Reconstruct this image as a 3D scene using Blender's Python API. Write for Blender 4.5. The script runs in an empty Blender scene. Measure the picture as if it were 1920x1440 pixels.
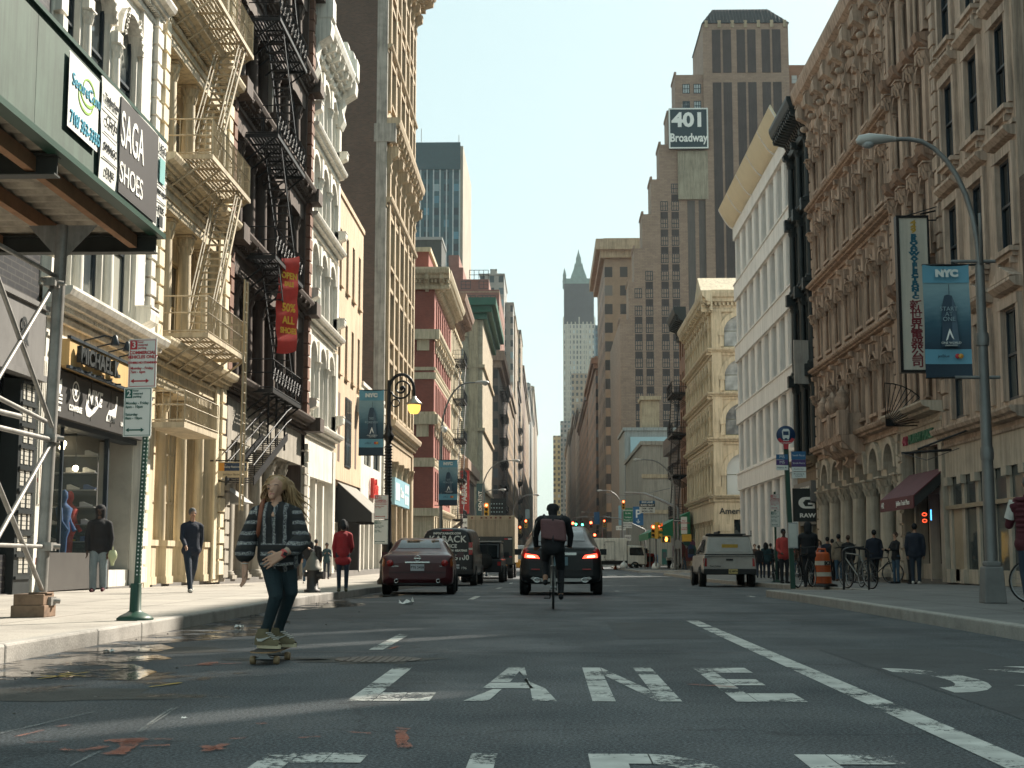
import bpy, bmesh, math, random
from mathutils import Vector, Matrix
from math import sin, cos, pi, radians as RAD
rnd = random.Random(7)
S = bpy.context.scene
COL = S.collection
# ---------------------------------------------------------------- camera
cd = bpy.data.cameras.new('camera'); cam = bpy.data.objects.new('camera', cd); COL.objects.link(cam)
cd.sensor_width = 36; cd.lens = 50; cd.clip_start = .1; cd.clip_end = 6000
cam.location = (0, 0, .85); cam.rotation_euler = (RAD(90 + 6.9486), 0, RAD(1.45))
cd.dof.use_dof = True; cd.dof.focus_distance = 13; cd.dof.aperture_fstop = 11
S.camera = cam
# ---------------------------------------------------------------- sky and sun
SUN_EL, SUN_AZ = 40, 40          # elevation; azimuth clockwise from the street's own direction
w = bpy.data.worlds.new('World'); S.world = w; w.use_nodes = True
nt = w.node_tree; bg = nt.nodes['Background']
sky = nt.nodes.new('ShaderNodeTexSky'); sky.sky_type = 'NISHITA'; sky.sun_disc = False
sky.sun_elevation = RAD(SUN_EL); sky.sun_rotation = RAD(SUN_AZ); sky.dust_density = 2.5; sky.air_density = 1.0; sky.ozone_density = .6
mx = nt.nodes.new('ShaderNodeMix'); mx.data_type = 'RGBA'; mx.inputs[0].default_value = .66
nt.links.new(sky.outputs[0], mx.inputs[6]); mx.inputs[7].default_value = (5.1, 6.9, 6.5, 1)
nt.links.new(mx.outputs[2], bg.inputs[0]); bg.inputs[1].default_value = .058
sl = bpy.data.lights.new('sun', 'SUN'); sl.energy = 5.0; sl.angle = RAD(1.0); sl.color = (1, .91, .78)
so = bpy.data.objects.new('sun', sl); COL.objects.link(so)
sd = Vector((sin(RAD(SUN_AZ)) * cos(RAD(SUN_EL)), cos(RAD(SUN_AZ)) * cos(RAD(SUN_EL)), sin(RAD(SUN_EL))))
so.rotation_euler = sd.to_track_quat('Z', 'Y').to_euler(); so.location = (30, 60, 80)
S.view_settings.view_transform = 'Standard'; S.view_settings.look = 'None'
S.view_settings.exposure = 1.34; S.view_settings.gamma = 1
S.cycles.max_bounces = 10; S.cycles.diffuse_bounces = 6; S.cycles.glossy_bounces = 3
S.cycles.volume_bounces = 0; S.cycles.use_denoising = True
S.cycles.caustics_reflective = False; S.cycles.caustics_refractive = False

# ---------------------------------------------------------------- materials
MATS = {}
def _nodes(name):
    m = bpy.data.materials.new(name); m.use_nodes = True
    t = m.node_tree; return m, t, t.nodes['Principled BSDF']
def N(t, kind, **kw):
    n = t.nodes.new(kind)
    for k, v in kw.items():
        if k in n.inputs: n.inputs[k].default_value = v
        else: setattr(n, k, v)
    return n
def ramp(t, fac, stops):
    r = t.nodes.new('ShaderNodeValToRGB'); e = r.color_ramp.elements
    while len(e) < len(stops): e.new(.5)
    for k, (p, c) in enumerate(stops): e[k].position = p; e[k].color = (*c, 1) if len(c) == 3 else c
    t.links.new(fac, r.inputs[0]); return r
def mul(c, k): return tuple(min(1, x * k) for x in c)
def mat(name, col, rough=.7, metal=0, vary=.22, scale=1.3, bump=0., streak=0., emit=None, spec=.4, fine=0., coat=0.):
    """plain material with blotches, vertical rain streaks and bump"""
    if name in MATS: return MATS[name]
    m, t, p = _nodes(name)
    p.inputs['Roughness'].default_value = rough; p.inputs['Metallic'].default_value = metal
    p.inputs['Specular IOR Level'].default_value = spec; p.inputs['Coat Weight'].default_value = coat
    p.inputs['Base Color'].default_value = (*col, 1)
    if vary or streak:
        tc = N(t, 'ShaderNodeTexCoord'); n = N(t, 'ShaderNodeTexNoise', Scale=scale, Detail=5, Roughness=.65)
        t.links.new(tc.outputs['Object'], n.inputs['Vector'])
        r = ramp(t, n.outputs[0], [(.28, mul(col, 1 - vary)), (.52, col), (.78, mul(col, 1 + vary * .6))])
        out = r.outputs[0]
        if streak:
            mp = N(t, 'ShaderNodeMapping'); mp.inputs['Scale'].default_value = (2.6, 2.6, .16)
            t.links.new(tc.outputs['Object'], mp.inputs[0])
            n2 = N(t, 'ShaderNodeTexNoise', Scale=2.2, Detail=6, Roughness=.7); t.links.new(mp.outputs[0], n2.inputs['Vector'])
            r2 = ramp(t, n2.outputs[0], [(.36, (1 - streak,) * 3), (.56, (1, 1, 1))])
            mm = N(t, 'ShaderNodeMix', data_type='RGBA', blend_type='MULTIPLY'); mm.inputs[0].default_value = 1
            t.links.new(out, mm.inputs[6]); t.links.new(r2.outputs[0], mm.inputs[7]); out = mm.outputs[2]
        if fine:
            n3 = N(t, 'ShaderNodeTexNoise', Scale=60, Detail=3); t.links.new(tc.outputs['Object'], n3.inputs['Vector'])
            r3 = ramp(t, n3.outputs[0], [(.3, (1 - fine,) * 3), (.7, (1, 1, 1))])
            mm = N(t, 'ShaderNodeMix', data_type='RGBA', blend_type='MULTIPLY'); mm.inputs[0].default_value = 1
            t.links.new(out, mm.inputs[6]); t.links.new(r3.outputs[0], mm.inputs[7]); out = mm.outputs[2]
        t.links.new(out, p.inputs['Base Color'])
        if bump:
            n4 = N(t, 'ShaderNodeTexNoise', Scale=scale * 14, Detail=4); t.links.new(tc.outputs['Object'], n4.inputs['Vector'])
            b = N(t, 'ShaderNodeBump', Strength=bump, Distance=.03); t.links.new(n4.outputs[0], b.inputs['Height']); t.links.new(b.outputs[0], p.inputs['Normal'])
    if emit: p.inputs['Emission Color'].default_value = (*emit[0], 1); p.inputs['Emission Strength'].default_value = emit[1]
    MATS[name] = m; return m
def brick(name, c1, c2, mortar, bw=.22, bh=.075, ax='xz', rough=.85, mort=.012, streak=.25):
    if name in MATS: return MATS[name]
    m, t, p = _nodes(name); p.inputs['Roughness'].default_value = rough
    tc = N(t, 'ShaderNodeTexCoord'); sx = N(t, 'ShaderNodeSeparateXYZ'); cx = N(t, 'ShaderNodeCombineXYZ')
    t.links.new(tc.outputs['Object'], sx.inputs[0])
    if ax == 'xz':      # x and y together, so that the courses run round corners
        ad = N(t, 'ShaderNodeMath', operation='ADD'); t.links.new(sx.outputs[0], ad.inputs[0]); t.links.new(sx.outputs[1], ad.inputs[1])
        t.links.new(ad.outputs[0], cx.inputs[0]); t.links.new(sx.outputs[2], cx.inputs[1])
    else:
        t.links.new(sx.outputs[0], cx.inputs[0]); t.links.new(sx.outputs[1], cx.inputs[1])
    b = N(t, 'ShaderNodeTexBrick', Scale=1); b.inputs['Brick Width'].default_value = bw; b.inputs['Row Height'].default_value = bh
    b.inputs['Mortar Size'].default_value = mort; b.inputs['Color1'].default_value = (*c1, 1); b.inputs['Color2'].default_value = (*c2, 1); b.inputs['Mortar'].default_value = (*mortar, 1)
    t.links.new(cx.outputs[0], b.inputs['Vector'])
    n = N(t, 'ShaderNodeTexNoise', Scale=.5, Detail=6, Roughness=.7); t.links.new(tc.outputs['Object'], n.inputs['Vector'])
    r = ramp(t, n.outputs[0], [(.3, (1 - streak,) * 3), (.65, (1.0, 1.0, 1.0))])
    mm = N(t, 'ShaderNodeMix', data_type='RGBA', blend_type='MULTIPLY'); mm.inputs[0].default_value = 1
    t.links.new(b.outputs[0], mm.inputs[6]); t.links.new(r.outputs[0], mm.inputs[7]); t.links.new(mm.outputs[2], p.inputs['Base Color'])
    MATS[name] = m; return m
def glass_mat(name, dark, pale, prob=.5, rough=.06):
    """window pane: a dark room behind glass, some panes with a drawn blind (per window)"""
    if name in MATS: return MATS[name]
    m, t, p = _nodes(name); p.inputs['Roughness'].default_value = rough; p.inputs['Specular IOR Level'].default_value = .5
    oi = N(t, 'ShaderNodeObjectInfo'); tc = N(t, 'ShaderNodeTexCoord')
    n = N(t, 'ShaderNodeTexNoise', Scale=1.1, Detail=3); t.links.new(tc.outputs['Object'], n.inputs['Vector'])
    ad = N(t, 'ShaderNodeMath', operation='MULTIPLY_ADD'); ad.inputs[1].default_value = .5
    t.links.new(n.outputs[0], ad.inputs[0]); t.links.new(oi.outputs['Random'], ad.inputs[2])
    r = ramp(t, ad.outputs[0], [(.2, dark), (min(.98, .25 + prob), mul(dark, 1.6)), (1, pale)])
    t.links.new(r.outputs[0], p.inputs['Base Color'])
    nb = N(t, 'ShaderNodeTexNoise', Scale=.9, Detail=2); t.links.new(tc.outputs['Object'], nb.inputs['Vector'])
    b = N(t, 'ShaderNodeBump', Strength=.12, Distance=.05); t.links.new(nb.outputs[0], b.inputs['Height']); t.links.new(b.outputs[0], p.inputs['Normal'])
    MATS[name] = m; return m

# ---------------------------------------------------------------- mesh builder
class MB:
    def __init__(s, fr=None): s.v = []; s.f = []; s.mi = []; s.sm = []; s.fr = fr; s.m = 0; s.cuts = []
    def cut(s): s.cuts.append((len(s.v), len(s.f)))      # what comes next is a piece of its own
    def put(s, pts, faces, smooth=False):
        o = len(s.v); s.v += [(s.fr @ Vector(p)) if s.fr is not None else Vector(p) for p in pts]
        for f in faces: s.f.append([i + o for i in f]); s.mi.append(s.m); s.sm.append(smooth)
    def hexa(s, p): s.put(p, [(0, 3, 2, 1), (4, 5, 6, 7), (0, 1, 5, 4), (1, 2, 6, 5), (2, 3, 7, 6), (3, 0, 4, 7)])
    def box(s, x0, x1, y0, y1, z0, z1):
        s.hexa([(x0, y0, z0), (x1, y0, z0), (x1, y1, z0), (x0, y1, z0), (x0, y0, z1), (x1, y0, z1), (x1, y1, z1), (x0, y1, z1)])
    def fb(s, u0, u1, d0, d1, z0, z1): s.box(u0, u1, -d1, -d0, z0, z1)     # facade box: d = out of the wall
    def quad(s, *p): s.put(p, [(0, 1, 2, 3)])
    def prism(s, poly, axis, a0, a1):
        """extrude a 2D polygon along axis 'x' (poly = y,z), 'y' (x,z) or 'z' (x,y)"""
        n = len(poly)
        if axis == 'x': P = [(a0, y, z) for y, z in poly] + [(a1, y, z) for y, z in poly]
        elif axis == 'y': P = [(x, a0, z) for x, z in poly] + [(x, a1, z) for x, z in poly]
        else: P = [(x, y, a0) for x, y in poly] + [(x, y, a1) for x, y in poly]
        s.put(P, [tuple(range(n - 1, -1, -1)), tuple(range(n, 2 * n))] + [(i, (i + 1) % n, n + (i + 1) % n, n + i) for i in range(n)])
    def moulding(s, u0, u1, prof): s.prism([(-d, z) for d, z in prof], 'x', u0, u1)
    def tube(s, path, r, n=8, smooth=True, cap=True, r2=None):
        path = [Vector(p) for p in path]; k = len(path); rings = []
        rs = r if isinstance(r, (list, tuple)) else [r + (r2 - r) * i / max(1, k - 1) if r2 is not None else r for i in range(k)]
        a = None
        for i, p in enumerate(path):
            d = (path[min(i + 1, k - 1)] - path[max(i - 1, 0)]).normalized()
            if a is None: a = d.orthogonal().normalized()
            a = (a - d * a.dot(d)); a = a.normalized() if a.length > 1e-6 else d.orthogonal().normalized()
            b = d.cross(a)
            rings += [p + (a * cos(2 * pi * j / n + pi / n) + b * sin(2 * pi * j / n + pi / n)) * rs[i] for j in range(n)]
        F = [(i * n + j, i * n + (j + 1) % n, (i + 1) * n + (j + 1) % n, (i + 1) * n + j) for i in range(k - 1) for j in range(n)]
        s.put(rings, F, smooth)
        if cap: s.put(rings[:n], [tuple(range(n - 1, -1, -1))]); s.put(rings[-n:], [tuple(range(n))])
    def bar(s, a, b, t=.03): s.tube([a, b], t * .7071, 4, smooth=False)
    def lathe(s, prof, c=(0, 0, 0), n=12, smooth=True, a0=0, a1=2 * pi, cap=True):
        full = abs(a1 - a0 - 2 * pi) < 1e-4; k = n if full else n + 1
        P = [(c[0] + r * cos(a0 + (a1 - a0) * j / n), c[1] + r * sin(a0 + (a1 - a0) * j / n), c[2] + z) for r, z in prof for j in range(k)]
        F = []
        for i in range(len(prof) - 1):
            for j in range(n): F.append((i * k + j, i * k + (j + 1) % k, (i + 1) * k + (j + 1) % k, (i + 1) * k + j))
        s.put(P, F, smooth)
        if full and cap: s.put(P[:k], [tuple(range(k - 1, -1, -1))]); s.put(P[-k:], [tuple(range(k))])
    def ball(s, c, r, n=10, sc=(1, 1, 1)):
        pr = [(sin(pi * i / (n // 2 + 2)), -cos(pi * i / (n // 2 + 2))) for i in range(n // 2 + 3)]
        P = [(c[0] + r * sc[0] * a * cos(2 * pi * j / n), c[1] + r * sc[1] * a * sin(2 * pi * j / n), c[2] + r * sc[2] * b) for a, b in pr for j in range(n)]
        s.put(P, [(i * n + j, i * n + (j + 1) % n, (i + 1) * n + (j + 1) % n, (i + 1) * n + j) for i in range(len(pr) - 1) for j in range(n)], True)
    def grid(s, fn, nu, nv, smooth=True):
        P = [fn(i / nu, j / nv) for j in range(nv + 1) for i in range(nu + 1)]
        s.put(P, [(j * (nu + 1) + i, j * (nu + 1) + i + 1, (j + 1) * (nu + 1) + i + 1, (j + 1) * (nu + 1) + i) for j in range(nv) for i in range(nu)], smooth)
    def mesh(s, name, mats):
        me = bpy.data.meshes.new(name); me.from_pydata([tuple(v) for v in s.v], [], s.f)
        if not isinstance(mats, (list, tuple)): mats = [mats]
        for m in mats: me.materials.append(m)
        if len(mats) > 1: me.polygons.foreach_set('material_index', s.mi)
        me.polygons.foreach_set('use_smooth', s.sm); me.update(); return me
    def build(s, name, mats, parent=None):
        if not s.cuts: return link(name, s.mesh(name, mats), parent)
        c = [(0, 0)] + s.cuts + [(len(s.v), len(s.f))]; o = None
        for (v0, f0), (v1, f1) in zip(c, c[1:]):
            if f1 == f0: continue
            q = MB(); q.v = s.v[v0:v1]; q.f = [[i - v0 for i in f] for f in s.f[f0:f1]]; q.mi = s.mi[f0:f1]; q.sm = s.sm[f0:f1]
            o = link(name, q.mesh(name, mats), parent)
        return o
def link(name, me, parent=None, loc=None, rz=None):
    o = bpy.data.objects.new(name, me); COL.objects.link(o); o.parent = parent
    if loc is not None: o.location = loc
    if rz is not None: o.rotation_euler = (0, 0, rz)
    return o
def tag(o, label, cat, group=None):
    o['label'] = label; o['category'] = cat
    if group: o['group'] = group
    return o
def thing(name, label, cat, loc=(0, 0, 0), rz=0, group=None): return tag(link(name, None, None, loc, rz), label, cat, group)
def kids(o): return [c for c in bpy.data.objects if c.parent == o]
def dup(o, loc, rz=0, label=None, group=None, _p=None):
    c = o.copy(); COL.objects.link(c)
    if _p is not None: c.parent = _p
    else:
        c.location = loc; c.rotation_euler = (0, 0, rz)
        if label: c['label'] = label
        if group: c['group'] = group
    for k in o.children: dup(k, None, _p=c)
    return c
def struct(o, kind='structure'): o['kind'] = kind; return o
def bevel(o, w=.01, seg=2):
    m = o.modifiers.new('bevel', 'BEVEL'); m.width = w; m.segments = seg; m.limit_method = 'ANGLE'; m.angle_limit = RAD(40); return o
def subs(o, n=2):
    m = o.modifiers.new('sub', 'SUBSURF'); m.levels = n; m.render_levels = n; return o
def text(name, s, size, m, loc, rot, parent=None, ext=.004, xs=1., align='CENTER', bold=0., spacing=1., shear=0., line=1.):
    c = bpy.data.curves.new(name, 'FONT'); c.body = s; c.size = size; c.extrude = ext; c.align_x = align; c.align_y = 'CENTER'
    c.offset = bold; c.space_character = spacing; c.shear = shear; c.space_line = line; c.resolution_u = 3
    t = bpy.data.objects.new('t', c); me = bpy.data.meshes.new_from_object(t)
    bpy.data.objects.remove(t); bpy.data.curves.remove(c); me.materials.clear(); me.materials.append(m); me.name = name
    if xs != 1: me.transform(Matrix.Diagonal((xs, 1, 1, 1)))
    o = link(name, me, parent, loc); o.rotation_euler = rot; return o
XL, XR, KL, KR, SW = -10.25, 12.2, -4.4, 4.85, .15
def GZ(y):     # the street falls away gently ahead
    t = min(1, max(0, (y - 24) / 44)); return -.27 * (t * t * (3 - 2 * t))
FACE = (RAD(90), 0, 0)                      # text facing the camera side (-Y)
# ================================================================ ground
def asphalt():
    m, t, p = _nodes('asphalt')
    tc = N(t, 'ShaderNodeTexCoord')
    def noise(sc, det, vec=None, rg=.6):
        n = N(t, 'ShaderNodeTexNoise', Scale=sc, Detail=det, Roughness=rg); t.links.new(vec or tc.outputs['Object'], n.inputs['Vector']); return n.outputs[0]
    mp = N(t, 'ShaderNodeMapping'); mp.inputs['Scale'].default_value = (1, .12, 1); t.links.new(tc.outputs['Object'], mp.inputs[0])
    a = ramp(t, noise(.35, 6), [(.3, (.042, .050, .058)), (.55, (.060, .068, .076)), (.75, (.086, .092, .098))])
    st = ramp(t, noise(1.1, 5, mp.outputs[0]), [(.35, (.72,) * 3), (.6, (1, 1, 1)), (.8, (1.12, 1.1, 1.06))])
    gr = ramp(t, noise(58, 3, None, .8), [(.40, (.3,) * 3), (.5, (.92,) * 3), (.58, (2.3, 2.25, 2.15))])
    o = a.outputs[0]
    for r in (st, gr):
        mm = N(t, 'ShaderNodeMix', data_type='RGBA', blend_type='MULTIPLY'); mm.inputs[0].default_value = 1
        t.links.new(o, mm.inputs[6]); t.links.new(r.outputs[0], mm.inputs[7]); o = mm.outputs[2]
    # cracks
    vo = N(t, 'ShaderNodeTexVoronoi', feature='DISTANCE_TO_EDGE', Scale=.22)
    wn = N(t, 'ShaderNodeTexNoise', Scale=1.2, Detail=4); t.links.new(tc.outputs['Object'], wn.inputs['Vector'])
    vm = N(t, 'ShaderNodeVectorMath', operation='MULTIPLY_ADD'); vm.inputs[1].default_value = (1.4, 1.4, 0)
    t.links.new(wn.outputs[1], vm.inputs[0]); t.links.new(tc.outputs['Object'], vm.inputs[2]); t.links.new(vm.outputs[0], vo.inputs['Vector'])
    cr = ramp(t, vo.outputs[0], [(0, (.45,) * 3), (.006, (1, 1, 1))])
    mm = N(t, 'ShaderNodeMix', data_type='RGBA', blend_type='MULTIPLY'); mm.inputs[0].default_value = .8
    t.links.new(o, mm.inputs[6]); t.links.new(cr.outputs[0], mm.inputs[7]); o = mm.outputs[2]
    t.links.new(o, p.inputs['Base Color'])
    rr = ramp(t, noise(.6, 5), [(.35, (.62,) * 3), (.7, (.9,) * 3)]); t.links.new(rr.outputs[0], p.inputs['Roughness'])
    p.inputs['Specular IOR Level'].default_value = .35
    b = N(t, 'ShaderNodeBump', Strength=.55, Distance=.012); t.links.new(noise(55, 4), b.inputs['Height']); t.links.new(b.outputs[0], p.inputs['Normal'])
    MATS['asphalt'] = m; return m
ASPH = asphalt()
def paving(name, col, jx, jy):
    m, t, p = _nodes(name); tc = N(t, 'ShaderNodeTexCoord')
    n = N(t, 'ShaderNodeTexNoise', Scale=.9, Detail=7, Roughness=.7); t.links.new(tc.outputs['Object'], n.inputs['Vector'])
    r = ramp(t, n.outputs[0], [(.3, mul(col, .72)), (.5, col), (.75, mul(col, 1.15))])
    b = N(t, 'ShaderNodeTexBrick', Scale=1, offset=0); b.inputs['Brick Width'].default_value = jx; b.inputs['Row Height'].default_value = jy
    b.inputs['Mortar Size'].default_value = .012; b.inputs['Color1'].default_value = (1, 1, 1, 1); b.inputs['Color2'].default_value = (.86, .86, .87, 1); b.inputs['Mortar'].default_value = (.28, .27, .26, 1)
    t.links.new(tc.outputs['Object'], b.inputs['Vector'])
    n2 = N(t, 'ShaderNodeTexNoise', Scale=45, Detail=3); t.links.new(tc.outputs['Object'], n2.inputs['Vector'])
    r2 = ramp(t, n2.outputs[0], [(.35, (.8,) * 3), (.6, (1, 1, 1))]); vo = N(t, 'ShaderNodeTexVoronoi', Scale=1.4); t.links.new(tc.outputs['Object'], vo.inputs['Vector'])
    gum = ramp(t, vo.outputs[0], [(.035, (.5,) * 3), (.05, (1, 1, 1))]); o = r.outputs[0]
    for q in (b.outputs[0], r2.outputs[0], gum.outputs[0]):
        mm = N(t, 'ShaderNodeMix', data_type='RGBA', blend_type='MULTIPLY'); mm.inputs[0].default_value = 1
        t.links.new(o, mm.inputs[6]); t.links.new(q, mm.inputs[7]); o = mm.outputs[2]
    t.links.new(o, p.inputs['Base Color']); p.inputs['Roughness'].default_value = .8; p.inputs['Specular IOR Level'].default_value = .3
    bu = N(t, 'ShaderNodeBump', Strength=.3, Distance=.01); t.links.new(n2.outputs[0], bu.inputs['Height']); t.links.new(bu.outputs[0], p.inputs['Normal'])
    return m
b = MB(); b.quad((-2500, -300, -.5), (2500, -300, -.5), (2500, 4000, -.5), (-2500, 4000, -.5)); struct(b.build('ground', mat('ground_tar', (.06, .06, .06), .9)))
b = MB(); ys_ = [-60, 0, 20] + [22 + 2 * i for i in range(26)] + [80, 200, 1500]
for y0, y1 in zip(ys_, ys_[1:]): b.quad((-14, y0, GZ(y0)), (60, y0, GZ(y0)), (60, y1, GZ(y1)), (-14, y1, GZ(y1)))
ROAD = struct(b.build('road', ASPH))
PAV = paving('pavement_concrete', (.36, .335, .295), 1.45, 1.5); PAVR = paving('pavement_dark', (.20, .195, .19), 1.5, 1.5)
KERB = mat('granite_kerb', (.36, .34, .31), .75, vary=.3, scale=3, fine=.3, bump=.2)
def walk(name, x0, x1, y0, y1, m, kerb_sides):
    """pavement slab with a granite kerb on the given sides"""
    k = .16
    a0 = x0 + (k if 'l' in kerb_sides else 0); a1 = x1 - (k if 'r' in kerb_sides else 0)
    c0 = y0 + (k if 'n' in kerb_sides else 0); c1 = y1 - (k if 'f' in kerb_sides else 0)
    b = MB(); ys_ = sorted({c0, c1} | {y for y in [22 + 2 * i for i in range(26)] if c0 < y < c1})
    for p, q_ in zip(ys_, ys_[1:]): b.hexa([(a0, p, -.5), (a1, p, -.5), (a1, q_, -.5), (a0, q_, -.5), (a0, p, SW + GZ(p)), (a1, p, SW + GZ(p)), (a1, q_, SW + GZ(q_)), (a0, q_, SW + GZ(q_))])
    struct(b.build(name, m))
    q = MB()
    def run(ax, s, e, lo, hi):
        while s < e - .05:
            g = min(rnd.choice((1.5, 1.8, 2.1, 2.4)), e - s)
            if ax == 'y': t0, t1 = SW + .004 + GZ(s), SW + .004 + GZ(s + g); q.hexa([(lo, s, -.5), (hi, s, -.5), (hi, s + g - .008, -.5), (lo, s + g - .008, -.5), (lo, s, t0), (hi, s, t0), (hi, s + g - .008, t1), (lo, s + g - .008, t1)])
            else: q.box(s, s + g - .008, lo, hi, -.5, SW + .004 + GZ(lo))
            s += g
    if 'r' in kerb_sides: run('y', y0, y1, a1, x1)
    if 'l' in kerb_sides: run('y', y0, y1, x0, a0)
    if 'n' in kerb_sides: run('x', a0, a1, y0, c0)
    if 'f' in kerb_sides: run('x', a0, a1, c1, y1)
    struct(bevel(q.build('kerb', KERB), .022))
walk('pavement', -12, KL, -10, 105, PAV, 'rf')
walk('pavement', -12, KL, 127, 700, PAV, 'rn')
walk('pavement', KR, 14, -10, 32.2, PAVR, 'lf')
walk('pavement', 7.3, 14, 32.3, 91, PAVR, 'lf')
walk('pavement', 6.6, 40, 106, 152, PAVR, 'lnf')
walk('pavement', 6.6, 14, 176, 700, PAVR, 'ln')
# ---- painted markings
def paint(name, col, hold, soft=0):
    m, t, p = _nodes(name); tc = N(t, 'ShaderNodeTexCoord')
    n = N(t, 'ShaderNodeTexNoise', Scale=26, Detail=8, Roughness=.75); t.links.new(tc.outputs['Object'], n.inputs['Vector'])
    n1 = N(t, 'ShaderNodeTexNoise', Scale=2.3, Detail=4); t.links.new(tc.outputs['Object'], n1.inputs['Vector'])
    ad = N(t, 'ShaderNodeMath', operation='ADD'); t.links.new(n.outputs[0], ad.inputs[0]); t.links.new(n1.outputs[0], ad.inputs[1])
    r = ramp(t, ad.outputs[0], [(hold - .03 - soft * .2, (0, 0, 0)), (hold + .05 + soft * .12, (1 - soft * .5,) * 3)])
    n2 = N(t, 'ShaderNodeTexNoise', Scale=5, Detail=5); t.links.new(tc.outputs['Object'], n2.inputs['Vector'])
    rc = ramp(t, n2.outputs[0], [(.3, mul(col, .62)), (.7, col)]); t.links.new(rc.outputs[0], p.inputs['Base Color'])
    p.inputs['Roughness'].default_value = .75; t.links.new(r.outputs[0], p.inputs['Alpha']); return m
WP = paint('road_paint_white', (.60, .59, .55), .92); WPW = paint('road_paint_worn', (.50, .49, .47), .99); CHK = paint('chalk_mark', (.42, .42, .40), .95, 1)
ORP = paint('road_spray_orange', (.60, .17, .09), 1.02, 1); YEP = paint('road_spray_yellow', (.55, .36, .06), .66)
def flat(polys, name, m, z=.004):
    b = MB()
    for p in polys: b.put([(x, y, z + GZ(y)) for x, y in p], [tuple(range(len(p)))])
    return b.build(name, m, ROAD)
def stripe(x0, x1, y0, y1): return [(x0, y0), (x1, y0), (x1, y1), (x0, y1)]
flat([stripe(1.85, 2.02, 3.0, 19.4)], 'lane_line', WP)
flat([stripe(-1.66, -1.53, 13.3, 16.0), stripe(-1.66, -1.53, 29.5, 32.5), stripe(-1.66, -1.53, 45, 48), stripe(-1.66, -1.53, 60, 63)], 'lane_line', WP)
flat([stripe(1.83, 1.97, 38, 40.5), stripe(1.83, 1.97, 62, 66), stripe(1.7, 3.3, 53, 53.7)], 'lane_line', WPW)
flat([stripe(4.52, 4.63, 5, 33)], 'edge_line', WP)
flat([stripe(-4.0, 6.8, 86, 87.2)] + [stripe(-4 + i * 1.1, -3.45 + i * 1.1, 88.2, 92) for i in range(10)], 'crosswalk', WPW)
def letter(ch, x0, x1, y0, y1, s=.30):
    """road lettering strokes; s = stroke width as a share of the width"""
    w = x1 - x0; h = y1 - y0; X = lambda a: x0 + a * w; Y = lambda a: y0 + a * h
    P = lambda *q: [(X(a), Y(b)) for a, b in q]
    R = lambda a, b, c, d: P((a, b), (c, b), (c, d), (a, d)); t = .2
    if ch == 'L': return [R(0, 0, s, 1), R(s + .012, 0, .63, t), R(.645, 0, 1, t)]
    if ch == 'A': return [P((0, 0), (.27, 0), (.37, .3), (.27, .3)), P((.13, .32), (.74, .32), (.66, .48), (.2, .48)), P((.2, .5), (.44, .5), (.52, .86), (.58, 1), (.36, 1)), P((.68, .5), (.87, .32), (1, 0), (.74, 0), (.7, .3), (.58, 1), (.52, .86))][:4]
    if ch == 'N': return [R(0, 0, .26, 1), R(.74, 0, 1, 1), P((.27, 1), (.27, .72), (.73, .0), (.73, .3))]
    if ch == 'E': return [R(0, 0, s, 1), R(s + .012, 0, 1, t), R(s + .012, .42, .8, .6), R(s + .012, .82, .6, 1), R(.61, .82, .95, 1)]
    if ch == 'I': return [R(.3, 0, .7, 1)]
    if ch == 'K': return [R(0, 0, .28, 1), P((.29, .38), (.72, 1), (1, 1), (.45, .38)), P((.29, .5), (.5, .62), (1, 0), (.68, 0))]
    if ch == 'S': return [R(0, 0, .9, t), R(.72, t, 1, .5), R(.05, .41, .95, .59), R(0, .59, .28, .85), R(.08, .82, 1, 1)]
    if ch in 'DUJ':
        n = 10; o = []
        for i in range(n):
            a, c = pi / 2 - pi * i / n, pi / 2 - pi * (i + 1) / n
            q = lambda A, k: (.45 + .55 * k * cos(A), .5 + .5 * (k if k == 1 else .64) * sin(A))
            o.append(P(q(a, 1), q(c, 1), q(c, .5), q(a, .5)))
        return o + ([R(0, 0, .28, 1), R(.28, .82, .46, 1), R(.28, 0, .46, .18)] if ch == 'D' else [])
    return []
L = []
for ch, a, b_ in (('L', -1.2, -.71), ('A', -.51, .05), ('N', .26, .79), ('E', 1.11, 1.53)): L += letter(ch, a, b_, 8.6, 11.2)
flat(L, 'lane_lettering', WP)
L = []
for ch, a, b_ in (('B', -1.22, -.76), ('I', -.42, -.14), ('D', .17, .74), ('E', 1.06, 1.5)):
    L += letter('I' if ch == 'I' else ('E' if ch in 'BE' else ch), a, b_, 4.7, 6.33)
flat(L, 'lane_lettering', WP)
L = letter('J', 2.2, 3.0, 9.2, 11.2) + [[(3.1, 9.75), (3.6, 9.75), (4.4, 8.6), (4.1, 8.6)], [(3.3, 11.1), (3.6, 11.1), (4.3, 9.9), (4.05, 9.9)]] + [[(3.55, 11.4), (3.75, 11.4), (4.5, 10.4), (4.3, 10.4)]]
flat(L, 'lane_lettering', WP)
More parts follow.
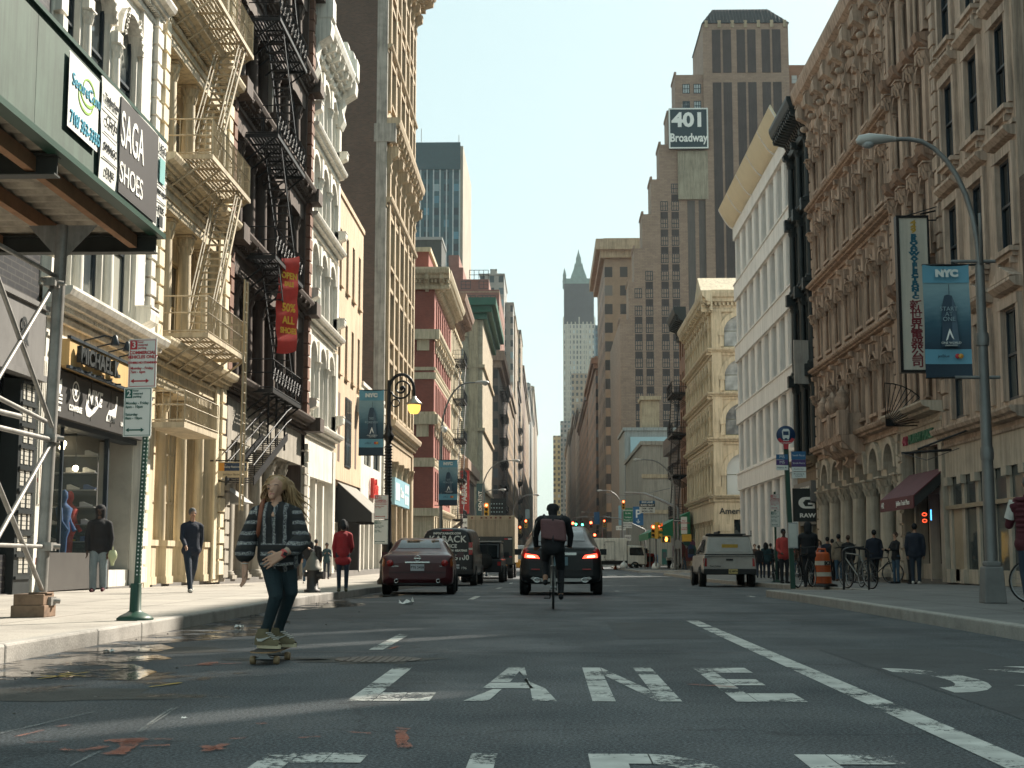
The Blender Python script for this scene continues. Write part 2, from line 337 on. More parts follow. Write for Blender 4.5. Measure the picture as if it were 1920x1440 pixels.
# utility spray marks
def blotch(cx, cy, a, b_, ang=0, n=9):
    o = []
    for i in range(n):
        t = 2 * pi * i / n; k = rnd.uniform(.65, 1.1); x = a * k * cos(t); y = b_ * k * sin(t)
        o.append((cx + x * cos(ang) - y * sin(ang), cy + x * sin(ang) + y * cos(ang)))
    return o
def G(px, py):      # a road point by its place in the photograph
    f = 2666.7; p_ = RAD(6.9486); th = RAD(1.45)
    F = Vector((-sin(th) * cos(p_), cos(th) * cos(p_), sin(p_))); R = Vector((cos(th), sin(th), 0)); U = R.cross(F)
    d = F + R * ((px - 960) / f) - U * ((py - 720) / f); k = -.85 / d.z; return d.x * k, d.y * k
def smear(px0, py0, px1, py1, w_):
    a, c = Vector(G(px0, py0)), Vector(G(px1, py1)); d = (c - a); n = Vector((-d.y, d.x)).normalized() * w_
    o = []; K = 6
    for i in range(K + 1): o.append(tuple(a + d * (i / K) + n * rnd.uniform(.4, 1.2)))
    for i in range(K, -1, -1): o.append(tuple(a + d * (i / K) - n * rnd.uniform(.4, 1.2)))
    return o
flat([smear(*q) for q in ((238, 1388, 250, 1395, .1), (215, 1418, 240, 1400, .05), (240, 1400, 258, 1388, .06), (112, 1407, 150, 1412, .03), (150, 1412, 196, 1402, .035), (263, 1402, 318, 1400, .025), (378, 1402, 420, 1408, .035), (385, 1412, 425, 1398, .03), (290, 1389, 322, 1389, .02), (195, 1392, 224, 1391, .03), (108, 1365, 126, 1362, .03), (30, 1384, 80, 1372, .015), (430, 1388, 460, 1387, .02), (655, 1375, 695, 1378, .025), (745, 1367, 768, 1370, .025), (750, 1372, 760, 1405, .035), (340, 1250, 372, 1249, .03), (380, 1249, 402, 1243, .07), (405, 1247, 452, 1245, .03), (480, 1360, 500, 1359, .03), (560, 1386, 600, 1384, .02), (50, 1395, 110, 1394, .01), (1290, 1285, 1380, 1290, .03), (730, 1218, 745, 1213, .03), (190, 1258, 200, 1256, .03))], 'spray_marks', ORP, .0085)
flat([smear(*q) for q in ((70, 1275, 165, 1262, .02), (75, 1268, 130, 1271, .015), (110, 1266, 135, 1263, .02), (280, 1290, 340, 1282, .02), (130, 1268, 160, 1270, .012))], 'spray_marks', YEP, .0085)
flat([smear(*q) for q in ((0, 1378, 175, 1337, .008), (258, 1375, 322, 1330, .007), (264, 1375, 332, 1328, .006), (130, 1440, 190, 1410, .01), (440, 1268, 460, 1267, .015), (470, 1270, 495, 1268, .015), (325, 1313, 420, 1310, .012), (1180, 1098, 1230, 1099, .05), (1270, 1096, 1285, 1102, .06))], 'chalk_lines', CHK, .0085)
# wet gutter, patches, manholes, litter
def water(name, col, r0, lo=.4):
    m, t, p = _nodes(name); tc = N(t, 'ShaderNodeTexCoord')
    p.inputs['Base Color'].default_value = (*col, 1); p.inputs['Roughness'].default_value = r0; p.inputs['IOR'].default_value = 1.33; p.inputs['Specular IOR Level'].default_value = .9
    n = N(t, 'ShaderNodeTexNoise', Scale=9, Detail=3); t.links.new(tc.outputs['Object'], n.inputs['Vector'])
    b = N(t, 'ShaderNodeBump', Strength=.22, Distance=.02); t.links.new(n.outputs[0], b.inputs['Height']); t.links.new(b.outputs[0], p.inputs['Normal'])
    n2 = N(t, 'ShaderNodeTexNoise', Scale=1.3, Detail=7, Roughness=.72); t.links.new(tc.outputs['Object'], n2.inputs['Vector'])
    r = ramp(t, n2.outputs[0], [(lo, (0, 0, 0)), (lo + .07, (1, 1, 1))]); t.links.new(r.outputs[0], p.inputs['Alpha']); return m
WET = water('gutter_water', (.055, .045, .035), .06, .45); DAMP = water('damp_asphalt', (.018, .018, .02), .3, .56)
b = MB()
ys = [10 + i * .7 for i in range(36)]; ed = [KL + .55 + .45 * sin(y * .8) + rnd.uniform(-.15, .3) + (.5 if y < 17 else 0) for y in ys]
for i in range(35): za, zb = .0045 + GZ(ys[i]), .0045 + GZ(ys[i + 1]); b.put([(KL + .003, ys[i], za), (ed[i], ys[i], za), (ed[i + 1], ys[i + 1], zb), (KL + .003, ys[i + 1], zb)], [(0, 1, 2, 3)])
b.build('gutter_water', WET, ROAD)
flat([stripe(-4.2, -1.35, 8.8, 10.9)], 'damp_patch', DAMP, .003)
PATCH = mat('asphalt_patch', (.085, .08, .072), .8, vary=.35, scale=2.5, fine=.45, bump=.4); IRON = mat('cast_iron_cover', (.07, .062, .055), .5, .6, vary=.4, scale=9)
flat([blotch(-1.5, 12.0, .62, .5, 0, 24), blotch(-3.3, 8.9, 1.2, .5, .05, 20), blotch(-2.3, 12.1, .5, .25, 0, 16), blotch(-3.4, 13.2, .6, .5, 0, 16)], 'asphalt_patch', PATCH, .0028)
flat([stripe(.75, 1.75, 15.2, 18.9), stripe(2.5, 3.9, 7.2, 13.5), stripe(-4.2, -2.2, 20.2, 27), stripe(2.3, 4.3, 22, 38)], 'asphalt_patch', mat('old_asphalt_patch', (.082, .087, .092), .85, vary=.35, scale=1.2, fine=.5, bump=.3), .0022)
flat([stripe(-4.3, 4.4, 19.5, 19.56), stripe(-4.3, 1.8, 13.0, 13.03)], 'road_seam', mat('tar_seam', (.022, .022, .024), .5, vary=.2), .0032)
def disc(x, y, r, m, name, label, z=.007):
    b = MB(); b.lathe([(0, z - .004), (r, z - .004), (r, z), (r * .93, z + .002), (r * .9, z), (r * .1, z), (0, z)], n=28)
    for i in range(-4, 5):
        L_ = math.sqrt(max(0, (r * .85) ** 2 - (i * r * .18) ** 2)); b.box(i * r * .18 - .012, i * r * .18 + .012, -L_, L_, z, z + .004)
    o = b.build(name, m); o.location = (x, y, 0); tag(o, label, 'manhole cover'); return o
disc(-1.42, 12.02, .36, IRON, 'manhole_cover', 'round iron manhole cover in a pale worn patch by the dashed line')
b = MB(); rr = random.Random(3)
for i in range(60):
    x = KL + abs(rr.gauss(0, .75)) + .05; y = rr.uniform(6, 30); s_ = rr.uniform(.005, .014); b.ball((x, y, s_ * .5), s_, 5, (1, rr.uniform(.6, 1.4), .6))
struct(b.build('gutter_grit', mat('grit', (.12, .11, .1), .9)), 'stuff')
def litter(px, py, s_, label, z=0, name='paper_scrap', cat='litter', m=None):
    x, y = G(px, py); b = MB(); r0 = random.Random(px)
    b.grid(lambda u, v: ((u - .5) * s_ + r0.uniform(-.1, .1) * s_, (v - .5) * s_ * .7, abs(r0.gauss(0, .16)) * s_ + .004), 5, 4, False)
    o = b.build(name, m or mat('paper', (.7, .69, .66), .8)); o.location = (x, y, z + GZ(y)); tag(o, label, cat)
litter(762, 1133, .3, 'crumpled white paper lying on the road behind the maroon sedan')
litter(345, 1348, .03, 'small pale pebble on the road near the chalk strokes', name='pebble', cat='pebble')
litter(203, 1223, .09, 'white scrap lying in the wet gutter by the kerb')
litter(448, 1178, .1, 'white scrap in the gutter beside the skateboarder')
# ================================================================ building kit
def AT(px, py, Y):   # point at street distance Y on the sight line of a photograph pixel
    f = 2666.7; p_ = RAD(6.9486); th = RAD(1.45)
    F = Vector((-sin(th) * cos(p_), cos(th) * cos(p_), sin(p_))); R = Vector((cos(th), sin(th), 0)); U = R.cross(F)
    d = F + R * ((px - 960) / f) - U * ((py - 720) / f); k = Y / d.y; return Vector((d.x * k, Y, .85 + d.z * k))
def building(name, label, side, y0, y1, x=None):
    o = building_(name, label, side, y0, y1, x)
    if side in 'lr':
        b = MB(); b.fb(.003, y1 - y0 - .003, -1.5, -.02, -.7, .16); b.build('plinth', mat('plinth_stone', (.16, .15, .14), .8), o)
    return o
def building_(name, label, side, y0, y1, x=None):
    """left: local x runs away along the street; right: local x runs towards the camera; local y runs into the block"""
    if side == 'l': return thing(name, label, 'building', (XL if x is None else x, y0, 0), RAD(90))
    if side == 'r': return thing(name, label, 'building', (XR if x is None else x, y1, 0), RAD(-90))
    return thing(name, label, 'building', (x, y0, 0), 0)
def side_frame(side, U, depth):
    if side == 'l': return Matrix.Translation((0, depth, 0)) @ Matrix.Rotation(RAD(-90), 4, 'Z')
    return Matrix.Translation((U, 0, 0)) @ Matrix.Rotation(RAD(90), 4, 'Z')
def arch_head(mb, a, b, zs, zt, t, top, n=10):
    c = (a + b) / 2; r = (b - a) / 2
    pts = [(c - r * cos(pi * i / n), zs + (zt - zs) * sin(pi * i / n)) for i in range(n + 1)]
    for (x0, z0), (x1, z1) in zip(pts, pts[1:]): mb.prism([(x0, z0), (x1, z1), (x1, top), (x0, top)], 'y', 0, t)
def arch_ring(mb, *a, **k):
    mb.cut(); arch_ring_(mb, *a, **k); mb.cut()
def arch_ring_(mb, a, b, zs, rise, d, wd, n=10):
    c = (a + b) / 2; r = (b - a) / 2
    for i in range(n):
        A, B_ = pi * i / n, pi * (i + 1) / n
        q = lambda t, k: (c - (r + k) * cos(t), zs + (rise + k) * sin(t))
        mb.prism([q(A, .002), q(B_, .002), q(B_, wd), q(A, wd)], 'y', -d, .02)
def wall(mb, u0, u1, z0, z1, bays, floors, t=.42):
    e = u0
    for a, b in bays:
        if a > e + 1e-4: mb.fb(e, a, -t, 0, z0, z1)
        e = b
    if u1 > e + 1e-4: mb.fb(e, u1, -t, 0, z0, z1)
    for a, b in bays:
        z = z0
        for fl in floors:
            zs, zt, rise = (*fl, 0)[:3]
            if zs > z + 1e-4: mb.fb(a, b, -t, 0, z, zs)
            z = zt
            if rise: z = zt + .12; arch_head(mb, a, b, zt - rise, zt, t, z)
        if z1 > z + 1e-4: mb.fb(a, b, -t, 0, z, z1)
WIN = {}
def win_mesh(w, h, style, fm, gm):
    k = (round(w, 2), round(h, 2), style, fm.name, gm.name)
    if k in WIN: return WIN[k]
    f = MB(); t = .07 if w > .5 else .04
    f.box(0, t, 0, .09, 0, h); f.box(w - t, w, 0, .09, 0, h); f.box(t, w - t, 0, .09, 0, t * 1.2); f.box(t, w - t, 0, .09, h - t, h)
    if style[0] == 'd': f.box(t, w - t, -.012, .07, h * .5 - .035, h * .5 + .035)
    if style == 'd2': f.box(w / 2 - .018, w / 2 + .018, .015, .07, t, h - t)
    if style[0] == 'g':
        nx, nz = int(style[1]), int(style[2])
        for i in range(1, nx): f.box(w * i / nx - .025, w * i / nx + .025, .01, .075, t, h - t)
        for i in range(1, nz): f.box(t, w - t, .012, .073, h * i / nz - .022, h * i / nz + .022)
    if style == 't': f.box(t, w - t, .005, .075, h * .72 - .04, h * .72 + .04)
    p = MB(); p.box(t, w - t, .05, .065, t, h - t)
    WIN[k] = (f.mesh('window', fm), p.mesh('pane', gm)); return WIN[k]
def windows(root, bays, floors, style, fm, gm, dep=.14, fr=None, pane=True, skip=()):
    for i, (a, b) in enumerate(bays):
        for j, fl in enumerate(floors):
            if (i, j) in skip: continue
            fme, pme = win_mesh(b - a, fl[1] - fl[0], style, fm, gm)
            o = link('window', fme, root)
            M = Matrix.Translation((a, dep, fl[0])); M = (fr @ M) if fr is not None else M
            o.matrix_local = M; link('pane', pme, o)
def far_windows(root, pts, w, h, style, fm, gm, fr=None, dep=-.02):
    """small far windows, each one object: frame and pane in one mesh"""
    k = ('far', round(w, 2), round(h, 2), style, fm.name, gm.name)
    if k not in WIN:
        f = MB(); t = min(.14, w * .1)
        f.box(0, t, 0, .1, 0, h); f.box(w - t, w, 0, .1, 0, h); f.box(t, w - t, 0, .1, 0, t); f.box(t, w - t, 0, .1, h - t, h)
        if style[0] == 'd': f.box(t, w - t, 0, .08, h * .5 - .06, h * .5 + .06)
        if style[0] == 'g':
            for i in range(1, int(style[1])): f.box(w * i / int(style[1]) - .06, w * i / int(style[1]) + .06, .01, .08, t, h - t)
            f.box(t, w - t, .005, .075, h * .5 - .06, h * .5 + .06)
        f.m = 1; f.box(t, w - t, .04, .06, t, h - t); WIN[k] = f.mesh('window', [fm, gm])
    for u, z in pts:
        o = link('window', WIN[k], root); M = Matrix.Translation((u, dep, z)); o.matrix_local = fr @ M if fr is not None else M
def cornice(mb, *a, **k):
    mb.cut(); cornice_(mb, *a, **k); mb.cut()
def cornice_(mb, u0, u1, z, h, d, dent=0, brk=0, bw=.22, bh=None):
    mb.moulding(u0, u1, [(0, z), (d * .22, z), (d * .26, z + .16 * h), (d * .16, z + .2 * h), (d * .16, z + .42 * h), (d * .62, z + .5 * h), (d * .66, z + .64 * h), (d * .9, z + .72 * h), (d, z + .9 * h), (d, z + h), (0, z + h)])
    if dent:
        n = int((u1 - u0) / dent)
        for i in range(n):
            u = u0 + (i + .25) * (u1 - u0) / n; mb.fb(u, u + dent * .5, d * .14, d * .48, z + .3 * h, z + .47 * h)
    if brk:
        n = max(1, round((u1 - u0) / brk)); bh = bh or h * .8
        for i in range(n):
            u = u0 + (i + .5) * (u1 - u0) / n - bw / 2; bracket(mb, u, u + bw, d * .86, z + .68 * h - bh, z + .68 * h)
def bracket(mb, u0, u1, d, z0, z1):
    h = z1 - z0
    P = [(0, z0), (d * .25, z0), (d * .42, z0 + .14 * h), (d * .3, z0 + .34 * h), (d * .42, z0 + .55 * h), (d * .95, z0 + .68 * h), (d, z0 + .85 * h), (d * .93, z1), (0, z1)]
    mb.moulding(u0, u1, P)
    mb.fb(u0 - .02, u1 + .02, 0, d * 1.02, z1 - .04, z1 + .01)
def leafcap(mb, u, d, z0, h, r, n=10):
    mb.lathe([(r, 0), (r * 1.06, .05 * h), (r * 1.02, .1 * h), (r * 1.1, .5 * h), (r * 1.5, .88 * h), (r * 1.45, .9 * h)], (u, -d, z0), n)
    for ring, (zz, k) in enumerate(((.05, 1.0), (.42, 1.12))):
        for i in range(8):
            a = 2 * pi * (i + .5 * ring) / 8; c, s_ = cos(a), sin(a); t = Vector((-s_, c, 0)) * r * .28
            B_ = Vector((u + c * r * k, -d + s_ * r * k, z0 + zz * h)); T = Vector((u + c * r * (k + .22), -d + s_ * r * (k + .22), z0 + (zz + .38) * h)); O = Vector((c, s_, 0)) * r * .18
            mb.hexa([B_ - t, B_ + t, B_ + t + O * .4, B_ - t + O * .4, T - t * .9, T + t * .9, T + t * .6 + O * 1.3, T - t * .6 + O * 1.3])
    mb.fb(u - r * 1.55, u + r * 1.55, d - r * 1.55, d + r * 1.55, z0 + .9 * h, z0 + h)
def column(mb, *a, **k):
    mb.cut(); column_(mb, *a, **k); mb.cut()
def column_(mb, u, d, z0, z1, r, n=14, cap=None, base=True):
    h = z1 - z0; ch = cap or r * 2.6
    if base:
        mb.fb(u - r * 1.4, u + r * 1.4, d - r * 1.4, d + r * 1.4, z0, z0 + r * .5)
        mb.lathe([(r * 1.35, 0), (r * 1.4, r * .2), (r * 1.2, r * .35), (r * 1.28, r * .5), (r * 1.05, r * .62)], (u, -d, z0 + r * .5), n)
        zb = z0 + r * 1.1
    else: zb = z0
    zt = z1 - ch; m = (zt - zb)
    mb.lathe([(r, 0), (r * 1.0, m * .3), (r * .86, m - .001)], (u, -d, zb), n)
    if ch > .05: leafcap(mb, u, d, zt, ch, r * .86)
def quoins(mb, u0, u1, d, z0, z1, h=.42, alt=.18, side=1):
    mb.cut()
    z = z0; k = 0
    while z < z1 - .1:
        hh = min(h, z1 - z); a = alt if k % 2 else 0
        x0, x1 = (u0, u1 - a) if side > 0 else (u0 + a, u1)
        mb.hexa([(x0, -d + .0, z + .03), (x1, -d, z + .03), (x1, 0.01, z + .0), (x0, .01, z), (x0, -d, z + hh - .05), (x1, -d, z + hh - .05), (x1, .01, z + hh - .02), (x0, .01, z + hh - .02)]); z += hh; k += 1
    mb.cut()
def railing(mb, path, h, gap=.16, t=.018, rails=(0.06, .55, 1), rt=.03):
    path = [Vector(p) for p in path]
    for a, b in zip(path, path[1:]):
        for r in rails: mb.bar(a + Vector((0, 0, h * r)), b + Vector((0, 0, h * r)), rt)
        n = max(1, int((b - a).length / gap))
        for i in range(n + 1):
            p = a.lerp(b, i / n); mb.bar(p, p + Vector((0, 0, h)), t if i % 8 else rt)
def fire_escape(root, m, u0, u1, dep, levels, stairs=True, h=1.0, dirs=1, gap=.16, ladder=None, orn=False, label=None):
    """platforms are the part's own mesh; each stair and railing is a sub-part"""
    fe = MB()
    for z in levels:
        fe.cut(); n = int(dep / .11)
        for i in range(n): fe.fb(u0, u1, .04 + i * dep / n, .04 + i * dep / n + .062, z - .03, z)
        fe.fb(u0 - .05, u1 + .05, dep, dep + .05, z - .12, z + .01); fe.fb(u0 - .05, u0, 0, dep, z - .12, z + .01); fe.fb(u1, u1 + .05, 0, dep, z - .12, z + .01)
        k = int((u1 - u0) / 1.25) + 1
        for i in range(k + 1):
            u = u0 + (u1 - u0) * i / k; fe.bar((u, 0, z - .95), (u, -dep, z - .07), .045); fe.fb(u - .02, u + .02, 0, dep, z - .09, z - .031)
    o = fe.build('fire_escape', m, root)
    for z in levels:
        r = MB(); railing(r, [(u0, 0, z), (u0, -dep - .02, z), (u1, -dep - .02, z), (u1, 0, z)], h, gap)
        if orn:
            n = int((u1 - u0) / .5)
            for i in range(n):
                a = u0 + (i + .1) * (u1 - u0) / n; b = a + .4; y = -dep - .02; mz = z + h * .3
                for (p, q) in (((a, mz), (b, mz + .45)), ((b, mz), (a, mz + .45))): r.bar((p[0], y, p[1]), (q[0], y, q[1]), .028)
                r.tube([((a + b) / 2 + .13 * cos(t * pi / 5), y, mz + .22 + .13 * sin(t * pi / 5)) for t in range(11)], .014, 4, cap=False)
        r.build('railing', m, o)
    for k, (za, zb) in enumerate(zip(levels, levels[1:])):
        if not stairs: break
        s_ = MB(); fwd = dirs
        ua, ub = (u0 + .75, u1 - .75) if fwd > 0 else (u1 - .75, u0 + .75)
        d0, d1 = dep * .42, dep * .95
        for d in (d0, d1):
            s_.hexa([(ua, -d, za), (ua + .0, -d - .03, za), (ua + .14, -d - .03, za), (ua + .14, -d, za), (ub, -d, zb), (ub, -d - .03, zb), (ub + .14, -d - .03, zb), (ub + .14, -d, zb)])
            for hh in (.45, .85): s_.bar((ua, -d, za + hh), (ub, -d, zb + hh), .03)
            for i in range(4): t = i / 3; s_.bar((ua + (ub - ua) * t, -d, za + (zb - za) * t), (ua + (ub - ua) * t, -d, za + (zb - za) * t + .85), .025)
        n = int((zb - za) / .23)
        for i in range(1, n): t = i / n; u = ua + (ub - ua) * t; z = za + (zb - za) * t; s_.fb(u - .1, u + .1, d0, d1, z - .02, z)
        s_.build('stair', m, o)
    if ladder:
        l = MB(); u, za, zb, d = ladder
        for q in (u - .2, u + .2): l.bar((q, -d, za), (q, -d, zb), .05)
        z = za + .15
        while z < zb: l.bar((u - .2, -d, z), (u + .2, -d, z), .028); z += .3
        l.build('ladder', m, o)
    return o
def core(mb, U, z1, depth=14, inset=.44, z0=.1, u0=0.0):
    mb.fb(u0 + .002, U - .002, -depth, -inset, z0, z1 - .3)
# materials shared by the facades
CREAM = mat('cream_painted_iron', (.60, .50, .34), .62, vary=.16, streak=.3, scale=.9)
WHITE = mat('white_painted_iron', (.70, .67, .60), .6, vary=.16, streak=.34, scale=.9)
YELL = mat('yellow_painted_iron', (.60, .51, .36), .62, vary=.2, streak=.4, scale=.8)
YELQ = mat('pale_painted_quoin', (.68, .60, .44), .6, vary=.12, streak=.25)
BRWN = mat('brown_sandstone', (.085, .060, .048), .78, vary=.35, streak=.45, scale=1.2, bump=.15)
RUST = mat('rust_brown_stone', (.19, .10, .068), .8, vary=.3, streak=.3)
BEIG = mat('beige_stucco', (.56, .42, .29), .85, vary=.2, streak=.4, scale=.5, bump=.1)
TANS = mat('tan_limestone', (.43, .335, .225), .8, vary=.25, streak=.4, scale=.7, bump=.1)
PINK = mat('pink_brown_stone', (.45, .325, .25), .8, vary=.3, streak=.5, scale=.8)
PNKD = mat('dark_brownstone', (.29, .19, .14), .82, vary=.28, streak=.4, scale=.8)
SAND = mat('sandy_stone', (.48, .37, .295), .8, vary=.3, streak=.48, scale=.7)
BLAK = mat('black_painted_iron', (.02, .025, .026), .5, vary=.3, streak=.2)
GRYW = mat('pale_grey_panel', (.74, .71, .68), .65, vary=.1, streak=.25, scale=.6)
CRM2 = mat('cream_stone', (.57, .48, .34), .72, vary=.18, streak=.35, scale=.8)
BRKD = brick('dark_brown_brick', (.12, .068, .05), (.075, .045, .036), (.10, .085, .07))
BRKT = brick('tower_tan_brick', (.36, .245, .18), (.30, .20, .15), (.2, .14, .1), bw=.9, bh=.3)
BRKR = brick('red_brick', (.30, .085, .06), (.25, .07, .05), (.22, .08, .06), bw=.24, bh=.08)
BRKA = brick('apartment_red_brick', (.27, .12, .09), (.23, .10, .075), (.22, .12, .1), bw=.8, bh=.26)
BRKO = brick('orange_brown_brick', (.30, .165, .095), (.25, .13, .075), (.22, .14, .1))
DKSP = mat('dark_spandrel_brick', (.07, .055, .052), .85, vary=.2, streak=.25, scale=.5)
GL = glass_mat('window_glass', (.018, .024, .028), (.34, .34, .30), .62)
GLD = glass_mat('dark_window_glass', (.006, .010, .012), (.07, .08, .08), .75); GLD.node_tree.nodes['Principled BSDF'].inputs['Specular IOR Level'].default_value = .28
GLF = glass_mat('far_window_glass', (.02, .03, .035), (.42, .46, .46), .5, .12)
FWH = mat('white_window_frame', (.55, .52, .46), .5, vary=.1); FBK = mat('dark_window_frame', (.02, .03, .04), .45, vary=.1); FBR = mat('brown_window_frame', (.13, .09, .07), .6, vary=.1)
FGY = mat('grey_window_frame', (.30, .30, .29), .5, vary=.1)
FEBK = mat('black_fire_escape_iron', (.018, .018, .02), .5, .2, vary=.2); FECR = mat('cream_fire_escape_iron', (.47, .40, .29), .6, vary=.3, streak=.3)
ROOF = mat('tar_roof', (.05, .05, .05), .9); INTR = mat('dark_interior', (.012, .012, .014), .9, vary=0)
# ================================================================ LEFT SIDE OF THE STREET
# ---- nearest: black brick house with a grey shop board
R_ = building('shop_building', 'dark brick house with a grey shop board and carved black pilaster at the left edge', 'l', 16, 28.05)
BRKK = brick('black_glazed_brick', (.028, .028, .032), (.018, .018, .022), (.07, .065, .06), bw=.42, bh=.13, rough=.45)
b = MB(); b.fb(0, 12, -.4, 0, 4.4, 16); core(b, 12.0, 16, 12, .42); b.fb(0, 11.2, -.4, -.1, .1, .9); b.build('wall', BRKK, R_)
b = MB(); b.fb(.2, 11.95, 0, .18, 4.42, 5.75); b.fb(.1, 12.02, 0, .24, 5.75, 5.85); b.fb(.1, 12.02, 0, .24, 4.32, 4.44); b.build('signboard', mat('grey_board', (.16, .155, .15), .55, streak=.15), R_)
b = MB(); b.fb(11.1, 11.98, -.3, .05, .1, 4.3); b.m = 1
for k in range(9):
    z = .55 + k * .42
    for i in range(6):
        for j in range(4):
            if (i * 7 + j * 3 + k) % 3: b.fb(11.22 + i * .1, 11.31 + i * .1, .05, .065, z + j * .085, z + j * .085 + .07)
b.m = 0
for k in range(10): b.fb(11.14, 11.94, .05, .09, .43 + k * .42, .49 + k * .42)
b.build('pilaster', [BLAK, mat('pale_fretwork', (.42, .40, .35), .7)], R_)
b = MB(); b.fb(1, 11.05, -.34, -.3, .9, 4.3); b.build('shop_window', GLD, R_)
sg = text('shop_sign_lettering', '&', .8, BLAK, (XL + .21, 26.75, 5.15), (RAD(90), 0, RAD(90)), None); tag(sg, 'black swirl letter mounted on the grey shop board', 'sign')

# ---- white cast-iron shop building
R_ = building('cast_iron_building', 'white cast iron building with arched windows above the sports shop', 'l', 28.1, 35.7)
U = 7.6; bays = [(.62, 1.72), (2.28, 3.82), (4.42, 5.98)]; fl = [(6.62, 9.75), (10.75, 14.05, .75), (15.4, 18.2, .7)]
b = MB(); wall(b, .0, U, 6.35, 19.6, bays, fl, .5); core(b, U, 19.6, 14, .6, 4.3); b.build('wall', WHITE, R_)
windows(R_, bays, fl, 'dh', FBK, GL, .14)
b = MB(); cornice(b, .1, U + .02, 5.72, .62, .62, dent=.13); b.build('shop_cornice', WHITE, R_)
b = MB(); b.fb(.3, U - .02, -.5, .04, 4.9, 5.72); b.fb(.3, U - .1, .04, .08, 5.35, 5.42); b.build('frieze', WHITE, R_)
b = MB(); cornice(b, 0, U, 14.55, .62, .55, dent=.14); cornice(b, 0, U, 9.98, .5, .4); b.build('floor_cornice', WHITE, R_)
b = MB()
for u in (2.0, 4.12):
    for z0, z1 in ((6.35, 8.9), (10.5, 12.9), (15.2, 17.2)): column(b, u, .05, z0, z1, .13, 10, .34); b.fb(u - .2, u + .2, 0, .16, z1, z1 + .28)
for (a, c) in bays:
    for zs, rr_ in ((13.3, .75), (17.5, .7)):
        arch_ring(b, a, c, zs, rr_ - .02, .14, .16)
        for sgn, x in ((1, a), (-1, c)):     # fretted spandrel brackets
            for k in range(5): b.tube([(x + sgn * (.05 + .07 * k) + .05 * cos(t), -.17, zs + .05 + .17 * k + .05 * sin(t)) for t in [i * pi / 4 for i in range(9)]], .02, 4, cap=False)
b.build('column', WHITE, R_)
b = MB(); b.fb(6.15, 7.0, 0, .1, 6.35, 18.5); quoins(b, 7.08, U - .01, .22, 6.5, 18.5, .47, .14, 1); quoins(b, .05, .45, .18, 6.5, 18.5, .47, .12, -1)
bracket(b, 6.2, 6.95, .5, 5.9, 7.0); b.build('quoin_strip', WHITE, R_)
b = MB(); b.fb(0, .55, -.4, .06, .1, 4.9); b.fb(7.05, U, -.5, .1, .1, 4.95); quoins(b, 7.1, U - .01, .2, .2, 4.9, .45, .1); b.fb(.55, 7.05, -.5, -.1, .1, .55)
for k in range(5): b.fb(.06 + k * .1, .11 + k * .1, .06, .09, 1.9, 4.8)
b.build('shopfront_pier', WHITE, R_)
b = MB()     # graffiti on the near pier
for k in range(26):
    x0, z0 = rnd.uniform(.06, .5), rnd.choice((.55, 1.0, 2.2, 2.5)) + rnd.uniform(-.25, .25); b.bar((x0, -.062, z0), (x0 + rnd.uniform(-.06, .06), -.062, z0 + rnd.uniform(.06, .22)), .016)
b.build('graffiti', mat('red_graffiti', (.42, .07, .05), .7), R_)
# shop interior, glass front, doorway
b = MB(); b.fb(.5, 7.1, -4, -3.9, .1, 4.0); b.fb(.5, 7.1, -4, -.5, 3.75, 3.8); b.fb(.5, .6, -4, -.5, .1, 3.8); b.fb(5.12, 5.2, -4, -.35, .1, 3.7); b.build('shop_interior', mat('shop_wall', (.07, .068, .065), .8), R_)
b = MB(); b.fb(.5, 5.15, -.42, -.02, .1, .95); b.m = 1; b.fb(5.15, 5.25, -.22, -.12, .1, 3.7); b.fb(.5, .62, -.22, -.12, .95, 3.7); b.fb(2.1, 2.16, -.22, -.15, .95, 3.7); b.fb(.5, 7.05, -.35, 0, 3.62, 3.76); b.build('shopfront', [mat('dark_panel', (.07, .066, .062), .5), FBK], R_)
SHG = _nodes('shop_glass'); SHG[2].inputs['Base Color'].default_value = (.02, .03, .03, 1); SHG[2].inputs['Roughness'].default_value = .02; SHG[2].inputs['Alpha'].default_value = .16; SHG = SHG[0]
b = MB(); b.fb(.66, 2.1, -.2, -.18, .95, 3.62); b.fb(2.2, 5.15, -.2, -.18, .95, 3.62); b.build('shop_window', SHG, R_)
b = MB(); b.m = 0
for u0, u1 in ((5.3, 5.4), (6.75, 6.85)): b.fb(u0, u1, -1.3, -1.22, .15, 2.75)
b.fb(5.3, 6.85, -1.3, -1.22, 2.65, 2.75); b.fb(5.4, 6.75, -1.3, -1.22, .15, .75); b.m = 1; b.fb(5.4, 6.75, -1.27, -1.25, .75, 2.65); o = b.build('door', [FBK, SHG], R_)
b = MB(); b.tube([(5.6, 1.18, 1.3), (5.6, 1.12, 1.3), (5.6, 1.12, 1.6), (5.6, 1.18, 1.6)], .02, 6); b.build('handle', FGY, o)
text('number', '452', .3, BLAK, (6.1, 1.2, 2.4), (RAD(90), 0, RAD(180)), o)
b = MB(); b.fb(5.25, 6.95, -1.35, -1.0, 2.8, 3.7); b.fb(6.95, 7.05, -1.4, -.1, .1, 3.7); b.build('doorway', mat('pale_door_recess', (.42, .40, .35), .8), R_)
